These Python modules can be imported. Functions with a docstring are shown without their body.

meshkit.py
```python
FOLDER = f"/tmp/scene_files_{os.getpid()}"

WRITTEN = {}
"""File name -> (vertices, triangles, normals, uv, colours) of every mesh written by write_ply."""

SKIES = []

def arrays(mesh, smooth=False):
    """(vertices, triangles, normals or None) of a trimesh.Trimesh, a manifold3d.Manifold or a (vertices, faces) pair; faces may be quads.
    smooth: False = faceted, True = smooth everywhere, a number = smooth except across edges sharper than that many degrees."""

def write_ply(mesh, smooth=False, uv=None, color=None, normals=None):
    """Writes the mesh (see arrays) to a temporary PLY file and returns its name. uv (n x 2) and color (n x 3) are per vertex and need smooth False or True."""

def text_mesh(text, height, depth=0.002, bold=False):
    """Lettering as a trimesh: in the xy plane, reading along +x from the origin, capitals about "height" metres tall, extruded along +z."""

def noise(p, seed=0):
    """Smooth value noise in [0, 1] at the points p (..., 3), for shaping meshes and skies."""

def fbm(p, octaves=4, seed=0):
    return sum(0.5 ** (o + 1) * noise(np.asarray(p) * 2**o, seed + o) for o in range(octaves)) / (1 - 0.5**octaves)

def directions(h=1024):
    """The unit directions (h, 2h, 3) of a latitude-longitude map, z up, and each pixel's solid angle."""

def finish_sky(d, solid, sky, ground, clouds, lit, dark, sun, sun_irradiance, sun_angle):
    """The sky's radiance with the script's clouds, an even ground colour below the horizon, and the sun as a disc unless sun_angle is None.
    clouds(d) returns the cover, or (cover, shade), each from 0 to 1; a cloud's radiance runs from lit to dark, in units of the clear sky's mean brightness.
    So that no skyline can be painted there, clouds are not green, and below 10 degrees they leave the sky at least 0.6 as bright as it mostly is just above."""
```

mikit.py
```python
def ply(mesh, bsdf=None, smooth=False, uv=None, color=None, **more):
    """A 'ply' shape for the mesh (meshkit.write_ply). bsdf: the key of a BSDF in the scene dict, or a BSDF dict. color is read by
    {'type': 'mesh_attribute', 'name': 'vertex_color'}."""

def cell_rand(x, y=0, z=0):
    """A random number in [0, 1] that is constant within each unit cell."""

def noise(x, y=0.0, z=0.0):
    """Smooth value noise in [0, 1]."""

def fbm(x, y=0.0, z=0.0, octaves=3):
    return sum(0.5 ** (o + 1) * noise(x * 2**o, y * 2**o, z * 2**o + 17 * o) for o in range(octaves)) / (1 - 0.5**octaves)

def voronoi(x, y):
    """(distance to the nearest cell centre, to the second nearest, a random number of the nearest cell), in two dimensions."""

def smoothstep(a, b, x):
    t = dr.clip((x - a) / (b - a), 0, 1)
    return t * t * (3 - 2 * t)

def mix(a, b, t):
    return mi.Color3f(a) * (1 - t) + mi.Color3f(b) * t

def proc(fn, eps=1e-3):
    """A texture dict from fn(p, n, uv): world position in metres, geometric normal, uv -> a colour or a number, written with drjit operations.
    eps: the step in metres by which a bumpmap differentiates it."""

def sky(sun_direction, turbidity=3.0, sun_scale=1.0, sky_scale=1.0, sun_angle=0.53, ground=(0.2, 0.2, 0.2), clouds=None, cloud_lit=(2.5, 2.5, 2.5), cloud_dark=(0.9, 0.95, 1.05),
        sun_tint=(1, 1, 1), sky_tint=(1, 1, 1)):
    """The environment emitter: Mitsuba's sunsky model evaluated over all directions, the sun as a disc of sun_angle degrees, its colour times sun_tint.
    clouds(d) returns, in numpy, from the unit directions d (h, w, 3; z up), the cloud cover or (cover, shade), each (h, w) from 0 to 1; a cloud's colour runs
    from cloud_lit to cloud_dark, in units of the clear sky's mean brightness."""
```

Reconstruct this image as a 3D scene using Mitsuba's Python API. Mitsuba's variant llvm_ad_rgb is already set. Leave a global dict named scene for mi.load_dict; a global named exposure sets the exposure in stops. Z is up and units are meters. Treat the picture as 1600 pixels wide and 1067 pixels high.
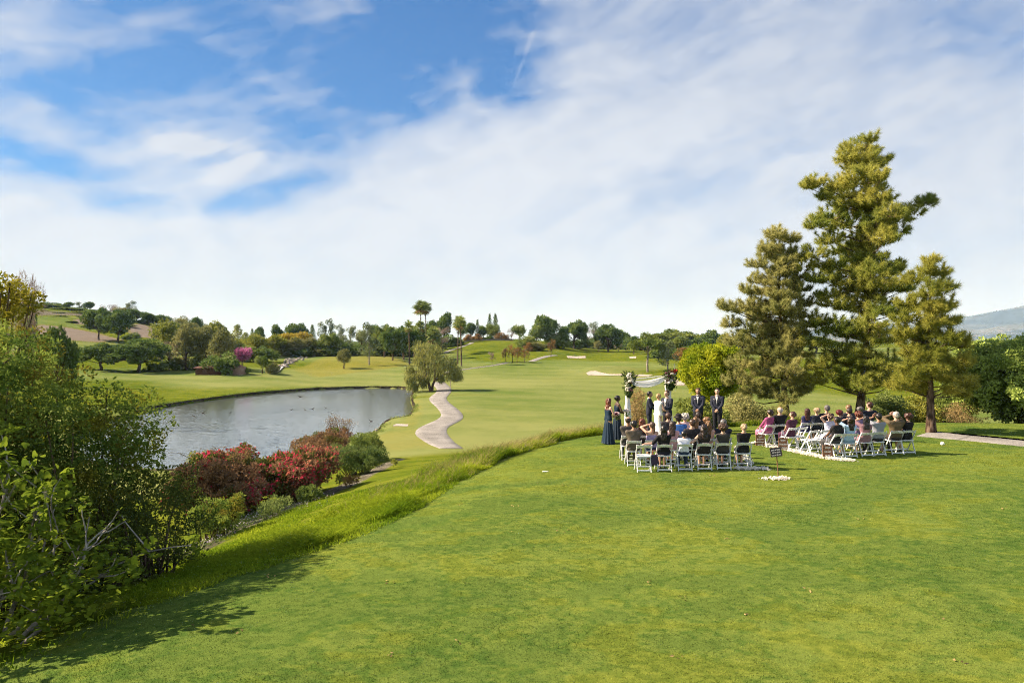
import math, random
import numpy as np, trimesh, shapely, mitsuba as mi, drjit as dr, mikit, meshkit
import manifold3d as m3
from mikit import noise, fbm, smoothstep, mix, proc
from scipy.interpolate import RBFInterpolator, RegularGridInterpolator, CubicSpline
from scipy.spatial import Delaunay

T = mi.ScalarTransform4f
scene, labels = {}, {}

# ------------------------------------------------------------------ camera, sky, exposure
FOC, CU, CV, EYE = 1067.0, 800.0, 533.5, 3.8          # focal length and centre in photo pixels, eye height over the lawn
scene['camera'] = {'type': 'perspective', 'fov': 2 * math.degrees(math.atan(800 / FOC)), 'fov_axis': 'x', 'near_clip': 0.2, 'far_clip': 40000.0,
                   'to_world': T().look_at(origin=[0, 0, EYE], target=[0, 10, EYE], up=[0, 0, 1]), 'medium': {'type': 'ref', 'id': 'haze_air'}}
exposure = 3.25


def sky_clouds(d):
    x, y, z = d[..., 0], d[..., 1], np.maximum(d[..., 2], 1e-3)
    az = np.degrees(np.arctan2(x, y))
    el = np.degrees(np.arcsin(np.clip(z, 0, 1)))
    # cirrus deck: a plane overhead, streaks drawn out along one wind direction, warped by a slow noise
    p = np.stack([x / (z + 0.12), y / (z + 0.12)], -1)
    c, s = math.cos(math.radians(28)), math.sin(math.radians(28))
    a, b = p[..., 0] * c + p[..., 1] * s, -p[..., 0] * s + p[..., 1] * c
    q = np.stack([a * 0.7, b * 0.7, 0 * a], -1)
    wa, wb = meshkit.fbm(q, 4, 5) - 0.5, meshkit.fbm(q + 31.7, 4, 9) - 0.5
    f1 = meshkit.fbm(np.stack([a * 0.9 + wa * 1.6, b * 2.6 + wb * 2.2, 0 * a], -1), 6, 2)
    f2 = meshkit.fbm(np.stack([a * 2.6 + wa * 4, b * 9.0 + wb * 5, 0 * a + 3], -1), 5, 7)
    f3 = meshkit.fbm(np.stack([a * 0.5, b * 0.8, 0 * a + 8], -1), 4, 3)

    def gap(a0, e0, ra, re, rot=0.0):
        ca, sa = math.cos(math.radians(rot)), math.sin(math.radians(rot))
        u, v = az - a0, el - e0
        return np.exp(-((u * ca + v * sa) / ra) ** 2 - ((-u * sa + v * ca) / re) ** 2)

    wz = (meshkit.fbm(np.stack([az * 0.10, el * 0.22, 0 * az], -1), 4, 31) - 0.5) * 9
    az0, el0 = az, el
    az, el = az + wz, el + (meshkit.fbm(np.stack([az * 0.13 + 7, el * 0.25, 0 * az], -1), 4, 37) - 0.5) * 3.4
    clear = np.maximum.reduce([1.2 * gap(-6, 24.8, 10, 4.4, 8), 1.15 * gap(-2, 21.9, 5, 2.7), 1.08 * gap(-13, 19.8, 9, 3.6, 14), 1.05 * gap(-18.5, 16.8, 8, 3.6, 14), 0.92 * gap(-28, 16.2, 8, 2.5, 8), 1.2 * gap(-36, 12.6, 8.5, 1.7, -3),
                               0.85 * gap(-19.5, 11.8, 4.5, 1.6, 10), 0.6 * gap(-29, 10.4, 6, 1.1), 1.04 * gap(-22, 21, 18, 6.0, 12), 1.12 * gap(-31, 24.5, 16, 7.0), 0.36 * gap(34, 21, 11, 4, -15), 0.36 * gap(16, 25, 9, 4), 0.22 * gap(20, 14, 14, 3, 12), 0.9 * gap(-8, 38, 28, 9), 0.6 * gap(60, 50, 50, 20), 0.6 * gap(-100, 45, 40, 20), 0.6 * gap(180, 40, 60, 20)])
    veil = np.maximum.reduce([0.0 * gap(0, 0, 1, 1), 0.30 * gap(-20, 21.5, 8, 1.6, -16), 0.30 * gap(-32, 21, 9, 2.4, 14)])
    az, el = az0 + wz * 0.22, el0 + 0.12 * (el - el0)
    wisp = np.maximum(0.95 * gap(-25.0, 14.6, 3.0, 0.75, -7), 0.95 * gap(-22.2, 13.9, 1.9, 0.95, 30))
    az, el = az0, el0
    # fibres: fine streaks rising to the right, bent by the slow noise
    ca, sa = math.cos(math.radians(17)), math.sin(math.radians(17))
    fa, fb = az * ca + el * sa + wz * 0.6, -az * sa + el * ca + wz * 0.25
    g1 = meshkit.fbm(np.stack([fa * 0.075, fb * 0.26, 0 * az + 4], -1), 5, 41)
    g2 = meshkit.fbm(np.stack([fa * 0.22, fb * 1.0, 0 * az + 9], -1), 5, 43)
    g3 = meshkit.fbm(np.stack([fa * 0.5 + fb * 0.5, fb * 0.6 - fa * 0.2, 0 * az + 2], -1), 5, 47)
    low = np.clip(el / 9, 0.15, 1)
    g4 = meshkit.fbm(np.stack([fa * 0.55, fb * 2.4, 0 * az + 13], -1), 4, 53)
    n = (g1 - 0.5) * 1.1 + (g2 - 0.5) * 1.05 * low + (g3 - 0.5) * 0.75 + (g4 - 0.5) * 0.5 * low
    k = np.clip(clear, 0, 1)
    cover = 0.95 - 0.93 * clear + n * (0.20 + 0.85 * k * (1.25 - 0.8 * k)) + veil * (0.55 + 0.8 * g2) + wisp * (0.25 + 1.1 * g2 * g4 * 2.2)
    cover = np.where(el < 9, np.maximum(cover, 0.88 - 0.3 * k + 0.25 * n), cover)
    cover = cover - 0.20 * gap(-27, 21.5, 17, 5.5) - 0.10 * gap(-12, 19, 8, 4)
    # contrail
    line = np.abs((az - 0.6) - (el - 21.5) * 0.42 + 0.25 * (g3 - 0.5))
    cover += 0.30 * np.clip(g2 * 2.4 - 0.4, 0, 1.2) * np.exp(-(line / (0.10 + 0.10 * np.maximum(el - 22.5, 0))) ** 2) * np.exp(-np.maximum(21.8 - el, 0) ** 2 * 1.2 - (np.maximum(el - 26, 0) / 2) ** 2)
    cover = np.clip(cover, 0.0, 0.96)
    t = np.clip((az + 5) / 60, 0, 1) * np.clip((el - 2) / 22, 0, 1)
    shade = np.clip(0.05 + 0.62 * t + 0.3 * (0.5 - f3) + 0.3 * (0.5 - g1) + 0.3 * (0.5 - g3) + 0.016 * np.clip(el - 9, 0, 40) + 0.25 * k, 0, 1)
    return cover, shade


SUN = np.array([-math.cos(math.radians(36.5)), 0.05, math.sin(math.radians(36.5))])
scene['sky_light'] = mikit.sky(SUN.tolist(), turbidity=2.6, sky_scale=0.46, clouds=sky_clouds, cloud_lit=(2.72, 2.86, 3.12), cloud_dark=(1.60, 1.82, 2.3), sky_tint=(0.42, 0.74, 1.10), sun_tint=(0.98, 0.995, 1.07), ground=(0.12, 0.14, 0.06))

# ------------------------------------------------------------------ small helpers
rng = np.random.default_rng(7)


def key_of(name, parent=None):
    k = name if parent is None else parent + '__' + name
    if k not in scene and k not in labels:
        return k
    n = 1
    while f'{k}_{n:03d}' in scene or f'{k}_{n:03d}' in labels:
        n += 1
    return f'{k}_{n:03d}'


def tag(key, label=None, cat=None, group=None, kind=None):
    labels[key] = {k: v for k, v in (('label', label), ('category', cat), ('group', group), ('kind', kind)) if v}
    return key


def thing(name, label, cat, group=None):
    return tag(key_of(name), label, cat, group)


def put(name, mesh, mat, parent=None, smooth=False, M=None, **kw):
    key = key_of(name, parent)
    d = mesh if isinstance(mesh, dict) else mikit.ply(mesh, mat, smooth=smooth, **kw)
    if M is not None:
        d = {**d, 'to_world': T(M)}
    scene[key] = d
    return key


def pose(x, y, z, rot=0.0, s=(1, 1, 1)):
    c, sn = math.cos(rot), math.sin(rot)
    s = (s, s, s) if np.isscalar(s) else s
    return np.array([[c * s[0], -sn * s[1], 0, x], [sn * s[0], c * s[1], 0, y], [0, 0, s[2], z], [0, 0, 0, 1.0]])


def moved(vf, M):
    v, f = vf
    return v @ M[:3, :3].T + M[:3, 3], f


def join(parts):
    V, Fc, at = [], [], 0
    for v, f in parts:
        V.append(v)
        Fc.append(np.asarray(f) + at)
        at += len(v)
    return np.vstack(V), np.vstack(Fc)


def tm(m):
    return np.array(m.vertices, float), np.array(m.faces)


def tube(points, radii, sides=6):
    p = np.asarray(points, float)
    r = np.broadcast_to(radii, (len(p),))
    t = np.gradient(p, axis=0)
    t /= np.linalg.norm(t, axis=1, keepdims=True) + 1e-12
    a = np.cross(t, np.where(np.abs(t[:, 2:]) < 0.9, [0, 0, 1.0], [1.0, 0, 0]))
    a /= np.linalg.norm(a, axis=1, keepdims=True) + 1e-12
    b = np.cross(t, a)
    g = np.arange(sides) * 2 * np.pi / sides
    v = p[:, None] + r[:, None, None] * (np.cos(g)[None, :, None] * a[:, None] + np.sin(g)[None, :, None] * b[:, None])
    n = len(p)
    i, j = np.meshgrid(np.arange(n - 1), np.arange(sides), indexing='ij')
    q = np.stack([i * sides + j, i * sides + (j + 1) % sides, (i + 1) * sides + (j + 1) % sides, (i + 1) * sides + j], -1).reshape(-1, 4)
    f = np.vstack([q[:, [0, 1, 2]], q[:, [0, 2, 3]]])
    v = v.reshape(-1, 3)
    caps = np.array([[0, k + 1, k] for k in range(1, sides - 1)] + [[(n - 1) * sides, (n - 1) * sides + k, (n - 1) * sides + k + 1] for k in range(1, sides - 1)])
    return v, np.vstack([f, caps])


def bar(a, b, w, t, up=(0, 0, 1)):
    """A straight bar with softened edges from a to b, w wide (sideways), t thick."""
    a, b = np.asarray(a, float), np.asarray(b, float)
    z = (b - a) / np.linalg.norm(b - a)
    x = np.cross(up, z)
    if np.linalg.norm(x) < 1e-3:
        x = np.cross((0, 1, 0), z)
    x /= np.linalg.norm(x)
    y = np.cross(z, x)
    c = min(w, t) * 0.22
    ring = np.array([(w / 2 - c, t / 2), (w / 2, t / 2 - c), (w / 2, -t / 2 + c), (w / 2 - c, -t / 2), (-w / 2 + c, -t / 2), (-w / 2, -t / 2 + c), (-w / 2, t / 2 - c), (-w / 2 + c, t / 2)])[::-1]
    v = np.vstack([e + ring[:, :1] * x + ring[:, 1:] * y for e in (a, b)])
    f = [[i, (i + 1) % 8, 8 + (i + 1) % 8] for i in range(8)] + [[i, 8 + (i + 1) % 8, 8 + i] for i in range(8)]
    f += [[0, k + 1, k] for k in range(1, 7)] + [[8, 8 + k, 8 + k + 1] for k in range(1, 7)]
    return v, np.array(f)


def unit(v):
    return v / (np.linalg.norm(v, axis=-1, keepdims=True) + 1e-12)


def rand_dirs(n, g=None):
    return unit((g or rng).normal(size=(n, 3)))


def leaves(P, D, L, W, g, fold=0.15):
    """One folded diamond leaf (two triangles) at each point P, along D."""
    n = len(P)
    S = unit(np.cross(D, g.normal(size=(n, 3))))
    N = np.cross(S, D)
    L, W = np.broadcast_to(L, (n,))[:, None], np.broadcast_to(W, (n,))[:, None]
    mid = P + D * L * 0.5 + N * W * fold
    V = np.stack([P, mid + S * W * 0.5, P + D * L, mid - S * W * 0.5], 1).reshape(-1, 3)
    o = np.arange(n)[:, None] * 4
    return V, np.vstack([o + [0, 1, 2], o + [0, 2, 3]])


def blades(P, D, L, W, g, bend=0.35):
    """Grass blades or needles: a two-segment tapering strip (three triangles)."""
    n = len(P)
    S = unit(np.cross(D, g.normal(size=(n, 3))))
    L, W = np.broadcast_to(L, (n,))[:, None], np.broadcast_to(W, (n,))[:, None]
    out = unit(D * [1, 1, 0] + g.normal(size=(n, 3)) * [0.3, 0.3, 0])
    m = P + D * L * 0.55
    tip = P + D * L + out * L * bend - np.array([0, 0, 1]) * L * bend * 0.35
    V = np.stack([P - S * W / 2, P + S * W / 2, m - S * W * 0.38, m + S * W * 0.38, tip], 1).reshape(-1, 3)
    o = np.arange(n)[:, None] * 5
    return V, np.vstack([o + [0, 1, 3], o + [0, 3, 2], o + [2, 3, 4]])


def needles(P, D, L, W, g):
    n = len(P)
    S = unit(np.cross(D, g.normal(size=(n, 3))))
    L, W = np.broadcast_to(L, (n,))[:, None], np.broadcast_to(W, (n,))[:, None]
    V = np.stack([P - S * W / 2, P + S * W / 2, P + D * L], 1).reshape(-1, 3)
    return V, np.arange(3 * n).reshape(-1, 3)


# ------------------------------------------------------------------ terrain
def sstep(a, b, x):
    t = np.clip((x - a) / (b - a), 0, 1)
    return t * t * (3 - 2 * t)


PLATEAU = shapely.Polygon([(-6.8, -30), (-6.6, 4), (-6.3, 7.5), (-5.9, 9.3), (-5.2, 11), (-4.25, 12.4), (-3.25, 13.9), (-2.45, 16), (-1.25, 20.6), (0.6, 25.0), (2.6, 28.3), (5.5, 30.6), (10, 32.2),
                           (15, 33.6), (20, 34), (26, 33.5), (34, 33), (60, 34), (90, 20), (90, -30)]).buffer(1.2).buffer(-1.2)


def px_plane(u, v, z):
    y = (EYE - z) * FOC / (v - CV)
    return ((u - CU) / FOC * y, y)


WATER = -5.8
shore_px = [(585, 681), (588, 674), (596, 665), (606, 659), (632, 655), (640, 648), (643, 640), (640, 630), (640, 620), (644, 613), (640, 608.5), (620, 607.3), (590, 607), (560, 607.2), (530, 608), (500, 609), (470, 611), (440, 613.5), (410, 616),
            (380, 619), (350, 623), (320, 627), (290, 631.5), (262, 636), (238, 641), (200, 652), (150, 668), (110, 690), (140, 730), (240, 742), (340, 738), (430, 722), (500, 706), (550, 693)]
POND = shapely.Polygon([px_plane(u, v, WATER) for u, v in shore_px]).buffer(2).buffer(-2)
CTRL = np.array([
    (700, 612, 119), (850, 600, 140), (1000, 600, 140), (850, 580, 190), (750, 580, 190), (950, 583, 172), (1060, 592, 150), (900, 557, 260), (800, 568, 220), (1000, 560, 230), (1015, 581, 175), (1090, 577, 180), (720, 545, 300),
    (735, 531, 340), (780, 531, 340), (850, 536, 310), (800, 545, 290), (910, 549, 325), (960, 547, 335), (1050, 549, 330), (850, 533, 400), (700, 533, 400), (960, 545, 380), (1000, 541, 420), (1200, 541, 400), (1500, 541, 400), (1200, 590, 160), (1500, 590, 160), (1800, 560, 250),
    (600, 596, 160), (600, 590, 170), (600, 576, 205), (500, 586, 180), (300, 597, 150), (180, 603, 135), (200, 586, 165), (360, 587, 165), (460, 580, 190), (480, 562, 230), (500, 556, 245), (560, 562, 220), (640, 572, 205), (620, 559, 225), (700, 557, 262), (660, 567, 235),
    (130, 571, 190), (120, 541, 260), (150, 535, 280), (200, 532, 295), (60, 500, 330), (0, 490, 340), (100, 498, 340), (60, 478, 420), (150, 487, 420), (230, 512, 360), (200, 497, 420), (250, 507, 430), (330, 526, 400), (400, 536, 380), (500, 541, 350), (600, 546, 320), (0, 520, 280), (0, 560, 200),
    (0, 478, 430), (-200, 490, 400), (-200, 540, 250), (300, 560, 230), (240, 545, 270), (400, 560, 225)], float)
CTRL_P = np.stack([np.arctan2(CTRL[:, 0] - CU, FOC), np.log(CTRL[:, 2])], 1)
CTRL_Z = EYE - (CTRL[:, 1] - CV) * CTRL[:, 2] / FOC
extra = [(np.arctan((u - CU) / FOC), np.log(d), z) for u in (-300, 100, 500, 900, 1300, 1900) for d, z in ((60, -5.0), (100, -5.05), (800, 0.5), (1500, -1.0))]
CTRL_P = np.vstack([CTRL_P, [e[:2] for e in extra]])
CTRL_Z = np.concatenate([CTRL_Z, [e[2] for e in extra]])
FAR = RBFInterpolator(CTRL_P * [3.2, 1.0], CTRL_Z, kernel='thin_plate_spline', smoothing=0.02)


def raw_ground(x, y):
    """(height, distance outside the tee, distance outside the pond)"""
    pts = shapely.points(x, y)
    s = shapely.distance(pts, PLATEAU.boundary) * np.where(shapely.contains_xy(PLATEAU, x, y), -1, 1)
    z = np.interp(s, [-3.5, -1.5, 0, 1.5, 3.5, 8, 14, 22, 30], [0, -0.06, -0.22, -0.5, -1.05, -2.25, -3.4, -4.5, -5.0])
    q = np.stack([x, y, 0 * x], -1)
    z = z + 0.10 * (meshkit.fbm(q * 0.16, 3, 4) - 0.5) * sstep(-3, 4, s) + 0.05 * (meshkit.fbm(q * 0.3, 2, 5) - 0.5) * (np.hypot(x, y) > 2)
    d = np.hypot(x, y)
    ang = np.clip(np.arctan2(x, np.maximum(y, 1e-6)), -0.80, 0.80)
    ang = np.where(y <= 0, np.sign(x) * 0.80, ang)
    far = d > 82
    if far.any():
        dep = d[far] * np.cos(ang[far])
        zf = np.clip(FAR(np.stack([ang[far] * 3.2, np.log(np.minimum(dep, 1500))], 1)), -5.6, 40)
        zf = zf + 0.5 * (meshkit.fbm(q[far] * 0.035, 3, 6) - 0.5) * sstep(110, 200, d[far])
        w = sstep(84, 118, d[far])
        z[far] = z[far] * (1 - w) + zf * w
        for mx, my, mr, mh in ((21.5, 181, 5, 1.0), (28, 182, 6, 1.0), (25.5, 268, 8, 1.3), (41.5, 160, 5, 0.8)):       # grass lips behind the bunkers
            z += mh * np.exp(-(((x - mx) / mr) ** 2 + ((y - my) / (mr * 0.55)) ** 2))
    near = d < 400
    p = np.full(len(x), 99.0)
    p[near] = shapely.distance(pts[near], POND.boundary) * np.where(shapely.contains_xy(POND, x[near], y[near]), -1, 1)
    bank = np.interp(p, [-3, -0.4, 0.0, 0.35, 1.5, 9], [-7.2, -6.6, -6.25, -5.42, -5.25, -5.0])
    z = np.where(p < 0, bank, np.where(p < 9, bank * (1 - sstep(1.0, 9, p)) + z * sstep(1.0, 9, p), z))
    return z, s, p


front = np.radians(np.concatenate([np.arange(-46, 46.01, 0.19)]))
side = np.radians(np.arange(49, 312, 4.0))
ANG = np.concatenate([front, side])
RAD = np.concatenate([[0.6], np.geomspace(1.5, 5, 8)[:-1], np.geomspace(5, 60, 170)[:-1], np.geomspace(60, 460, 260)[:-1], np.geomspace(460, 16000, 40)])
gA, gR = np.meshgrid(ANG, RAD)
gx, gy = (np.sin(gA) * gR), (np.cos(gA) * gR)
gz, gs, gp = (a.reshape(gx.shape) for a in raw_ground(gx.ravel(), gy.ravel()))
_look = RegularGridInterpolator((np.log(RAD), np.concatenate([ANG, [ANG[0] + 2 * np.pi]])), np.hstack([gz, gz[:, :1]]), bounds_error=False, fill_value=None)


def ground(x, y):
    x, y = np.atleast_1d(np.asarray(x, float)), np.atleast_1d(np.asarray(y, float))
    a = np.arctan2(x, y)
    a = np.where(a < ANG[0], a + 2 * np.pi, a)
    return _look(np.stack([np.log(np.maximum(np.hypot(x, y), 0.6)), a], -1))


def gz1(x, y):
    return float(ground(x, y)[0])


_steps = np.geomspace(5, 900, 1500)


def hit(u, v):
    """World point where the photo's pixel meets the ground."""
    k, m = (u - CU) / FOC, (CV - v) / FOC
    below = EYE + m * _steps <= ground(k * _steps, _steps)
    i = int(np.argmax(below)) if below.any() else len(_steps) - 1
    y = _steps[i]
    if i and below[i]:
        lo, hi = _steps[i - 1], _steps[i]
        for _ in range(14):
            y = (lo + hi) / 2
            if EYE + m * y <= gz1(k * y, y):
                hi = y
            else:
                lo = y
    return np.array([k * y, y, gz1(k * y, y)])


def at(u, y):
    x = (u - CU) / FOC * y
    return np.array([x, y, gz1(x, y)])


def world(u, v, y):
    return np.array([(u - CU) / FOC * y, y, EYE + (CV - v) / FOC * y])


# what grows where: u = how dry, v = kind (0 tee lawn, .25 fairway, .5 rough, .75 planting bed, 1 bare hillside)
def poly_px(pts):
    return shapely.Polygon([tuple(hit(u, v)[:2]) for u, v in pts]).buffer(0)


dirt_hill = shapely.union_all([poly_px([(50, 515), (66, 508), (105, 512), (150, 521), (186, 531), (150, 534), (110, 531), (70, 524)]), poly_px([(120, 500), (142, 497), (150, 503), (140, 508), (122, 506)]),
                               poly_px([(196, 509), (222, 507), (240, 513), (262, 524), (250, 529), (215, 526)])])
brush_hill = poly_px([(-150, 476), (60, 476), (165, 488), (170, 497), (60, 492), (-150, 494)])
dry_bank = poly_px([(470, 578), (520, 556), (600, 556), (640, 570), (560, 580), (500, 588)])
dry_edge = poly_px([(585, 690), (640, 655), (645, 625), (652, 625), (655, 650), (640, 668), (680, 700), (620, 705)])
yard = poly_px([(722, 533), (800, 533), (800, 528.5), (722, 528.5)])
pp = shapely.points(gx.ravel(), gy.ravel())


def soft(poly, w):
    d = shapely.distance(pp, poly).reshape(gx.shape)
    return 1 - sstep(0, w, d)


kind = np.where(gs < 0, 0.0, 0.0) + sstep(-0.1, 0.6, gs) * 0.5
valley = sstep(20, 26, gs) * (gR > 40)
kind = kind * (1 - valley) + 0.25 * valley
gravel = shapely.LineString([hit(u, v)[:2] for u, v in ((262, 880), (300, 864), (370, 828), (440, 797), (500, 776), (545, 757), (590, 733), (622, 717))]).buffer(0.30)
bed = 0.95 * soft(gravel, 0.5) * sstep(0.35, 0.6, meshkit.fbm(np.stack([gx, gy, 0 * gx], -1) * 0.8, 2, 11) + 0.1)
kind = kind * (1 - bed) + 0.75 * bed
hill = np.maximum(soft(dirt_hill, 4), soft(brush_hill, 5))
kind = kind * (1 - hill) + 1.0 * hill
rough = sstep(0.46, 0.6, meshkit.fbm(np.stack([gx, gy, 0 * gx], -1) * 0.012, 3, 21)) * (gR > 110) * (1 - hill)
kind = np.where(gR > 110, np.maximum(kind, 0.25 + 0.25 * rough), kind)
far_rough = sstep(380, 470, gR)
kind = kind * (1 - far_rough) + 0.55 * far_rough
dry = 0.25 + 0.5 * (meshkit.fbm(np.stack([gx, gy, 0 * gx], -1) * 0.05, 3, 23) - 0.5)
dry = np.maximum.reduce([dry, 0.62 * soft(dry_bank, 6), 0.5 * soft(dry_edge, 2), soft(dirt_hill, 3), 0.8 * soft(yard, 2), 0.25 * soft(brush_hill, 2)])
nR, nA = gx.shape
iR, iA = np.meshgrid(np.arange(nR - 1), np.arange(nA), indexing='ij')
jA = (iA + 1) % nA
q = np.stack([iR * nA + iA, iR * nA + jA, (iR + 1) * nA + jA, (iR + 1) * nA + iA], -1).reshape(-1, 4)
gv = np.stack([gx, gy, gz], -1).reshape(-1, 3)
gf = np.vstack([q[:, [0, 2, 1]], q[:, [0, 3, 2]]])
inner = np.array([[len(gv), k, (k + 1) % nA] for k in range(nA)])[:, [0, 2, 1]]
gv = np.vstack([gv, [0, 0, gz[0].mean()]])
guv = np.vstack([np.stack([dry.ravel(), kind.ravel()], 1), [0.3, 0.0]])


def lawn_color(p):
    """Mown turf: yellow-green ground tone with darker lush patches, paler worn ones, and fine mottling."""
    w = fbm(p.x * 0.35 + 3.0, p.y * 0.35, 7.0, 2) * 2.4
    f1 = fbm(p.x * 0.42 + w, p.y * 0.75 + w, 0.0, 4)
    f2 = noise(p.x * 2.2 + w, p.y * 3.4, 2.0)
    f3 = fbm(p.x * 9.0, p.y * 12.0, 5.0, 2)
    c = mix((0.062, 0.108, 0.020), (0.128, 0.166, 0.032), smoothstep(0.25, 0.70, f2 * 0.45 + f3 * 0.55))
    c = mix(c, mi.Color3f(0.036, 0.080, 0.018) * (0.7 + 0.6 * f3), smoothstep(0.49, 0.64, f1 * 0.66 + f2 * 0.34) * 0.42)
    return mix(c, mi.Color3f(0.185, 0.190, 0.022) * (0.7 + 0.6 * f3), smoothstep(0.50, 0.34, f1 * 0.55 + f2 * 0.45) * 0.30)


def ground_color(p, n, uv):
    dr_, k = uv.x, uv.y
    f1 = fbm(p.x * 0.55, p.y * 0.55, 0.0, 3)
    f2 = noise(p.x * 3.1, p.y * 3.1, 2.0)
    f3 = noise(p.x * 19.0, p.y * 19.0, 5.0)
    f4 = fbm(p.x * 0.05, p.y * 0.05, 3.0, 3)
    lawn = lawn_color(p)
    stripe = smoothstep(-0.6, 0.6, dr.sin((p.x * 0.35 + p.y * 0.94 + 6 * f4) * 0.55))
    fair = mix((0.092, 0.134, 0.030), (0.182, 0.200, 0.068), smoothstep(0.2, 0.8, f4 * 0.62 + 0.10 * stripe + f1 * 0.20 + f2 * 0.08))
    rough_ = mix((0.054, 0.088, 0.008), (0.128, 0.145, 0.016), smoothstep(0.25, 0.75, f1 * 0.5 + f4 * 0.3 + f2 * 0.2))
    soil = mix((0.070, 0.065, 0.045), (0.20, 0.18, 0.145), smoothstep(0.35, 0.7, f2 * 0.6 + f3 * 0.4))
    brush = mix((0.045, 0.066, 0.012), (0.120, 0.145, 0.024), smoothstep(0.3, 0.7, f4 * 0.5 + f1 * 0.5))
    c = mix(lawn, fair, smoothstep(0.02, 0.23, k))
    c = mix(c, rough_, smoothstep(0.27, 0.48, k))
    c = mix(c, soil, smoothstep(0.55, 0.72, k))
    c = mix(c, brush, smoothstep(0.80, 0.97, k))
    straw = mix((0.155, 0.150, 0.026), (0.21, 0.185, 0.045), f2)
    c = mix(c, straw, smoothstep(0.3, 0.75, dr_ + 0.25 * (f1 - 0.5)) * 0.75)
    dirt = mix((0.135, 0.112, 0.090), (0.21, 0.180, 0.150), f1 * 0.6 + f2 * 0.4)
    return mix(c, dirt, smoothstep(0.75, 0.95, dr_ + 0.15 * (f1 - 0.5)))


scene['m_ground'] = {'type': 'twosided', 'bsdf': {'type': 'diffuse', 'reflectance': proc(ground_color)}}
put('ground', (gv, np.vstack([gf, inner])), 'm_ground', smooth=True, uv=guv)
tag('ground', 'mown golf course turf of tee, fairway and rough', kind='structure')


# ------------------------------------------------------------------ materials
def rgb(c):
    return {'type': 'rgb', 'value': list(map(float, c))}


def diffuse(c):
    return {'type': 'twosided', 'bsdf': {'type': 'diffuse', 'reflectance': rgb(c)}}


def plain(c, rough=0.6, spec=0.4, **kw):
    return {'type': 'twosided', 'bsdf': {'type': 'principled', 'base_color': rgb(c), 'roughness': rough, 'specular': spec, **kw}}


_cloth = {}


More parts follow.
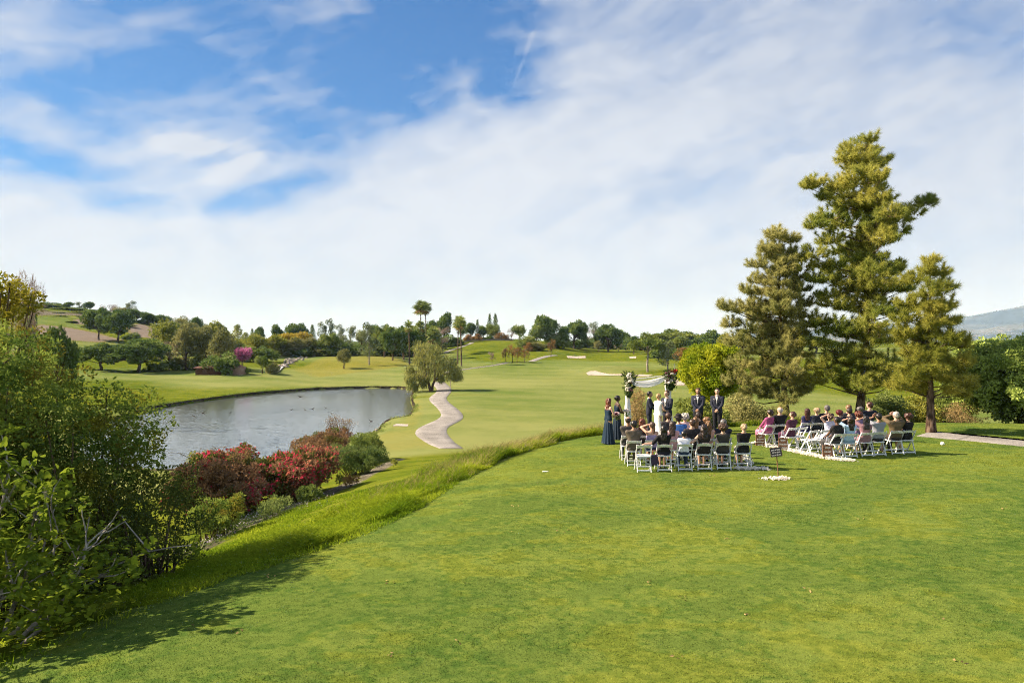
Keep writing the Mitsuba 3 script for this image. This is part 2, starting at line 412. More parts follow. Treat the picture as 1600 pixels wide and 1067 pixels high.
def cloth(c, rough=0.75):
    k = tuple(round(float(x), 3) for x in c) + (rough,)
    if k not in _cloth:
        name = f'm_cloth_{len(_cloth)}'
        scene[name] = plain(c, rough, 0.25)
        _cloth[k] = name
    return _cloth[k]


def leaf_mat(a, b, freq=1.2, trans=0.7, rough=0.5, c=None, cf=3.0):
    def fn(p, n, uv):
        t = noise(p.x * freq, p.y * freq, p.z * freq)
        r = noise(p.x * 23.0, p.y * 23.0, p.z * 23.0)
        col = mix(a, b, smoothstep(0.2, 0.8, t * 0.6 + r * 0.4))
        if c is not None:
            col = mix(col, c, smoothstep(0.55, 0.75, noise(p.x * cf + 9, p.y * cf, p.z * cf)))
        return col
    return {'type': 'principledthin', 'base_color': proc(fn), 'roughness': rough, 'diff_trans': trans, 'spec_trans': 0.0, 'eta': 1.25}


def bark(a, b, fx=14.0, fz=3.0):
    def fn(p, n, uv):
        return mix(a, b, smoothstep(0.3, 0.7, fbm(p.x * fx, p.y * fx, p.z * fz, 2)))
    return {'type': 'twosided', 'bsdf': {'type': 'diffuse', 'reflectance': proc(fn)}}


scene['m_bark'] = bark((0.045, 0.030, 0.022), (0.16, 0.115, 0.085))
scene['m_bark_pale'] = bark((0.14, 0.12, 0.10), (0.34, 0.30, 0.26))
scene['m_pine'] = leaf_mat((0.206, 0.268, 0.050), (0.500, 0.478, 0.118), 0.9, 0.95, 0.5)
scene['m_pine_olive'] = leaf_mat((0.233, 0.258, 0.081), (0.516, 0.487, 0.192), 0.9, 0.95, 0.5)
scene['m_pine_gold'] = leaf_mat((0.222, 0.258, 0.044), (0.482, 0.450, 0.099), 0.8, 0.95, 0.5)
scene['m_dark_leaf'] = leaf_mat((0.061, 0.112, 0.033), (0.190, 0.256, 0.067), 0.35, 0.5, 0.45)
scene['m_mid_leaf'] = leaf_mat((0.101, 0.157, 0.036), (0.280, 0.325, 0.081), 0.35, 0.6, 0.5)
scene['m_olive_leaf'] = leaf_mat((0.142, 0.161, 0.053), (0.331, 0.321, 0.128), 0.35, 0.6, 0.5)
scene['m_light_leaf'] = leaf_mat((0.172, 0.207, 0.032), (0.352, 0.353, 0.083), 0.4, 0.7, 0.5)
scene['m_yellow_leaf'] = leaf_mat((0.317, 0.261, 0.034), (0.495, 0.385, 0.068), 0.4, 0.7, 0.5)
scene['m_lime_leaf'] = leaf_mat((0.149, 0.231, 0.017), (0.417, 0.439, 0.031), 1.1, 0.9, 0.45)
scene['m_euc_leaf'] = leaf_mat((0.090, 0.123, 0.059), (0.246, 0.280, 0.134), 0.3, 0.5, 0.5)
scene['m_willow_leaf'] = leaf_mat((0.147, 0.174, 0.046), (0.340, 0.340, 0.113), 0.5, 0.7, 0.5)
scene['m_russet_leaf'] = leaf_mat((0.156, 0.098, 0.039), (0.351, 0.221, 0.078), 0.6, 0.6, 0.5)
scene['m_twig_leaf'] = leaf_mat((0.210, 0.158, 0.128), (0.375, 0.285, 0.240), 0.6, 0.4, 0.6)
scene['m_pink_leaf'] = leaf_mat((0.360, 0.100, 0.240), (0.550, 0.200, 0.380), 0.6, 0.7, 0.5)
scene['m_palm_leaf'] = leaf_mat((0.126, 0.189, 0.050), (0.378, 0.416, 0.126), 0.4, 0.5, 0.4)
scene['m_palm_dead'] = leaf_mat((0.260, 0.182, 0.078), (0.442, 0.325, 0.156), 0.6, 0.4, 0.6)


# ------------------------------------------------------------------ pond, path, bunkers, distant mountain
def pond_wave(p, n, uv):
    a = fbm(p.x * 1.9 + 0.5 * p.y, p.y * 3.1, 0.0, 3)
    b = fbm(p.x * 0.06, p.y * 0.035, 4.0, 2)
    return (a - 0.5) * (0.45 + 0.55 * smoothstep(0.25, 0.65, b))


scene['m_water'] = {'type': 'twosided', 'bsdf': {'type': 'bumpmap', 'arbitrary': proc(pond_wave, 0.05), 'scale': 0.042,
                    'bsdf': {'type': 'principled', 'base_color': rgb((0.042, 0.050, 0.046)), 'roughness': 0.05, 'specular': 0.85}}}
ring = np.array(POND.buffer(1.6).simplify(0.1).exterior.coords)[:-1]
wv, wf = trimesh.creation.triangulate_polygon(shapely.Polygon(ring), engine='earcut')
put('pond_water', (np.column_stack([wv, np.full(len(wv), WATER)]), wf), 'm_water', uv=wv * 0.05)
tag('pond_water', 'rippled grey blue pond water', kind='structure')
# the low earth edge that the mown bank breaks off at
scene['m_bank'] = bark((0.030, 0.026, 0.018), (0.095, 0.080, 0.050), 1.5, 3)
line = np.array(POND.buffer(0.28).exterior.segmentize(0.7).coords)
g = np.random.default_rng(3)
jit = g.normal(size=(len(line), 2)) * 0.06
jit[-1] = jit[0]
top = WATER + 0.40 + 0.14 * meshkit.fbm(np.column_stack([line, 0 * line[:, 0]]) * 0.9, 3, 2)
top[-1] = top[0]
bv = np.vstack([np.column_stack([line + jit, np.full(len(line), -6.4)]), np.column_stack([line + jit * 0.5, top]), np.column_stack([np.array(line) + unit(line - np.array(POND.centroid.coords[0])) * 0.8, top - 0.12])])
n = len(line)
i = np.arange(n - 1)
bf = np.vstack([np.stack([i, i + 1, i + 1 + n], 1), np.stack([i, i + 1 + n, i + n], 1), np.stack([i + n, i + n + 1, i + 2 * n + 1], 1), np.stack([i + n, i + 2 * n + 1, i + 2 * n], 1)])
put('pond_bank', (bv, bf), 'm_bank')
tag('pond_bank', 'dark eroded earth edge around the pond', kind='structure')


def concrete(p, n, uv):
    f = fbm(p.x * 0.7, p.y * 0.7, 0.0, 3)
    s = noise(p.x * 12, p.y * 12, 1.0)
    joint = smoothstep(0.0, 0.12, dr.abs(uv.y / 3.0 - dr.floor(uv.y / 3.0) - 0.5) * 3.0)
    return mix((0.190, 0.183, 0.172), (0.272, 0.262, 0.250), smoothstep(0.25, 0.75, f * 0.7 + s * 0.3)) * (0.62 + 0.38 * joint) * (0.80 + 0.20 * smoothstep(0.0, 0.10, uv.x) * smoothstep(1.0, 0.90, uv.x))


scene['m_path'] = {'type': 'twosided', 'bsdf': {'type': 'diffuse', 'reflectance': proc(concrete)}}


def ribbon(L, R, lift=0.04, cols=5):
    """A strip of path draped on the ground between two edge lines, with a thin rim down into the turf."""
    n = len(L)
    w = np.linspace(0, 1, cols)
    P = L[:, None] * (1 - w)[None, :, None] + R[:, None] * w[None, :, None]
    flat = P.reshape(-1, 2)
    z = ground(flat[:, 0], flat[:, 1]).reshape(n, cols) + lift
    V = np.dstack([P, z])
    V = np.concatenate([V[:, :1] - [0, 0, 0.25], V, V[:, -1:] - [0, 0, 0.25]], 1)
    c = cols + 2
    i, j = np.meshgrid(np.arange(n - 1), np.arange(c - 1), indexing='ij')
    q = np.stack([i * c + j, i * c + j + 1, (i + 1) * c + j + 1, (i + 1) * c + j], -1).reshape(-1, 4)
    dist = np.concatenate([[0], np.cumsum(np.linalg.norm(np.diff(P[:, cols // 2], axis=0), axis=1))])
    uv = np.dstack(np.broadcast_arrays(np.linspace(0, 1, c)[None, :], dist[:, None])).reshape(-1, 2)
    return (V.reshape(-1, 3), np.vstack([q[:, [0, 1, 2]], q[:, [0, 2, 3]]])), uv


def smooth_line(P, step):
    P = np.asarray(P, float)
    t = np.concatenate([[0], np.cumsum(np.linalg.norm(np.diff(P, axis=0), axis=1))])
    return CubicSpline(t, P)(np.linspace(0, t[-1], max(4, int(t[-1] / step))))


edges = [(597, 678, 695), (606, 681, 704), (614, 680.5, 704), (623, 670, 697), (632.5, 678, 706), (641.7, 686.5, 717.5), (652, 689, 725), (659, 678, 717.5), (665, 660, 702), (672, 649, 696), (677, 646.6, 696.5), (685, 654.5, 704), (694, 671.5, 713.5), (701, 688, 724)]
def relaxed(P):
    for _ in range(14):
        P[1:-1] = P[1:-1] * 0.5 + (P[:-2] + P[2:]) * 0.25
    return P


Lp = relaxed(smooth_line([hit(l, v)[:2] for v, l, r in edges], 0.9))
Rp = relaxed(smooth_line([hit(r, v)[:2] for v, l, r in edges], 0.9))
m = min(len(Lp), len(Rp))
Lp, Rp = (P[np.linspace(0, len(P) - 1, m).round().astype(int)] for P in (Lp, Rp))
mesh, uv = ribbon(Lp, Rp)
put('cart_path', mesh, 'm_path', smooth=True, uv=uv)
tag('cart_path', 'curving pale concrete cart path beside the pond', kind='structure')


def center_path(name, label, pts, w, world_pts=None):
    C = smooth_line(world_pts if world_pts is not None else [hit(u, v)[:2] for u, v in pts], 1.2)
    t = unit(np.gradient(C, axis=0))
    nrm = np.column_stack([-t[:, 1], t[:, 0]])
    mesh, uv = ribbon(C + nrm * w / 2, C - nrm * w / 2, 0.05 if world_pts is None else 0.02, 3)
    put(name, mesh, 'm_path', smooth=True, uv=uv)
    tag(name, label, kind='structure')


center_path('far_path', 'pale cart path crossing the far fairway', [(700, 583), (726, 577), (745, 574.5), (770, 571), (793, 566.5)], 2.0)
center_path('far_path_001', 'grey cart path climbing past the young trees', [(830, 565), (840, 561), (850, 558), (868, 555)], 2.4)
center_path('hill_path', 'cart path climbing the mound behind the palms', [(694, 552), (712, 545), (728, 539.5), (738, 535)], 2.0)
center_path('tee_path', 'pinkish concrete path at the right of the tee lawn', None, 2.1, [at(1445, 28.2)[:2], at(1500, 27.3)[:2], at(1560, 26.3)[:2], at(1640, 25.0)[:2], at(1800, 22.6)[:2], at(2200, 18.5)[:2]])

scene['m_sand'] = {'type': 'twosided', 'bsdf': {'type': 'diffuse', 'reflectance': proc(lambda p, n, uv: mix((0.33, 0.285, 0.24), (0.44, 0.39, 0.335), fbm(p.x * 0.8, p.y * 0.8, 0.0, 3)))}}


def sheet(poly, lift, step):
    """A polygon laid on the ground, following it."""
    b = np.array(poly.exterior.segmentize(step).coords)[:-1]
    x0, y0, x1, y1 = poly.bounds
    X, Y = np.meshgrid(np.arange(x0, x1, step), np.arange(y0, y1, step))
    X, Y = X.ravel(), Y.ravel()
    keep = shapely.contains_xy(poly.buffer(-step * 0.35), X, Y)
    P = np.vstack([b, np.column_stack([X, Y])[keep]])
    f = Delaunay(P).simplices
    c = P[f].mean(1)
    f = f[shapely.contains_xy(poly, c[:, 0], c[:, 1])]
    a = P[f]
    area = np.cross(a[:, 1] - a[:, 0], a[:, 2] - a[:, 0])
    f = np.where(area[:, None] < 0, f[:, ::-1], f)
    return np.column_stack([P, ground(P[:, 0], P[:, 1]) + lift]), f


bunkers = [('white sand bunker in the middle of the far fairway', [(917, 583), (922, 580.2), (931, 580), (940, 582.5), (950, 584.6), (962, 585), (974, 584.5), (973, 586.3), (955, 587), (935, 586.8), (920, 586)]),
           ('sand bunker below the mound at the end of the fairway', [(886, 556.2), (892, 556.4), (900, 557.2), (908, 556.4), (914, 556.6), (914, 559.6), (900, 560), (888, 559.6)]),
           ('small sand bunker left of the big pine trunk', [(984, 557.3), (993, 557), (993, 559.8), (985, 560)]),
           ('thin sand bunker behind the draped arch', [(990, 586.4), (1000, 585.2), (1012, 585.6), (1020, 586.4), (1012, 587.8), (995, 588)]),
           ('sand bunker behind the right post of the arch', [(1055, 595), (1062, 592.6), (1074, 592.8), (1081, 596), (1083, 600), (1070, 602), (1056, 602)])]
for lab, pts in bunkers:
    P = np.array([hit(u, v)[:2] for u, v in pts])
    k = put(key_of('sand_bunker'), sheet(shapely.Polygon(P).buffer(0.9).buffer(-1.2).buffer(0.5), 0.06, 0.8), 'm_sand', smooth=True)
    tag(k, lab, kind='structure')
slab = [hit(u, v)[:2] for u, v in ((614, 665.5), (620, 662.8), (638, 662.8), (637, 665.8))]
sp = shapely.Polygon(slab)
c0 = hit(626, 664.5)
pv, pf = tm(trimesh.creation.extrude_polygon(shapely.Polygon(np.array(slab) - c0[:2]), 0.35))
k = put('concrete_slab', (pv + [c0[0], c0[1], c0[2] - 0.30], pf), cloth((0.30, 0.27, 0.24)))
tag(k, 'pale concrete slab in the grass between pond and path', kind='structure')

# a mountain and its foothills far off on the right
U = np.linspace(1180, 2300, 150)
prof = np.interp(U, [1180, 1300, 1400, 1450, 1490, 1510, 1540, 1555, 1575, 1600, 1640, 1700, 1800, 2000, 2300], [520, 513, 506, 501, 497.5, 495, 490, 486, 483, 477.5, 470, 462, 470, 500, 520])
rows = np.linspace(0, 1, 40)
DM, DF = 9000.0, 5200.0
mv = []
for t in rows:
    y = DF + (DM - DF) * t
    zt = EYE + (CV - prof) * y / FOC
    x = (U - CU) / FOC * y
    nn = meshkit.fbm(np.stack([x, np.full_like(x, y), 0 * x], -1) * 0.0016, 5, 12)
    rid = np.abs(meshkit.fbm(np.stack([x, np.full_like(x, y), 0 * x], -1) * 0.0009, 4, 15) - 0.5) * 2
    z = -25 + (zt + 25) * (0.52 * sstep(0.0, 0.45, np.full_like(x, t)) + 0.48 * sstep(0.55, 1.0, np.full_like(x, t))) + (nn - 0.5) * 90 * np.sin(np.pi * t) - rid * 70 * np.sin(np.pi * t)
    mv.append(np.stack([x, np.full_like(x, y), z], -1))
mv.append(mv[-1] + [0, 2500, -260])
mv = np.array(mv)
mv[..., 2] = np.maximum(mv[..., 2], -7.0)
a_, b_ = mv.shape[:2]
i, j = np.meshgrid(np.arange(a_ - 1), np.arange(b_ - 1), indexing='ij')
q = np.stack([i * b_ + j, i * b_ + j + 1, (i + 1) * b_ + j + 1, (i + 1) * b_ + j], -1).reshape(-1, 4)


def mountain_color(p, n, uv):
    t = fbm(p.x * 0.0022, p.y * 0.0022, p.z * 0.004, 4)
    town = smoothstep(0.55, 0.7, fbm(p.x * 0.004, p.y * 0.004, 5.0, 3)) * smoothstep(230.0, 120.0, p.z)
    spot = smoothstep(0.5, 0.8, noise(p.x * 0.03, p.y * 0.03, 2.0))
    c = mix((0.035, 0.048, 0.045), (0.095, 0.100, 0.080), smoothstep(0.35, 0.65, t))
    return mix(c, (0.26, 0.23, 0.21), town * spot * 0.8)


scene['m_mountain'] = {'type': 'twosided', 'bsdf': {'type': 'diffuse', 'reflectance': proc(mountain_color)}}
put('mountain', (mv.reshape(-1, 3), np.vstack([q[:, [0, 1, 2]], q[:, [0, 2, 3]]])), 'm_mountain', smooth=True)
tag('mountain', 'hazy blue mountain far away on the right', kind='structure')


# ------------------------------------------------------------------ far trees: a crown and a trunk per species, instanced
def clump_leaves(C, R, n, L, W, g, up=0.25, shell=0.5, droop=0.0):
    """Leaves filling clumps (centres C, radii R (k,3)); n leaves each."""
    k = len(C)
    d = rand_dirs(k * n, g)
    rr = (shell + (1 - shell) * g.random(k * n)) ** 0.7
    P = np.repeat(C, n, 0) + d * np.repeat(R, n, 0) * rr[:, None]
    D = unit(d * 0.8 + g.normal(size=(k * n, 3)) * 0.7 + [0, 0, up - droop])
    s = 0.65 + 0.7 * g.random(k * n)
    return leaves(P, D, L * s, W * s, g)


def crown_points(kind_, g):
    """Clump centres and radii in a unit tree: height 1, crown width 1."""
    C, R = [], []
    if kind_ == 'round':
        for _ in range(22):
            d = rand_dirs(1, g)[0]
            r = g.uniform(0.15, 0.95)
            C.append([d[0] * 0.34 * r, d[1] * 0.34 * r, 0.60 + d[2] * 0.27 * r])
            w = g.uniform(0.12, 0.20)
            R.append([w, w, w * 0.85])
    elif kind_ == 'oak':
        for _ in range(26):
            a, r = g.uniform(0, 6.28), math.sqrt(g.random()) * 0.42
            C.append([math.cos(a) * r, math.sin(a) * r, 0.50 + 0.34 * math.sqrt(max(0, 1 - (r / 0.46) ** 2)) * g.uniform(0.3, 1)])
            w = g.uniform(0.10, 0.16)
            R.append([w, w, w * 0.9])
        for _ in range(7):
            a = g.uniform(0, 6.28)
            C.append([math.cos(a) * 0.38, math.sin(a) * 0.38, g.uniform(0.34, 0.48)])
            R.append([0.10, 0.10, 0.11])
    elif kind_ == 'euc':
        for k in range(15):
            h = 0.30 + 0.64 * (k / 14) ** 0.9
            a = g.uniform(0, 6.28)
            r = g.uniform(0.1, 0.36) * (1.15 - 0.75 * abs(h - 0.55))
            C.append([math.cos(a) * r, math.sin(a) * r, h])
            w = g.uniform(0.10, 0.19)
            R.append([w, w, w * 0.42])
    elif kind_ == 'cone':
        for k in range(26):
            h = 0.10 + 0.86 * k / 25
            r = 0.40 * (1 - h) ** 0.8
            a = k * 2.4 + g.uniform(-0.4, 0.4)
            C.append([math.cos(a) * r, math.sin(a) * r, h])
            w = 0.07 + 0.17 * (1 - h)
            R.append([w, w, w * 0.36])
    elif kind_ == 'umbrella':
        for _ in range(24):
            a, r = g.uniform(0, 6.28), math.sqrt(g.random()) * 0.40
            C.append([math.cos(a) * r, math.sin(a) * r, 0.62 + 0.26 * (1 - (r / 0.42) ** 2) * g.uniform(0.5, 1)])
            w = g.uniform(0.10, 0.17)
            R.append([w, w, w * 0.55])
    elif kind_ == 'bush':
        for _ in range(16):
            a, r = g.uniform(0, 6.28), math.sqrt(g.random()) * 0.38
            C.append([math.cos(a) * r, math.sin(a) * r, g.uniform(0.18, 0.78) * (1 - 0.5 * (r / 0.4) ** 2)])
            w = g.uniform(0.13, 0.2)
            R.append([w, w, w])
    elif kind_ == 'willow':
        for _ in range(30):
            a, r = g.uniform(0, 6.28), math.sqrt(g.random()) * 0.42
            C.append([math.cos(a) * r, math.sin(a) * r, 0.80 - 0.42 * (r / 0.42) ** 2 * g.uniform(0.5, 1.2)])
            w = g.uniform(0.08, 0.13)
            R.append([w, w, w * 1.6])
    elif kind_ == 'sparse':
        for _ in range(20):
            a, r = g.uniform(0, 6.28), math.sqrt(g.random()) * 0.40
            C.append([math.cos(a) * r, math.sin(a) * r, g.uniform(0.42, 0.95)])
            w = g.uniform(0.06, 0.12)
            R.append([w, w, w])
    return np.array(C), np.array(R)


def limb_mesh(C, g, base_r=0.028, fork=0.3, lean=0.02, sides=5):
    parts = [tube([[0, 0, -0.06], [lean, 0, fork * 0.5], [lean * 0.4, lean, fork], [0, 0, 0.72]], [base_r * 1.2, base_r, base_r * 0.8, base_r * 0.25], sides + 1)]
    for c in C[::2]:
        z0 = min(fork + 0.4 * max(0, c[2] - fork) * g.uniform(0.2, 0.9), 0.66)
        parts.append(tube([[0, 0, z0], [c[0] * 0.5, c[1] * 0.5, z0 + (c[2] - z0) * 0.62], c], [base_r * 0.45, base_r * 0.3, base_r * 0.12], 4))
    return join(parts)


SPEC = {  # kind, leaf material, leaves a clump, leaf length, leaf width, fork height, bark
    'oak': ('oak', 'm_dark_leaf', 190, 0.062, 0.042, 0.2, 'm_bark'), 'round': ('round', 'm_dark_leaf', 170, 0.060, 0.040, 0.28, 'm_bark'), 'mid_round': ('round', 'm_mid_leaf', 170, 0.060, 0.038, 0.26, 'm_bark'),
    'olive': ('round', 'm_olive_leaf', 170, 0.058, 0.032, 0.2, 'm_bark'), 'light': ('round', 'm_light_leaf', 150, 0.055, 0.036, 0.2, 'm_bark'), 'yellow': ('round', 'm_yellow_leaf', 150, 0.055, 0.036, 0.2, 'm_bark'),
    'euc': ('euc', 'm_euc_leaf', 150, 0.050, 0.024, 0.3, 'm_bark_pale'), 'conifer': ('cone', 'm_dark_leaf', 110, 0.06, 0.018, 0.1, 'm_bark'), 'light_conifer': ('cone', 'm_light_leaf', 90, 0.06, 0.02, 0.1, 'm_bark'),
    'umbrella': ('umbrella', 'm_mid_leaf', 170, 0.055, 0.030, 0.42, 'm_bark_pale'), 'bush': ('bush', 'm_dark_leaf', 150, 0.085, 0.055, 0.1, 'm_bark'), 'mid_bush': ('bush', 'm_mid_leaf', 150, 0.085, 0.055, 0.1, 'm_bark'), 'olive_bush': ('bush', 'm_olive_leaf', 150, 0.085, 0.05, 0.1, 'm_bark'),
    'light_bush': ('bush', 'm_light_leaf', 150, 0.085, 0.05, 0.1, 'm_bark'),
    'russet_bush': ('bush', 'm_russet_leaf', 140, 0.085, 0.05, 0.1, 'm_bark'), 'willow': ('willow', 'm_willow_leaf', 170, 0.06, 0.016, 0.2, 'm_bark'), 'sparse': ('sparse', 'm_russet_leaf', 60, 0.055, 0.035, 0.36, 'm_bark'), 'bare': ('sparse', 'm_twig_leaf', 150, 0.06, 0.007, 0.22, 'm_bark'),
    'pink': ('round', 'm_pink_leaf', 90, 0.06, 0.045, 0.3, 'm_bark')}
for si, (sp_, (kd, mat, nl, L, W, fork, bk)) in enumerate(SPEC.items()):
    for v in range(2):
        g = np.random.default_rng(100 + si * 7 + v)
        C, R = crown_points(kd, g)
        crown = clump_leaves(C, R, nl, L, W, g, 0.25 if kd != 'willow' else -0.5)
        scene[f'species_{sp_}_{v}'] = {'type': 'shapegroup', 'trunk': mikit.ply(limb_mesh(C, g, 0.03 if kd != 'bush' else 0.018, fork), bk, smooth=40), 'crown': mikit.ply(crown, mat)}

ORD = (['first', 'second', 'third', 'fourth', 'fifth', 'sixth', 'seventh', 'eighth', 'ninth', 'tenth', 'eleventh', 'twelfth', 'thirteenth', 'fourteenth', 'fifteenth', 'sixteenth', 'seventeenth', 'eighteenth', 'nineteenth', 'twentieth'])
LOOKS = {'oak': 'dark spreading tree', 'round': 'dark green round tree', 'mid_round': 'mid green round tree', 'olive': 'greyish olive tree', 'light': 'yellow-green leafy tree', 'yellow': 'bright yellow tree', 'euc': 'open ragged eucalyptus', 'conifer': 'dark pointed conifer',
         'light_conifer': 'pale pointed conifer', 'umbrella': 'broad flat-topped pine', 'bush': 'dark bush', 'mid_bush': 'green bush', 'olive_bush': 'olive green bush', 'light_bush': 'yellow-green bush', 'russet_bush': 'reddish brown bush', 'willow': 'drooping willow', 'sparse': 'young tree with thin russet leaves',
         'bare': 'leafless greyish tree', 'pink': 'pink blossoming tree'}
NAMES = {'euc': 'eucalyptus_tree', 'conifer': 'conifer_tree', 'light_conifer': 'conifer_tree', 'umbrella': 'pine_tree', 'sparse': 'young_tree', 'bare': 'bare_tree', 'pink': 'blossom_tree', 'oak': 'oak_tree', 'olive': 'olive_tree'}
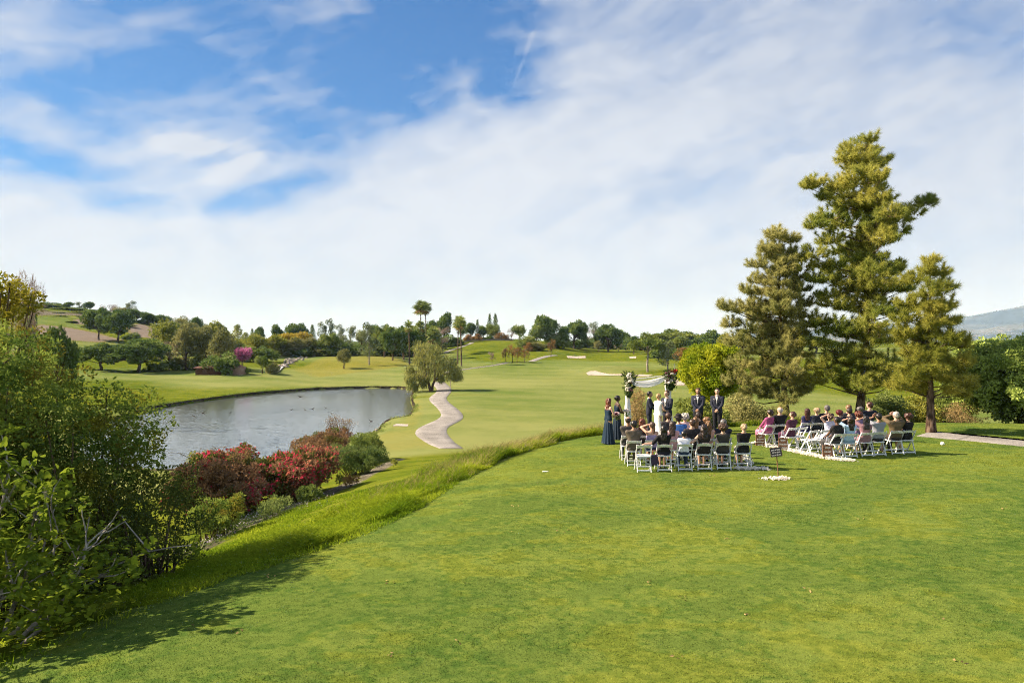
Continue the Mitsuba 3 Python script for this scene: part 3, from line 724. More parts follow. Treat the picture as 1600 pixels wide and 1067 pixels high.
# u, bottom row (None: hidden), top row, width in pixels, species, distance (None: where the bottom row meets the ground), place
FT = [
    (36, None, 431, 56, 'bare', 75, 'L'), (50, None, 460, 22, 'conifer', 130, 'L'), (62, None, 470, 26, 'bush', 425, 'H'), (80, None, 470, 26, 'bush', 430, 'H'), (97, None, 472, 18, 'bush', 425, 'H'), (108, None, 470, 16, 'round', 425, 'H'),
    (70, None, 482, 40, 'mid_bush', 400, 'H'), (105, None, 480, 44, 'mid_bush', 395, 'H'), (140, None, 484, 40, 'mid_bush', 385, 'H'), (90, None, 496, 26, 'bush', 350, 'H'), (124, None, 472, 12, 'euc', 425, 'H'), (132, None, 474, 9, 'euc', 425, 'H'), (140, None, 469, 15, 'round', 420, 'H'),
    (66, None, 474, 50, 'mid_bush', 412, 'H'), (128, None, 482, 46, 'bush', 398, 'H'), (150, None, 484, 40, 'mid_bush', 402, 'H'), (180, None, 492, 36, 'mid_bush', 395, 'H'), (226, None, 494, 40, 'bush', 385, 'H'), (196, None, 506, 26, 'bush', 345, 'H'), (142, None, 506, 24, 'mid_bush', 320, 'H'), (60, None, 487, 24, 'mid_bush', 370, 'H'), (86, None, 491, 26, 'bush', 365, 'H'), (119, None, 489, 22, 'mid_bush', 375, 'H'), (136, None, 493, 26, 'bush', 360, 'H'), (152, None, 489, 26, 'mid_bush', 380, 'H'), (170, None, 499, 20, 'bush', 350, 'H'), (74, None, 499, 22, 'mid_bush', 345, 'H'), (100, None, 478, 26, 'bush', 410, 'H'), (120, None, 480, 26, 'bush', 405, 'H'), (112, None, 501, 15, 'bush', 330, 'H'), (155, None, 477, 38, 'oak', 285, 'H'), (184, None, 482, 42, 'oak', 285, 'H'), (172, None, 476, 24, 'bare', 420, 'H'), (206, None, 471, 16, 'euc', 410, 'H'), (190, None, 478, 24, 'olive', 410, 'H'),
    (213, None, 481, 32, 'round', 380, 'H'), (232, None, 486, 30, 'round', 380, 'H'), (247, None, 490, 24, 'round', 390, 'H'), (260, None, 491, 20, 'round', 400, 'H'), (205, 531, 516, 22, 'bush', None, 'H'), (90, None, 505, 44, 'oak', 95, 'L'),
    (157, 578, 533, 60, 'oak', None, 'F'), (216, 581, 527, 78, 'oak', None, 'F'), (264, 578, 534, 32, 'bare', None, 'F'), (264, None, 492, 48, 'light', 215, 'F'), (291, 578, 505, 52, 'olive', None, 'F'), (322, 577, 508, 50, 'olive', None, 'F'), (346, None, 513, 46, 'olive', 180, 'F'),
    (283, None, 491, 28, 'olive', 330, 'F'), (307, None, 490, 19, 'round', 330, 'F'), (335, None, 497, 38, 'light', 280, 'F'), (345, None, 544, 44, 'bush', 168, 'F'), (371, None, 508, 26, 'light_conifer', 260, 'F'), (379, 578, 537, 28, 'pink', None, 'F'),
    (382, 584, 568, 15, 'bush', None, 'F'), (410, 584, 552, 24, 'mid_round', None, 'F'), (424, 584, 563, 22, 'olive_bush', None, 'F'), (366, None, 524, 42, 'light', 230, 'F'), (404, None, 518, 38, 'light', 235, 'F'), (431, None, 519, 36, 'light', 240, 'F'), (405, None, 508, 20, 'round', 340, 'S'), (394, None, 514, 9, 'conifer', 340, 'S'),
    (300, None, 532, 36, 'mid_bush', 240, 'F'), (392, None, 535, 34, 'mid_bush', 215, 'F'), (414, None, 537, 30, 'bush', 215, 'F'),
    (434, None, 504, 20, 'round', 350, 'S'), (458, None, 500, 30, 'round', 350, 'S'), (474, None, 502, 22, 'round', 350, 'S'), (488, None, 508, 13, 'conifer', 340, 'S'), (452, None, 516, 42, 'yellow', 260, 'F'), (474, None, 514, 34, 'yellow', 262, 'F'), (440, 557, 529, 28, 'olive', None, 'F'), (461, 557, 527, 36, 'olive', None, 'F'),
    (486, 556, 527, 38, 'olive', None, 'F'), (500, 556, 530, 26, 'mid_round', None, 'F'), (503, None, 504, 15, 'euc', 330, 'S'), (516, None, 499, 15, 'euc', 330, 'S'), (531, None, 508, 17, 'euc', 320, 'S'), (517, 556, 517, 38, 'mid_round', None, 'F'), (547, None, 510, 24, 'euc', 260, 'S'),
    (538, 576, 545, 31, 'olive', None, 'F'), (577, 570, 505, 30, 'euc', None, 'F'), (600, 558, 502, 38, 'mid_round', None, 'F'), (613, 563, 508, 34, 'oak', None, 'F'), (630, 562, 507, 38, 'oak', None, 'F'), (647, None, 504, 34, 'mid_round', 245, 'F'),
    (565, None, 512, 20, 'olive', 280, 'S'), (694, None, 484, 28, 'round', 330, 'M'), (676, None, 494, 20, 'round', 330, 'M'), (690, None, 511, 22, 'bare', 290, 'M'), (719, None, 492, 18, 'round', 330, 'M'), (735, None, 500, 20, 'round', 345, 'M'), (746, None, 500, 9, 'conifer', 345, 'M'), (755, None, 507, 20, 'round', 345, 'M'),
    (765, None, 491, 10, 'conifer', 350, 'M'), (774, None, 491, 13, 'conifer', 350, 'M'), (768, None, 504, 26, 'mid_round', 343, 'M'), (732, None, 521, 14, 'russet_bush', 338, 'M'), (746, None, 520, 16, 'russet_bush', 338, 'M'), (783, None, 518, 19, 'russet_bush', 338, 'M'), (762, None, 522, 18, 'bush', 341, 'M'),
    (811, None, 505, 24, 'mid_round', 335, 'M'), (799, None, 514, 14, 'bare', 335, 'M'), (855, None, 489, 50, 'round', 300, 'E'), (838, None, 504, 28, 'mid_round', 295, 'E'), (880, None, 505, 22, 'round', 305, 'E'), (897, None, 497, 34, 'oak', 320, 'E'),
    (769, 568, 550, 11, 'bare', None, 'Y'), (790, 566, 545, 13, 'sparse', None, 'Y'), (801, 566, 539, 15, 'sparse', None, 'Y'), (808, 567, 543, 13, 'sparse', None, 'Y'), (820, 567, 546, 15, 'sparse', None, 'Y'), (822, None, 520, 28, 'mid_bush', 290, 'E'), (841, None, 530, 28, 'olive_bush', 275, 'E'), (826, None, 533, 16, 'russet_bush', 272, 'E'),
    (861, 558, 531, 14, 'sparse', None, 'Y'), (929, None, 504, 18, 'euc', 370, 'E'), (917, None, 513, 24, 'bare', 365, 'E'), (951, 550, 505, 37, 'oak', None, 'E'), (935, 550, 532, 16, 'olive', None, 'E'), (978, None, 517, 24, 'round', 345, 'E'), (990, 553, 524, 24, 'oak', None, 'E'), (966, 549, 530, 14, 'bare', None, 'E'),
    (1012, 581, 518, 46, 'umbrella', None, 'E'), (1044, 581, 533, 32, 'euc', None, 'E'), (1052, None, 513, 58, 'umbrella', 300, 'E'), (1077, None, 517, 42, 'umbrella', 300, 'E'), (1098, None, 517, 15, 'round', 330, 'E'), (1115, None, 514, 28, 'oak', 300, 'E'), (1070, 566, 540, 30, 'russet_bush', None, 'E'), (1130, None, 515, 22, 'light', 240, 'E'),
    (236, None, 530, 44, 'mid_bush', 250, 'F'), (285, 577, 552, 40, 'olive_bush', None, 'F'), (310, 577, 548, 36, 'mid_bush', None, 'F'), (270, 578, 556, 30, 'bush', None, 'F'), (336, 576, 550, 34, 'olive_bush', None, 'F'), (245, 580, 562, 30, 'bush', None, 'F'),
    (390, None, 528, 40, 'light', 250, 'F'), (420, None, 528, 44, 'olive', 245, 'F'), (446, 557, 536, 30, 'olive_bush', None, 'F'), (470, 557, 538, 34, 'bush', None, 'F'), (492, 556, 538, 34, 'olive_bush', None, 'F'), (512, 556, 538, 30, 'mid_bush', None, 'F'), (530, 556, 536, 34, 'bush', None, 'F'), (550, 555, 532, 36, 'bush', None, 'F'),
    (590, 556, 530, 34, 'mid_bush', None, 'F'), (610, 556, 528, 40, 'bush', None, 'F'), (632, 556, 528, 40, 'bush', None, 'F'), (655, 556, 526, 40, 'bush', None, 'M'), (676, 552, 526, 36, 'olive_bush', None, 'M'), (700, 541, 520, 36, 'bush', None, 'M'), (672, None, 502, 26, 'mid_round', 300, 'M'), (588, None, 504, 26, 'round', 280, 'F'), (624, None, 506, 32, 'mid_round', 280, 'F'), (660, None, 508, 30, 'round', 280, 'M'),
    (384, None, 520, 24, 'light_conifer', 255, 'F'), (356, None, 515, 26, 'light', 265, 'F'), (250, None, 508, 34, 'mid_round', 290, 'F'), (275, None, 500, 30, 'mid_round', 300, 'F'), (296, None, 498, 30, 'olive', 300, 'F'),
    (870, None, 515, 40, 'mid_bush', 300, 'E'), (900, None, 524, 40, 'bush', 330, 'E'), (930, None, 524, 44, 'bush', 360, 'E'), (962, None, 524, 40, 'bush', 365, 'E'), (1000, None, 526, 44, 'bush', 345, 'E'), (1030, None, 520, 40, 'mid_round', 300, 'E'), (1064, None, 522, 40, 'mid_round', 290, 'E'), (1090, None, 524, 44, 'oak', 290, 'E'), (1085, 560, 536, 40, 'mid_bush', None, 'E'), (1040, 560, 540, 44, 'bush', None, 'E'),
    (1160, None, 522, 50, 'oak', 280, 'R'), (1215, None, 520, 50, 'mid_round', 270, 'R'), (1275, None, 522, 50, 'oak', 280, 'R'), (1060, None, 525, 60, 'mid_bush', 330, 'E'), (640, None, 528, 60, 'bush', 330, 'F'), (560, None, 530, 50, 'bush', 300, 'F'), (470, None, 528, 60, 'bush', 280, 'F')]
PLACES = {'L': 'behind the shrubs at the left edge', 'H': 'on the left hillside', 'F': 'beyond the pond', 'S': 'on the skyline beyond the pond', 'M': 'on the mound right of the palms', 'E': 'at the end of the fairway', 'Y': 'beside the far path', 'R': 'behind the tall pines'}
count = {}
for row in FT:
    count[(row[4], row[6])] = count.get((row[4], row[6]), 0) + 1
done = {}
for row in sorted(FT, key=lambda r: r[0]):
    u, vb, vt, w, spc, d, plc = row
    P = hit(u, vb) if d is None else at(u, d)
    h = EYE + (CV - vt) * P[1] / FOC - P[2]
    wid = w * P[1] / FOC * 1.25
    name = NAMES.get(spc, 'bush' if 'bush' in spc else 'tree')
    key = key_of(name)
    i = done[(spc, plc)] = done.get((spc, plc), 0) + 1
    tot = count[(spc, plc)]
    lab = f'{LOOKS[spc]} {PLACES[plc]}'
    if tot > 1:
        lab += f', {ORD[i - 1]} of {tot} from left'
    g = np.random.default_rng(u * 7 + int(vt))
    scene[key] = {'type': 'instance', 'shapegroup': {'type': 'ref', 'id': f'species_{spc}_{int(g.integers(2))}'}, 'to_world': T(pose(P[0], P[1], P[2] - 0.02 * h, g.uniform(0, 6.28), (wid, wid, h * 1.03)))}
    tag(key, lab, 'bush' if 'bush' in spc else 'tree', f'far {"bushes" if "bush" in spc else "trees"} {PLACES[plc]}')


# palms
def fan_palm(h, cr, g, skirt=True):
    """trunk, green fans, dead skirt; h to the crown's heart, cr crown radius"""
    lean = g.uniform(-0.03, 0.03) * h
    trunk = tube([[0, 0, -0.5], [lean * 0.3, 0, h * 0.5], [lean, 0, h]], [0.26, 0.19, 0.17], 8)
    fans, dead = [], []

    def fan(origin, az, elv, r, lst, nseg=13):
        d = np.array([math.cos(az) * math.cos(elv), math.sin(az) * math.cos(elv), math.sin(elv)])
        sd = np.array([-math.sin(az), math.cos(az), 0])
        stem = origin + d * r * 0.45
        lst.append(blades(origin[None], d[None], np.array([r * 0.5]), np.array([0.07]), g, 0.0))
        t = np.linspace(-1.25, 1.25, nseg)
        D = unit(np.cos(t)[:, None] * d + np.sin(t)[:, None] * sd + np.array([0, 0, -0.12]))
        lst.append(blades(np.repeat(stem[None], nseg, 0), D, np.full(nseg, r * 0.62), np.full(nseg, r * 0.11), g, 0.25))
    heart = np.array([lean, 0, h])
    for k in range(34):
        fan(heart + [0, 0, g.uniform(-0.45, 0.35) * cr], g.uniform(0, 6.28), math.radians(g.uniform(-50, 85)), cr * g.uniform(0.8, 1.05), fans)
    if skirt:
        for k in range(16):
            fan(heart + [0, 0, -0.3], g.uniform(0, 6.28), math.radians(g.uniform(-75, -35)), cr * g.uniform(0.7, 0.95), dead, 8)
    return trunk, join(fans), join(dead) if dead else None


palms = [(640, 571, 502, 17, None, 'single palm standing left of the willow crown'), (656, None, 503, 17, 262, 'shorter palm beside the two tallest palms'), (658, None, 470, 23, 268, 'tallest palm with big round crown, left of the pair'), (666, None, 473, 20, 275, 'tall palm right behind the tallest palm'),
         (678, None, 513, 27, 250, 'short thick palm just above the willow'), (715, 569, 494, 21, None, 'left palm of the pair right of the willow'), (721, 572, 496, 20, None, 'right palm of the pair right of the willow')]
for k, (u, vb, vt, w, d, lab) in enumerate(palms):
    P = hit(u, vb) if d is None else at(u, d)
    cr = w * P[1] / FOC * 0.5 * 1.1
    h = EYE + (CV - vt) * P[1] / FOC - P[2] - cr * 0.85
    g = np.random.default_rng(400 + k)
    tr, fa, de = fan_palm(h, cr, g)
    t = thing('palm_tree', lab, 'palm tree', 'tall fan palms beyond the pond')
    M = pose(P[0], P[1], P[2])
    put('trunk', moved(tr, M), 'm_bark', t, 40)
    put('crown', moved(fa, M), 'm_palm_leaf', t)
    put('dry_skirt', moved(de, M), 'm_palm_dead', t)

# the willow over the path
g = np.random.default_rng(55)
P0 = hit(673, 611.5)
pxm = P0[1] / FOC


def wpt(u, v, dy=0.0):
    p = world(u, v, P0[1] + dy)
    return p


wc, wr = [], []
for (X, Y, r) in [(1200, 380, 60), (1260, 370, 60), (1320, 390, 55), (1230, 430, 60), (1300, 440, 70), (1370, 450, 60), (1420, 470, 45), (1220, 490, 50), (1300, 510, 60), (1380, 520, 60), (1440, 510, 40), (1440, 540, 28), (1150, 510, 40), (1190, 540, 40), (1140, 550, 40), (1160, 590, 40), (1180, 610, 26), (1250, 540, 46), (1190, 440, 35), (1290, 400, 50), (1340, 560, 22), (1235, 575, 28), (1420, 545, 25)]:
    u, v = 350 + X / 3.9525, 450 + Y / 3.9525
    for dy in (-1.4, 0.6, 1.9):
        wc.append(wpt(u + g.normal() * 2, v + g.normal() * 2, dy + g.normal() * 0.5))
        wr.append(np.array([1.0, 1.0, 1.1]) * r / 3.9525 * pxm * 0.78)
wc, wr = np.array(wc), np.array(wr)
nst = 95
P = np.repeat(wc, nst, 0) + rand_dirs(len(wc) * nst, g) * np.repeat(wr, nst, 0) * (0.4 + 0.6 * g.random((len(wc) * nst, 1)))
D = unit(g.normal(size=(len(P), 3)) * [0.35, 0.35, 0.25] + [0, 0, -0.8])
crown = blades(P, D, 0.55 + 0.5 * g.random(len(P)), np.full(len(P), 0.10), g, 0.1)
t = thing('willow_tree', 'drooping olive green willow beside the cart path at the pond', 'tree')
base = P0 - [0, 0, 0.2]
wood = [tube([base, base + [-0.25, 0, 1.2], base + [-0.6, 0.1, 2.4]], [0.34, 0.25, 0.2], 8), tube([base + [0.15, 0, 0], base + [0.35, 0, 1.3], base + [0.9, 0, 2.6]], [0.3, 0.22, 0.16], 8)]
for c in wc[::4]:
    s0 = base + [-0.5 if c[0] < base[0] else 0.7, 0, 2.0]
    wood.append(tube([s0, (s0 + c) / 2 + [0, 0, 0.5], c], [0.12, 0.08, 0.03], 5))
put('trunk', join(wood), 'm_bark', t, 40)
put('crown', crown, 'm_willow_leaf', t)

# ------------------------------------------------------------------ small things of the far ground
_ico = trimesh.creation.icosphere(subdivisions=2)


def rock(r, g, flat=0.7):
    v = np.array(_ico.vertices)
    v = v * (0.72 + 0.5 * meshkit.fbm(v * 1.3 + g.uniform(0, 50, 3), 3)[:, None])
    for _ in range(5):
        d = rand_dirs(1, g)[0]
        h = v @ d
        v = v - np.outer(np.maximum(h - 0.66, 0), d)
    return v * [r * g.uniform(0.9, 1.3), r * g.uniform(0.8, 1.1), r * flat], np.array(_ico.faces)


scene['m_rock'] = {'type': 'twosided', 'bsdf': {'type': 'diffuse', 'reflectance': proc(lambda p, n, uv: mix((0.10, 0.088, 0.075), (0.34, 0.31, 0.275), fbm(p.x * 1.6, p.y * 1.6, p.z * 1.6, 3)))}}
g = np.random.default_rng(61)
t = thing('rock_cascade', 'tumble of pale boulders running down the bank beyond the pond', 'waterfall')
bed_px = np.array([(432, 581), (438, 577), (444, 572), (452, 567), (460, 563), (468, 560), (478, 557.5)])
for k in range(64):
    s = g.random() ** 0.8
    u = np.interp(s, np.linspace(0, 1, 7), bed_px[:, 0]) + g.normal() * (3 + 5 * s)
    v = np.interp(s, np.linspace(0, 1, 7), bed_px[:, 1]) + g.normal() * 1.1
    P = hit(u, v)
    r = g.uniform(0.3, 0.8)
    put('boulder', moved(rock(r, g), pose(P[0], P[1], P[2] + r * 0.15, g.uniform(0, 6))), 'm_rock', t, 30)
C = np.array([hit(u, v) for u, v in bed_px[:4]]) + [0, 0, 0.30]
C = np.vstack([C[0] - [0, 3.0, 0.5], C])
wid = np.array([1.0, 0.7, 0.4, 0.3, 0.2])
V = np.vstack([C - np.column_stack([wid, 0 * wid, 0 * wid]), C + np.column_stack([wid, 0 * wid, 0 * wid])])
i = np.arange(4)
put('white_water', (V, np.vstack([np.stack([i, i + 5, i + 6], 1), np.stack([i, i + 6, i + 1], 1)])), cloth((0.8, 0.82, 0.84), 0.5), t)
for k, (u, v, r, lab) in enumerate([(584, 677, 0.40, 'biggest pale boulder at the near right corner of the pond'), (589, 671.5, 0.27, 'pale rock on the pond edge above the biggest boulder'), (594, 667, 0.25, 'pale rock on the pond edge, third up from the biggest boulder'), (600, 662.5, 0.22, 'flat pale rock on the pond edge left of the slab'),
                                    (607, 659.5, 0.2, 'small pale rock at the bend of the pond edge'), (652, 614.6, 0.42, 'white boulder below the willow trunk'), (646, 616.5, 0.35, 'grey rock at the water left of the white boulder'), (643, 619, 0.3, 'dark rock at the pond corner under the willow'), (658, 618, 0.28, 'flat pale rock in the grass under the willow'),
                                    (232, 637.5, 0.4, 'pale rock at the far left corner of the pond'), (240, 635.5, 0.4, 'smaller pale rock at the far left corner of the pond'), (319, 623.3, 0.4, 'lone pale rock on the far bank of the pond')]):
    P = np.array([*px_plane(u, v, -5.62), -5.70])
    key = key_of('shore_rock')
    put(key, moved(rock(r, g), pose(P[0], P[1], max(P[2], -5.75) + r * 0.12, g.uniform(0, 6))), 'm_rock', smooth=30)
    tag(key, lab, 'rock', 'rocks along the pond edge')

# brown hut under the vine
t = thing('hut', 'low brown block hut half hidden by a dark bush beyond the pond', 'hut')
P = hit(344, 585.6)
s = P[1] / FOC
brown = bark((0.075, 0.040, 0.030), (0.13, 0.075, 0.055), 3, 6)
scene['m_hut'] = brown
hutw = 52 * s
b1 = trimesh.creation.box((hutw, 5, 2.0))
put('wall', moved(tm(b1), pose(P[0] - 2, P[1] + 2.5, P[2] + 0.7)), 'm_hut', t)
b2 = trimesh.creation.box((15 * s, 4, 2.2))
put('wall', moved(tm(b2), pose(P[0] + 24 * s, P[1] + 1.6, P[2] + 0.8)), cloth((0.30, 0.20, 0.15)), t)
rf = trimesh.Trimesh([(-hutw / 2 - .4, -3, 0), (hutw / 2 + .4, -3, 0), (hutw / 2 + .4, 3, 0), (-hutw / 2 - .4, 3, 0), (-hutw / 2 + 2, 0, 1.0), (hutw / 2 - 2, 0, 1.0), (-hutw / 2 - .4, -3, -.15), (hutw / 2 + .4, -3, -.15), (hutw / 2 + .4, 3, -.15), (-hutw / 2 - .4, 3, -.15)],
                     [(0, 1, 5), (0, 5, 4), (1, 2, 5), (2, 3, 4), (2, 4, 5), (3, 0, 4), (0, 6, 7), (0, 7, 1), (1, 7, 8), (1, 8, 2), (2, 8, 9), (2, 9, 3), (3, 9, 6), (3, 6, 0), (6, 9, 8), (6, 8, 7)], process=False)
put('roof', moved(tm(rf), pose(P[0] - 2, P[1] + 2.5, P[2] + 1.72)), cloth((0.13, 0.060, 0.048)), t)
cp = trimesh.creation.cone(1.6, 0.9, sections=4)
put('roof', moved(tm(cp), pose(P[0] + 24 * s, P[1] + 1.6, P[2] + 1.88, 0.785)), cloth((0.22, 0.10, 0.08)), t)

# low stone wall on the mound
t = thing('retaining_wall', 'low pinkish stone wall along the top of the mound', 'wall')
wl = smooth_line([at(u, 336)[:2] for u in (724, 738, 752, 770, 790, 802)], 1.3)
for k, (a, b) in enumerate(zip(wl[:-1], wl[1:])):
    z = gz1(*a)
    m = trimesh.creation.box((np.linalg.norm(b - a) * 0.96, 0.7, g.uniform(0.75, 1.0)))
    put('block', moved(tm(m), pose((a[0] + b[0]) / 2, (a[1] + b[1]) / 2, z + 0.35, math.atan2(b[1] - a[1], b[0] - a[0]))), 'm_rock', t)

# ducks on the pond
dbody = trimesh.creation.icosphere(subdivisions=2)
dv = np.array(dbody.vertices) * [0.20, 0.11, 0.09]
dv[:, 2] += np.where(dv[:, 0] < -0.14, (-0.14 - dv[:, 0]) * 0.7, 0)
duck_body = (dv + [0, 0, 0.05], np.array(dbody.faces))
duck_head = join([tm(trimesh.creation.icosphere(subdivisions=2, radius=0.065).apply_translation([0.24, 0, 0.25])), tube([[0.17, 0, 0.08], [0.21, 0, 0.16], [0.24, 0, 0.24]], [0.06, 0.045, 0.045], 8), tube([[0.28, 0, 0.245], [0.38, 0, 0.23]], [0.026, 0.012], 6)])
db, dh = mikit.ply(duck_body, cloth((0.055, 0.045, 0.035)), smooth=True), mikit.ply(duck_head, cloth((0.035, 0.035, 0.030)), smooth=True)
ducks = [(469, 620.3, 1.37, 'dark duck leaving a wake near the far bank'), (455, 640.4, 0.94, 'dark duck left of centre on the pond'), (477, 641, 0.79, 'small duck just right of the left of centre duck'), (488, 639, 0.94, 'duck in the middle of the pond'), (509, 638, 0.79, 'rightmost duck of the loose row in mid pond'), (580, 658.5, 1.01, 'duck near the right shore of the pond'),
         (359, 645, 0.86, 'duck near the left end of the pond, right one of the two'), (303, 650.5, 0.79, 'leftmost duck on the pond beside the shrubs'), (317, 645.5, 0.94, 'duck near the left end of the pond, left one of the two'), (445, 614.5, 0.72, 'duck close under the far bank')]
for k, (u, v, sc, lab) in enumerate(ducks):
    x, y = px_plane(u, v, WATER)
    t = thing('duck', lab, 'duck', 'ducks swimming on the pond')
    M = pose(x, y, WATER, [3.1, 0.4, 2.6, 0.2, 3.3, 2.9, 0.1, 3.0, 0.5, 2.8][k], sc * 0.75)
    put('body', db, None, t, M=M)
    put('head', dh, None, t, M=M)

# thin pale stakes by the far trees and a drinking post by the path
for k, (u, v, h, w, c, lab) in enumerate([(1053.5, 582, 2.3, 0.16, (0.6, 0.56, 0.5), 'tall pale stake right of the far pine trunks'), (704, 606, 1.5, 0.14, (0.30, 0.25, 0.2), 'short brown post beside the cart path near the willow')]):
    P = hit(u, v)
    key = key_of('marker_post')
    put(key, tube([P - [0, 0, 0.3], P + [0, 0, h * 0.96], P + [0, 0, h]], [w / 2, w / 2, w / 3], 8), cloth(c), smooth=40)
    tag(key, lab, 'post')

# rushes and tufts along the water's edge
g = np.random.default_rng(77)
ln = np.array(POND.buffer(0.55).exterior.segmentize(0.25).coords)
sel = g.choice(len(ln), 5200)
pt = ln[sel] + g.normal(size=(5200, 2)) * 0.28
tuf = meshkit.fbm(np.column_stack([pt, 0 * pt[:, 0]]) * 0.35, 3, 5)
keep = (tuf > 0.47) & (pt[:, 1] > 60)
pt, tuf = pt[keep], tuf[keep]
put('rushes', blades(np.column_stack([pt, ground(pt[:, 0], pt[:, 1]) - 0.05]), unit(g.normal(size=(len(pt), 3)) * 0.35 + [0, 0, 1]), g.uniform(0.2, 0.55, len(pt)), 0.06, g, 0.3), 'm_mid_leaf')
tag('rushes', 'ragged tufts of grass along the edge of the pond', 'grass', kind='stuff')

# haze
scene['haze_air'] = {'type': 'homogeneous', 'albedo': rgb((0.90, 0.95, 0.98)), 'sigma_t': rgb((0.000028, 0.000040, 0.000064))}
HZ0, HZ1 = min(float(gv[:, 2].min()), -7.2) - 1.0, float(mv[..., 2].max()) + 3.0
scene['haze'] = {'type': 'cube', 'to_world': T().translate([0, 0, (HZ1 + HZ0) / 2]) @ T().scale([17000, 17000, (HZ1 - HZ0) / 2]), 'bsdf': {'type': 'null'}, 'interior': {'type': 'ref', 'id': 'haze_air'}}
tag('haze', 'thin blue haze of the air', kind='stuff')


# ------------------------------------------------------------------ the three tall pines behind the guests
def zoomed(lst):
    return [(1100 + X / 2.134, 200 + Y / 2.134, r / 2.134) for X, Y, r in lst]


PINE_A = zoomed([(540, 50, 28), (500, 75, 42), (560, 90, 40), (520, 130, 60), (580, 120, 30), (470, 110, 35), (370, 190, 40), (395, 235, 22), (350, 200, 24), (500, 190, 66), (580, 200, 42), (440, 200, 30), (480, 260, 70), (560, 270, 58), (430, 300, 56), (370, 330, 42), (500, 330, 66), (590, 330, 56), (640, 310, 46),
                 (690, 290, 40), (735, 260, 32), (755, 245, 16), (650, 350, 38), (420, 380, 54), (520, 390, 56), (600, 385, 36), (360, 430, 46), (330, 470, 36), (420, 460, 56), (500, 440, 46), (560, 470, 62), (620, 480, 46), (650, 470, 26), (390, 510, 54), (480, 520, 64), (560, 540, 62), (640, 540, 54), (675, 540, 26), (450, 590, 64),
                 (530, 610, 64), (600, 620, 64), (650, 610, 46), (400, 570, 26), (380, 650, 50), (450, 680, 64), (540, 700, 64), (610, 710, 64), (370, 720, 54), (440, 770, 64), (520, 790, 70), (600, 800, 64), (650, 790, 46), (390, 800, 54), (430, 845, 54), (500, 860, 50), (580, 855, 50), (640, 850, 44), (370, 850, 36)])
PINE_B = zoomed([(250, 355, 26), (220, 372, 32), (280, 380, 32), (205, 410, 36), (260, 430, 50), (310, 440, 30), (185, 460, 40), (240, 490, 50), (300, 500, 40), (168, 512, 30), (330, 540, 32), (140, 545, 22), (200, 550, 54), (270, 560, 54), (340, 590, 28), (160, 600, 44), (72, 600, 26), (110, 612, 36), (230, 620, 54), (300, 630, 50),
                 (98, 660, 36), (160, 680, 54), (240, 690, 54), (310, 690, 46), (350, 660, 32), (110, 720, 46), (180, 750, 54), (260, 750, 54), (320, 760, 46), (120, 790, 46), (190, 820, 50), (260, 815, 44), (320, 830, 40), (110, 850, 46), (170, 880, 44), (320, 870, 36), (130, 905, 36), (345, 880, 26), (210, 895, 26)])
PINE_C = zoomed([(755, 448, 18), (722, 480, 26), (770, 490, 26), (740, 510, 40), (780, 540, 32), (728, 560, 44), (698, 590, 36), (770, 600, 44), (808, 610, 22), (678, 640, 40), (740, 650, 44), (800, 650, 26), (660, 690, 36), (720, 700, 46), (780, 700, 46), (828, 720, 36), (872, 728, 20), (690, 760, 46), (760, 760, 46), (820, 780, 46),
                 (870, 790, 32), (680, 820, 44), (740, 830, 38), (800, 840, 44), (860, 845, 40), (890, 868, 22), (850, 890, 22), (650, 865, 36), (700, 872, 30)])


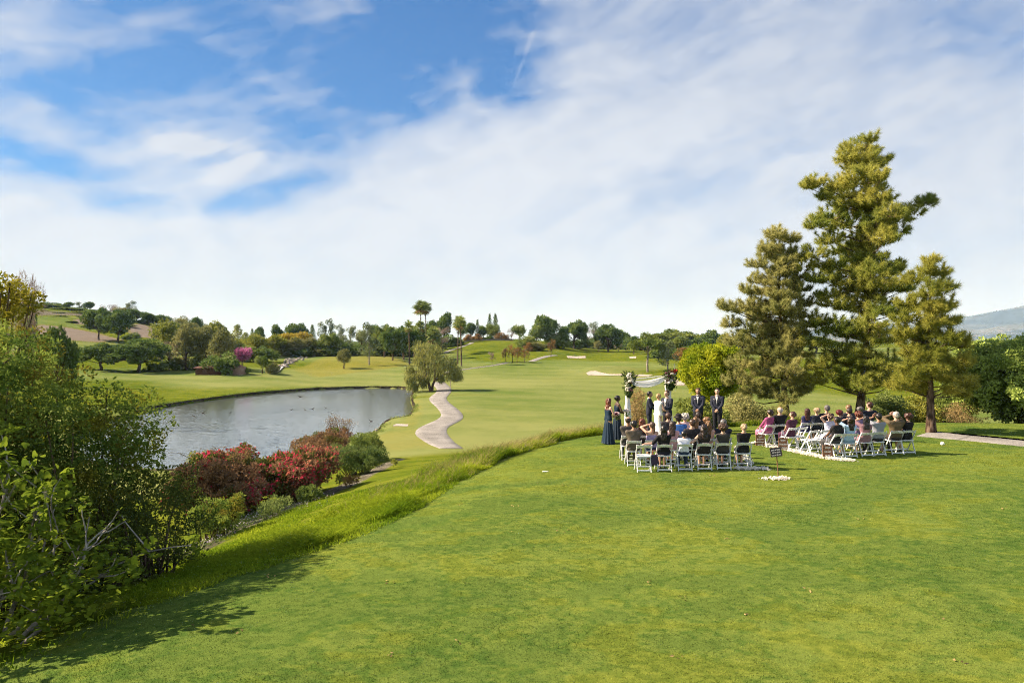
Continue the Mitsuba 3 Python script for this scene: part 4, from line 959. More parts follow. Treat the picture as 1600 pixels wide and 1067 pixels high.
def pine(label, clumps, ub, dist, mat, r0, lean_top, seed, depth_f=0.75):
    g = np.random.default_rng(seed)
    t = thing('pine_tree', label, 'pine tree', None)
    s = dist / FOC
    base = at(ub, dist) - [0, 0, 0.15]
    tops = min(clumps, key=lambda c: c[1])
    apex = world(tops[0], tops[1], dist)
    zz = np.linspace(0, 1, 9)
    axis = base + (apex - base) * zz[:, None] + np.array([lean_top, 0, 0]) * np.sin(np.pi * zz)[:, None]
    put('trunk', tube(axis, r0 * (1 - zz * 0.93) * (1 + 0.35 * np.exp(-zz * 22)), 10), 'm_bark', t, 60)

    def stem(z):
        return np.array([np.interp(z, axis[:, 2], axis[:, 0]), np.interp(z, axis[:, 2], axis[:, 1]), z])
    C, R = [], []
    for (u, v, r) in clumps:
        c = world(u, v, dist)
        half = max(0.35, abs(c[0] - stem(c[2])[0]))
        C.append(c + [0, g.uniform(-1, 1) * 0.55 * (1.6 - min(half, 1.3)), 0])
        R.append(r * s * 0.95)
    # the same tiers carried round the back and the front, so that the crown is as deep as it is wide
    k = len(C)
    for i in range(k):
        c, r = C[i], R[i]
        a = stem(c[2])
        off = abs(c[0] - a[0])
        reach = max(off, r) * depth_f
        if reach > 0.5:
            for sgn in (-1, 1):
                if g.random() < 0.55:
                    ang = g.uniform(0.4, 1.0) * sgn * math.pi / 2
                    C.append(a + [math.copysign(math.cos(ang), c[0] - a[0]) * reach * 0.7, math.sin(ang) * reach, c[2] - a[2] + g.normal() * 0.25])
                    R.append(r * g.uniform(0.75, 1.0))
    C, R = np.array(C), np.array(R)
    limbs = []
    for c, r in zip(C, R):
        a = stem(max(base[2] + 1.6, c[2] - 0.1 - 0.28 * np.hypot(*(c - stem(c[2]))[:2])))
        mid = (a + c) / 2 + [0, 0, -0.08 + g.normal() * 0.08]
        L = np.linalg.norm(c - a)
        limbs.append(tube([a, mid, c], [0.018 + 0.011 * L, 0.014 + 0.007 * L, 0.010], 5))
    put('limbs', join(limbs), 'm_bark', t, 60)
    tag(t + '__limbs', kind='stuff')
    # rosettes of long needles at the end of each shoot
    P, D, LL = [], [], []
    sh = []
    for c, r in zip(C, R):
        m = int(10 + 27 * (r / 0.9) ** 1.7)
        d = rand_dirs(m, g)
        d[:, 2] = np.abs(d[:, 2]) * 0.5 + d[:, 2] * 0.5
        cen = c + d * (r * (0.35 + 0.62 * g.random((m, 1)) ** 0.5)) * [1, 1, 0.95]
        ax = unit(d * 0.8 + g.normal(size=(m, 3)) * 0.3 + [0, 0, 0.55])
        for q in range(m):
            sh.append((c * 0.35 + cen[q] * 0.65 - ax[q] * 0.1, cen[q] + ax[q] * 0.15))
        nn = 120
        along = g.random((m, nn, 1)) * 0.34 - 0.10
        p = cen[:, None] + ax[:, None] * along
        dd = unit(g.normal(size=(m, nn, 3)) * 0.75 + ax[:, None] * 0.75)
        P.append(p.reshape(-1, 3))
        D.append(dd.reshape(-1, 3))
        LL.append(np.repeat(g.uniform(0.17, 0.30, m), nn))
    P, D, LL = np.vstack(P), np.vstack(D), np.concatenate(LL)
    put('crown', needles(P, D, LL * (0.8 + 0.4 * g.random(len(P))), np.full(len(P), 0.021), g), mat, t)
    sh = np.array(sh)
    d = unit(sh[:, 1] - sh[:, 0])
    put('twigs', needles(sh[:, 0], d, np.linalg.norm(sh[:, 1] - sh[:, 0], axis=1), np.full(len(sh), 0.04), g), 'm_bark', t)
    tag(t + '__twigs', kind='stuff')
    # a few dead needles and cones hanging in the lower crown
    return t


pine('tallest pine, in the middle, with a long arm reaching right', PINE_A, 1341, 35.0, 'm_pine', 0.20, 0.35, 71)
pine('shorter olive green pine on the left of the three', PINE_B, 1231, 36.0, 'm_pine_olive', 0.18, -0.15, 72)
pine('small golden green pine on the right with a bare straight trunk', PINE_C, 1455, 28.6, 'm_pine_gold', 0.175, -0.05, 73)


# ------------------------------------------------------------------ shrubs and nearer trees
def fill(poly, dist, spacing, layers, jit, g, rf=0.75):
    """Clump centres and radii filling an outline that stands at the given distance, several layers deep."""
    pl = shapely.Polygon(poly)
    x0, y0, x1, y1 = pl.bounds
    C, R = [], []
    s = dist / FOC
    for k in range(layers):
        X, Y = np.meshgrid(np.arange(x0, x1, spacing), np.arange(y0, y1, spacing))
        X = X.ravel() + g.uniform(-.5, .5, X.size) * spacing
        Y = Y.ravel() + g.uniform(-.5, .5, Y.size) * spacing
        shrink = 0.0 if layers == 1 else abs(k / (layers - 1) - 0.5) * 2
        ok = shapely.contains_xy(pl.buffer(-spacing * (0.30 + 0.6 * shrink)), X, Y)
        for u, v in zip(X[ok], Y[ok]):
            dy = ((k / max(layers - 1, 1)) - 0.5) * 2 * jit + g.normal() * jit * 0.25
            C.append(world(u, v, dist) + [0, dy, 0])
            R.append(spacing * s * rf * g.uniform(0.75, 1.25))
    C, R = np.array(C), np.array(R)
    return C, np.stack([R, R, R * 0.9], 1)


def shrub(name, label, cat, poly, dist, mats, n, L, W, spacing, layers=3, jit=0.8, seed=1, ub=None, stem_r=0.035, bark_='m_bark', up=0.25, stems=20, group=None, tips=None, tip_n=0, clear=0.0, raw=None):
    g = np.random.default_rng(seed)
    t = thing(name, label, cat, group)
    C, R = raw if raw is not None else fill(poly, dist, spacing, layers, jit, g)
    ub = np.mean([p[0] for p in poly]) if ub is None else ub
    base = at(ub, dist)
    low = ground(C[:, 0], C[:, 1])
    C[:, 2] = np.maximum(C[:, 2], low + R[:, 2] * 0.45)
    put('foliage', clump_leaves(C, R, n, L, W, g, up), mats, t)
    parts = []
    for i in g.choice(len(C), min(stems, len(C)), replace=False):
        c = C[i]
        b = base + [g.normal() * 0.12 + (c[0] - base[0]) * (0.35 if ub is None or clear == 0 else 0.02), g.normal() * 0.12 + (c[1] - base[1]) * 0.3 * (clear == 0), 0]
        b[2] = gz1(b[0], b[1]) - 0.1
        mid = b * 0.45 + c * 0.55 + [0, 0, 0.12 * np.linalg.norm(c - b)]
        if clear:
            fork = base + [0, 0, clear]
            parts.append(tube([fork - [0, 0, clear * 0.2], (fork + c) / 2 + [0, 0, 0.1], c], [stem_r * 0.55, stem_r * 0.35, stem_r * 0.12], 5))
        else:
            parts.append(tube([b, mid, c], [stem_r, stem_r * 0.6, stem_r * 0.2], 5))
    if clear:
        parts.append(tube([base - [0, 0, 0.2], base + [0.03, 0, clear * 0.5], base + [0, 0, clear * 1.1]], [stem_r * 1.2, stem_r, stem_r * 0.85], 9))
    put('trunk' if clear else 'stems', join(parts), bark_, t, 50)
    if not clear:
        tag(t + '__stems', kind='stuff')
    if tips:
        j = g.choice(len(C), tip_n)
        P = C[j] + rand_dirs(tip_n, g) * R[j] * [1, 1, 1] + [0, 0, 0.05]
        P[:, 2] = np.maximum(P[:, 2], C[j, 2])
        m = 7
        PP = np.repeat(P, m, 0) + g.normal(size=(tip_n * m, 3)) * L * 0.5
        put('young_leaves', leaves(PP, unit(g.normal(size=(len(PP), 3)) + [0, 0, 0.9]), L * 0.8, W * 0.8, g), tips, t)
    return t


scene['m_toyon'] = leaf_mat((0.072, 0.125, 0.024), (0.265, 0.334, 0.054), 1.6, 0.6, 0.35, c=(0.17, 0.165, 0.022), cf=2.2)
scene['m_toyon_olive'] = leaf_mat((0.103, 0.170, 0.034), (0.341, 0.416, 0.081), 1.6, 0.6, 0.35, c=(0.20, 0.175, 0.030), cf=2.2)
scene['m_toyon_dark'] = leaf_mat((0.032, 0.054, 0.016), (0.120, 0.150, 0.032), 1.6, 0.5, 0.35)
scene['m_tip'] = leaf_mat((0.22, 0.24, 0.018), (0.36, 0.33, 0.03), 2.0, 0.9, 0.4)
scene['m_gold_leaf'] = leaf_mat((0.14, 0.145, 0.016), (0.38, 0.33, 0.040), 1.4, 0.7, 0.45)
scene['m_fig_leaf'] = leaf_mat((0.073, 0.122, 0.016), (0.247, 0.318, 0.029), 3.0, 0.85, 0.4)
scene['m_fig_bark'] = bark((0.15, 0.14, 0.13), (0.36, 0.34, 0.32), 9, 4)
scene['m_bract'] = leaf_mat((0.437, 0.038, 0.069), (0.721, 0.082, 0.149), 2.2, 0.8, 0.5, c=(0.50, 0.20, 0.12), cf=1.5)
scene['m_boug_leaf'] = leaf_mat((0.161, 0.093, 0.053), (0.345, 0.218, 0.120), 1.5, 0.6, 0.5, c=(0.13, 0.16, 0.035), cf=1.1)
scene['m_sage_leaf'] = leaf_mat((0.083, 0.132, 0.033), (0.242, 0.297, 0.094), 1.3, 0.6, 0.5)
scene['m_tan_leaf'] = leaf_mat((0.24, 0.18, 0.08), (0.44, 0.33, 0.15), 1.3, 0.6, 0.6)
scene['m_glossy'] = leaf_mat((0.107, 0.177, 0.042), (0.426, 0.521, 0.130), 1.1, 0.5, 0.3)

shrub('shrub', 'tall olive green shrub with yellow tips filling the left edge', 'shrub', [(-170, 486), (-60, 482), (-10, 492), (22, 510), (48, 532), (72, 558), (84, 585), (84, 650), (90, 760), (80, 900), (40, 960), (-60, 980), (-170, 960), (-260, 960), (-260, 520)], 12.3, 'm_toyon_olive', 120, 0.080, 0.040, 30, 5, 1.3, 81, -20, tips='m_tip', tip_n=170)
shrub('shrub', 'broad green shrub with golden young leaves left of the pond', 'shrub', [(60, 620), (92, 594), (122, 598), (150, 590), (168, 596), (188, 610), (210, 618), (222, 640), (236, 655), (262, 665), (276, 690), (262, 712), (240, 740), (235, 800), (190, 930), (60, 955), (40, 760)], 13.2, 'm_toyon', 115, 0.080, 0.038, 28, 4, 1.0, 82, 130, tips='m_tip', tip_n=150)
shrub('shrub', 'very dark shrub between the bare fig and the red flowers', 'shrub', [(180, 740), (215, 720), (255, 722), (282, 742), (300, 765), (306, 810), (306, 868), (292, 905), (262, 930), (220, 948), (150, 955), (140, 820)], 13.4, 'm_toyon_dark', 115, 0.075, 0.036, 27, 3, 0.9, 83, 235)
shrub('leafy_tree', 'yellowish brown leafy tree at the top of the left edge', 'tree', [(-100, 440), (-40, 428), (0, 429), (22, 434), (34, 448), (40, 464), (50, 486), (44, 498), (22, 500), (-6, 506), (-100, 524)], 24.0, 'm_gold_leaf', 80, 0.14, 0.075, 17, 3, 1.2, 84, -20, stem_r=0.16, clear=2.2)

# the bare-branched fig with its big lobed leaves
g = np.random.default_rng(90)
fig = thing('fig_bush', 'fig bush with pale bare branches and big bright lobed leaves in the left foreground', 'shrub')
segs, tips_ = [], []


def grow(p, d, L, r, depth, lst):
    n = 5
    pts = [p]
    for k in range(n):
        d = unit(d + g.normal(size=3) * 0.13 + np.array([0, 0, 0.10]))
        pts.append(pts[-1] + d * L / n)
    lst.append(tube(pts, np.linspace(r, r * 0.55, n + 1), 6))
    if depth == 0:
        tips_.append((pts[-1], d))
        return
    for k in range(g.integers(2, 4)):
        i = g.integers(2, n + 1)
        nd = unit(d + g.normal(size=3) * 0.55)
        grow(pts[i], nd, L * g.uniform(0.5, 0.8), r * 0.55, depth - 1, lst)
    tips_.append((pts[-1], d))


for (bx, by, dx, dy, L) in [(-7.0, 9.5, 0.9, -0.15, 0.9), (-8.3, 9.2, 0.35, -0.4, 1.3), (-7.6, 10.1, 0.5, 0.2, 1.6), (-8.1, 9.9, -0.1, 0.2, 1.9), (-7.9, 9.1, 0.6, -0.5, 1.0), (-7.9, 9.7, -0.25, 0.1, 1.5), (-7.7, 9.9, 0.30, -0.1, 1.5), (-8.2, 9.6, -0.5, -0.2, 1.4), (-7.5, 9.8, 0.75, 0.1, 1.5), (-7.8, 10.0, 0.1, 0.1, 1.7), (-8.6, 9.9, 0.0, 0.0, 1.8), (-7.2, 9.7, 1.1, 0.1, 1.1), (-8.9, 9.5, -0.3, -0.3, 1.4), (-7.4, 9.4, 0.5, -0.35, 1.2), (-9.4, 9.8, 0.1, -0.1, 1.7), (-7.3, 10.2, 0.95, 0.25, 1.35), (-8.0, 9.3, 0.1, -0.5, 1.2)]:
    lst = []
    grow(np.array([bx, by, gz1(bx, by) - 0.15]), unit(np.array([dx, dy, 0.85])), L, 0.040, 2, lst)
    put('branch', join(lst), 'm_fig_bark', fig, 50)
th = np.linspace(-2.75, 2.75, 23)
rr = 0.55 + 0.45 * np.abs(np.cos(th * 1.28)) ** 1.5
out = np.column_stack([np.sin(th) * rr * 0.62, 0.36 + np.cos(th) * rr * 0.64])
LV = np.vstack([[0, 0.0, 0], [0, 0.38, 0.03], np.column_stack([out, -0.10 * (out ** 2).sum(1)])])
LF = [[1, 2 + k + 1, 2 + k] for k in range(22)] + [[0, 1, 2], [0, 2 + 22, 1]]
fig_leaf = mikit.ply((LV, np.array(LF)), 'm_fig_leaf')
spots = []
for p, d in tips_:
    bare = p[0] > -6.3 and p[2] > 0.6
    m = 2 if bare else g.integers(9, 15)
    for k in range(m):
        dd = unit(g.normal(size=3) * 0.7 + d * 0.5 + np.array([0, 0, 0.1]))
        s = g.uniform(0.03, 0.055) if bare else g.uniform(0.07, 0.135)
        spots.append((p + g.normal(size=3) * (0.02 if bare else 0.09), dd, s))
for k in range(2300):
    p = np.array([g.uniform(-9.6, -5.7), g.uniform(8.7, 10.8), 0])
    top = np.interp(p[0], [-9.6, -8, -7, -6], [2.5, 2.4, 1.5, 0.5])
    p[2] = gz1(p[0], p[1]) + 0.1 + (top + 0.5) * g.random() ** 0.9
    spots.append((p, unit(g.normal(size=3) * [1, 1, 0.35] + [0.1, -0.2, 0.05]), g.uniform(0.05, 0.11)))
spots.sort(key=lambda q: -q[2] / q[0][1])


def leaf_M(p, d, s):
    z = unit(np.array([0.0, 0.0, 1.0]) + g.normal(size=3) * 0.35)
    x = unit(np.cross(d, z))
    z = np.cross(x, d)
    M = np.eye(4)
    M[:3, 0], M[:3, 1], M[:3, 2], M[:3, 3] = x * s, d * s, z * s, p
    return M


rest = []
for k, (p, d, s) in enumerate(spots):
    M = leaf_M(p, d, s)
    if k < 280:
        put('leaf', fig_leaf, None, fig, M=M)
    else:
        rest.append(moved((LV, np.array(LF)), M))
put('foliage', join(rest), 'm_fig_leaf', fig)
tag(fig + '__foliage', kind='stuff')

# the flower bed on the slope
def dist_of(u, v):
    return hit(u, v)[1]


BED = 'shrubs of the planting bed above the pond'


def boug(label, poly, ub, vb, seed, n_bract, green=0.0):
    g = np.random.default_rng(seed)
    d = dist_of(ub, vb)
    sp_ = 11.0
    t = shrub('bougainvillea', label, 'flowering shrub', poly, d, 'm_boug_leaf', 85, 0.15 * d / 25, 0.055 * d / 25, sp_, 4, 1.4, seed, ub, 0.03, 'm_bark_pale', 0.4, 40, BED)
    C, R = fill(poly, d, sp_, 4, 1.4, g, 0.9)
    C[:, 2] = np.maximum(C[:, 2], ground(C[:, 0], C[:, 1]) + 0.25)
    keep = meshkit.fbm(C * 0.9, 2, seed) > 0.42
    C, R = C[keep], R[keep]
    j = g.choice(len(C), n_bract)
    P = C[j] + rand_dirs(n_bract, g) * R[j] * 1.05
    put('bracts', leaves(P, unit(g.normal(size=(n_bract, 3)) + [0, 0, 0.5]), 0.10 * d / 25 * g.uniform(0.7, 1.5, n_bract), 0.085 * d / 25, g), 'm_bract', t)
    tag(t + '__bracts', kind='stuff')
    # long whips that stand out of the mass
    W = []
    for k in range(46):
        c = C[g.integers(len(C))]
        dd = unit(g.normal(size=3) * [1, 0.6, 0.4] + [0, 0, 0.9])
        L = g.uniform(0.5, 1.1) * d / 25
        W.append(tube([c, c + dd * L * 0.6 + [0, 0, 0.05], c + dd * L + [0, 0, -0.12 * L]], [0.012, 0.009, 0.004], 4))
    put('whips', join(W), 'm_boug_leaf', t)
    tag(t + '__whips', kind='stuff')


boug('nearest red bougainvillea mass beside the dark shrub', [(284, 735), (298, 712), (330, 706), (352, 702), (374, 703), (388, 716), (408, 722), (428, 735), (436, 762), (416, 786), (380, 796), (330, 800), (288, 792), (276, 765)], 350, 806, 91, 4200)
boug('second red bougainvillea mass, right of the nearest one', [(404, 728), (430, 710), (460, 700), (492, 700), (515, 710), (524, 730), (514, 750), (484, 766), (472, 776), (452, 772), (430, 766), (412, 752)], 462, 778, 92, 3000)
t = shrub('shrub', 'reddish brown low shrub at the pond edge', 'shrub', [(444, 702), (458, 690), (476, 680), (500, 671), (528, 668), (550, 672), (552, 690), (522, 706), (490, 704)], dist_of(500, 712), 'm_boug_leaf', 85, 0.2, 0.07, 8, 4, 1.4, 93, 500, 0.03, 'm_bark_pale', 0.4, 30, BED)
shrub('wispy_shrub', 'wispy nearly leafless pinkish shrub standing out against the pond', 'shrub', [(512, 672), (508, 656), (520, 646), (534, 652), (548, 654), (560, 660), (550, 668), (540, 674)], dist_of(528, 704), 'm_russet_leaf', 12, 0.16, 0.03, 5, 3, 0.8, 94, 532, 0.035, 'm_twig_leaf', 0.7, 60, BED)
shrub('shrub', 'upright grey-green shrub at the right end of the flower bed', 'shrub', [(500, 702), (520, 697), (540, 698), (560, 700), (584, 698), (600, 706), (606, 722), (588, 732), (560, 738), (530, 730), (508, 720)], dist_of(560, 741), 'm_sage_leaf', 120, 0.17, 0.035, 8, 4, 1.1, 95, 556, 0.03, 'm_bark', 0.9, 30, BED)
shrub('shrub', 'dark green rounded shrub behind the grey-green one', 'shrub', [(544, 690), (548, 679), (566, 674), (584, 678), (596, 692), (606, 708), (600, 716), (570, 706), (548, 702)], dist_of(575, 722), 'm_mid_leaf', 120, 0.17, 0.06, 8, 3, 1.1, 96, 574, 0.03, 'm_bark', 0.7, 30, BED)
shrub('shrub', 'small yellow-green shrub in front of the nearest bougainvillea', 'shrub', [(298, 800), (308, 782), (330, 778), (350, 786), (358, 772), (374, 770), (380, 792), (374, 818), (345, 838), (306, 834)], dist_of(338, 842), 'm_toyon_olive', 110, 0.085, 0.045, 13, 3, 0.5, 97, 336, 0.02, 'm_bark', 0.4, 26, BED, tips='m_tip', tip_n=26)
shrub('shrub', 'pale lime shrub top left of the bougainvillea at the water', 'shrub', [(278, 722), (290, 710), (308, 706), (326, 708), (330, 716), (300, 726)], dist_of(300, 800) + 6, 'm_light_leaf', 90, 0.12, 0.05, 9, 3, 0.5, 98, 304, 0.02, 'm_bark', 0.4, 16, BED)
shrub('low_plant', 'low green plant below the bright red flowers', 'plant', [(462, 772), (472, 758), (490, 758), (500, 768), (498, 780), (470, 784)], dist_of(482, 785), 'm_mid_leaf', 100, 0.10, 0.05, 7, 3, 0.3, 99, 482, 0.012, 'm_bark', 0.6, 14, BED)
shrub('low_plant', 'weedy pale plant at the edge of the gravel strip', 'plant', [(400, 800), (412, 782), (430, 776), (452, 778), (460, 792), (446, 802), (418, 806)], dist_of(430, 807), 'm_sage_leaf', 60, 0.10, 0.03, 8, 3, 0.4, 101, 430, 0.012, 'm_bark', 0.8, 16, BED)
shrub('low_plant', 'small orange red plant by the gravel at the bed end', 'plant', [(532, 752), (540, 742), (552, 742), (562, 748), (560, 758), (540, 760)], dist_of(548, 761), 'm_russet_leaf', 60, 0.12, 0.05, 6, 2, 0.3, 102, 548, 0.012, 'm_bark', 0.6, 12, BED)
shrub('low_plant', 'small bright green plant where bed and path grass meet', 'plant', [(606, 722), (614, 715), (626, 715), (630, 722), (618, 728)], dist_of(618, 729), 'm_light_leaf', 80, 0.16, 0.06, 5, 2, 0.3, 103, 618, 0.012, 'm_bark', 0.6, 10, BED)
shrub('low_plant', 'pale yellowish plant at the right end of the bougainvillea', 'plant', [(520, 756), (524, 740), (538, 738), (545, 748), (540, 760)], dist_of(532, 762), 'm_light_leaf', 50, 0.12, 0.04, 6, 2, 0.3, 104, 532, 0.012, 'm_bark', 0.6, 12, BED)
shrub('low_plant', 'leafy plant at the lower edge of the dark shrub', 'plant', [(255, 870), (268, 850), (290, 846), (300, 856), (290, 872), (265, 878)], dist_of(278, 880), 'm_light_leaf', 60, 0.07, 0.03, 10, 2, 0.2, 105, 278, 0.01, 'm_bark', 0.6, 12, BED)

# bushes and trees round the back of the ceremony
BACK = 'bushes behind the ceremony'
shrub('wispy_bush', 'wispy orange brown bush behind the left post of the arch', 'bush', [(984, 668), (982, 640), (986, 612), (995, 601), (1005, 606), (1011, 640), (1010, 668)], 31.5, 'm_tan_leaf', 60, 0.16, 0.028, 8, 3, 0.5, 111, 996, 0.02, 'm_bark', -0.2, 30, BACK)
shrub('bush', 'green bush right of the arch, behind the bearded man', 'bush', [(1056, 668), (1054, 632), (1066, 618), (1080, 628), (1098, 622), (1112, 634), (1134, 640), (1140, 668)], 32.5, 'm_mid_leaf', 95, 0.15, 0.07, 10, 3, 0.6, 112, 1094, 0.03, 'm_bark', 0.4, 24, BACK, tips='m_tip', tip_n=60)
shrub('bush', 'pale olive bush under the left pine', 'bush', [(1122, 668), (1132, 630), (1150, 618), (1180, 626), (1214, 640), (1220, 664)], 34.6, 'm_olive_leaf', 85, 0.15, 0.05, 10, 3, 0.6, 113, 1170, 0.03, 'm_bark', 0.4, 24, BACK)
shrub('yellow_tree', 'bright yellow-green tree behind the two men on the right', 'tree', [(1060, 585), (1064, 560), (1078, 545), (1096, 537), (1120, 535), (1146, 545), (1158, 572), (1150, 602), (1132, 622), (1108, 626), (1086, 616), (1070, 604)], 43.0, 'm_lime_leaf', 105, 0.20, 0.11, 10, 5, 1.9, 114, 1108, 0.12, 'm_bark_pale', 0.4, 26, None, clear=2.6)
shrub('bush', 'grey-green bush behind the guests under the tall pine', 'bush', [(1345, 662), (1352, 628), (1375, 613), (1400, 615), (1422, 640), (1424, 664)], 38.0, 'm_sage_leaf', 90, 0.16, 0.06, 10, 3, 0.8, 115, 1384, 0.03, 'm_bark', 0.4, 24, BACK)
shrub('bush', 'yellow leaved bush left of the bare pine trunk', 'bush', [(1402, 664), (1410, 628), (1432, 613), (1450, 630), (1456, 664)], 38.6, 'm_light_leaf', 90, 0.16, 0.08, 10, 3, 0.8, 116, 1430, 0.03, 'm_bark', 0.4, 24, BACK, tips='m_tip', tip_n=50)
shrub('bush', 'green bush right of the bare pine trunk', 'bush', [(1448, 664), (1452, 622), (1474, 608), (1496, 616), (1496, 664)], 39.4, 'm_mid_leaf', 90, 0.16, 0.08, 10, 3, 0.8, 117, 1474, 0.03, 'm_bark', 0.4, 24, BACK)
shrub('bare_bush', 'tan half bare bush left of the big dark tree', 'bush', [(1474, 666), (1480, 642), (1496, 626), (1516, 634), (1538, 664)], 37.0, 'm_tan_leaf', 75, 0.17, 0.022, 9, 3, 0.7, 118, 1506, 0.02, 'm_bark', 0.2, 40, BACK)
shrub('broad_tree', 'big glossy dark green tree at the right edge', 'tree', [(1504, 570), (1518, 542), (1548, 530), (1600, 522), (1670, 536), (1720, 590), (1690, 650), (1630, 652), (1575, 656), (1540, 652), (1518, 634), (1506, 605)], 35.5, 'm_glossy', 120, 0.17, 0.095, 13, 5, 2.2, 119, 1597, 0.24, 'm_bark', 0.3, 40, None, clear=1.3)

# ------------------------------------------------------------------ grass
scene['m_tall_grass'] = leaf_mat((0.130, 0.220, 0.012), (0.325, 0.392, 0.028), 0.8, 1.1, 0.5)
scene['m_seed_grass'] = leaf_mat((0.21, 0.20, 0.06), (0.36, 0.32, 0.13), 0.8, 0.7, 0.6)
scene['m_lawn_blade'] = {'type': 'principledthin', 'base_color': proc(lambda p, n, uv: lawn_color(p) * (0.62 + 1.5 * noise(p.x * 34, p.y * 34, 3.0))), 'roughness': 0.6, 'diff_trans': 0.6, 'spec_trans': 0.0, 'eta': 1.2}


def edge_s(x, y):
    return shapely.distance(shapely.points(x, y), PLATEAU.boundary) * np.where(shapely.contains_xy(PLATEAU, x, y), -1, 1)


g = np.random.default_rng(120)
N = 420000
y = 10.5 + 27 * g.random(N) ** 1.35
x = g.uniform(-8, 26, N)
x = np.where(y < 30, g.uniform(-9, 6, N), x)
s = edge_s(x, y)
wide = np.interp(y, [10.5, 12, 14, 20, 30, 37], [0.6, 1.3, 2.6, 2.5, 2.1, 2.2])
fray = meshkit.fbm(np.stack([x, y, 0 * x], -1) * 0.9, 3, 17) - 0.5
ok = (s > 0.25 + 1.6 * fray) & (s < wide * (1 + 0.9 * fray)) & (np.abs(x) < 0.80 * y) & ~((x > 16) & (y < 36))
x, y, s = x[ok][:72000], y[ok][:72000], s[ok][:72000]
tuss = meshkit.fbm(np.stack([x, y, 0 * x], -1) * 1.1, 3, 3)
L = np.interp(y, [11, 12.5, 14, 22, 36], [0.08, 0.18, 0.34, 0.40, 0.46]) * (0.05 + 1.75 * tuss) * np.interp(s, [0, 0.35, 1], [0.45, 1, 0.9])
D = unit(np.stack([g.normal(size=len(x)) * 0.30 + 0.10, g.normal(size=len(x)) * 0.30, np.ones(len(x))], -1))
P = np.stack([x, y, ground(x, y) - 0.02], -1)
put('tall_grass', blades(P, D, L, np.interp(y, [11, 36], [0.012, 0.026]) * g.uniform(0.7, 1.3, len(x)), g, 0.35), 'm_tall_grass')
tag('tall_grass', 'long bright green grass along the edge of the mown tee', 'grass', kind='stuff')
sel = (y > 17) & (g.random(len(x)) < np.interp(y, [17, 22, 36], [0.0, 0.08, 0.30]))
put('seed_grass', blades(P[sel], unit(D[sel] + [0.1, 0, 0.4]), L[sel] * 1.25 + 0.1, np.full(sel.sum(), 0.017), g, 0.25), 'm_seed_grass')
tag('seed_grass', 'dry seed heads standing above the long grass', 'grass', kind='stuff')
# short weeds between lawn, bed and shrubs
N = 150000
x, y = g.uniform(-13, -1.5, N), g.uniform(8.2, 24, N)
s = edge_s(x, y)
ok = (s > -0.15) & (s < 7) & (np.abs(x) < 0.8 * y) & (meshkit.fbm(np.stack([x, y, 0 * x], -1) * 0.9, 2, 8) > 0.36) & ~shapely.contains_xy(gravel, x, y) & ((y > 10.8) | (g.random(N) < 0.12))
x, y = x[ok], y[ok]
P = np.stack([x, y, ground(x, y) - 0.01], -1)
put('weeds', leaves(P, unit(g.normal(size=(len(x), 3)) * 0.55 + [0, 0, 0.8]), g.uniform(0.05, 0.14, len(x)), 0.022, g), 'm_tall_grass')
tag('weeds', 'low weeds on the slope below the lawn', 'ground cover', kind='stuff')
# ground cover with tiny white and lilac flowers
line = np.array([(250, 882), (300, 862), (335, 842), (370, 826), (405, 806), (440, 796), (500, 778)])
tt = g.random(2600)
u = np.interp(tt, np.linspace(0, 1, 7), line[:, 0]) + g.normal(size=2600) * 7
v = np.interp(tt, np.linspace(0, 1, 7), line[:, 1]) + g.normal(size=2600) * 5
PP = np.array([hit(a, b) for a, b in zip(u[:160], v[:160])])
PP = np.repeat(PP, 16, 0) + g.normal(size=(2560, 3)) * [0.16, 0.16, 0.0]
PP[:, 2] = ground(PP[:, 0], PP[:, 1]) + g.uniform(0.02, 0.12, 2560)
put('ground_cover', leaves(PP, unit(g.normal(size=(2560, 3)) + [0, 0, 0.4]), 0.08, 0.03, g), 'm_sage_leaf')
tag('ground_cover', 'grey green ground cover along the gravel strip', 'ground cover', kind='stuff')
scene['m_petal_lilac'] = leaf_mat((0.42, 0.32, 0.50), (0.75, 0.70, 0.78), 6.0, 0.5, 0.6)
sel = g.choice(2560, 420)
put('small_flowers', leaves(PP[sel] + [0, 0, 0.06], unit(g.normal(size=(420, 3)) + [0, 0, 0.6]), 0.045, 0.04, g), 'm_petal_lilac')
tag('small_flowers', 'tiny white and lilac flowers on the ground cover', 'flowers', kind='stuff')
# the mown lawn itself, near the camera
N = 440000
y = 5.4 + 27 * g.random(N) ** 1.75
x = y * g.uniform(-0.80, 0.80, N)
ok = shapely.contains_xy(PLATEAU.buffer(0.3), x, y)
x, y = x[ok], y[ok]
P = np.stack([x, y, ground(x, y) - 0.004], -1)
tuft = meshkit.fbm(np.stack([x, y, 0 * x], -1) * 0.8, 3, 6)
D = unit(np.stack([g.normal(size=len(x)) * 0.45, g.normal(size=len(x)) * 0.45, np.full(len(x), 0.75)], -1))
put('lawn_grass', needles(P, D, (0.010 + 0.028 * tuft) * g.uniform(0.7, 1.3, len(x)), np.interp(y, [5, 18, 32], [0.007, 0.012, 0.016]), g), 'm_lawn_blade')
tag('lawn_grass', 'short mown grass of the tee lawn', 'grass', kind='stuff')

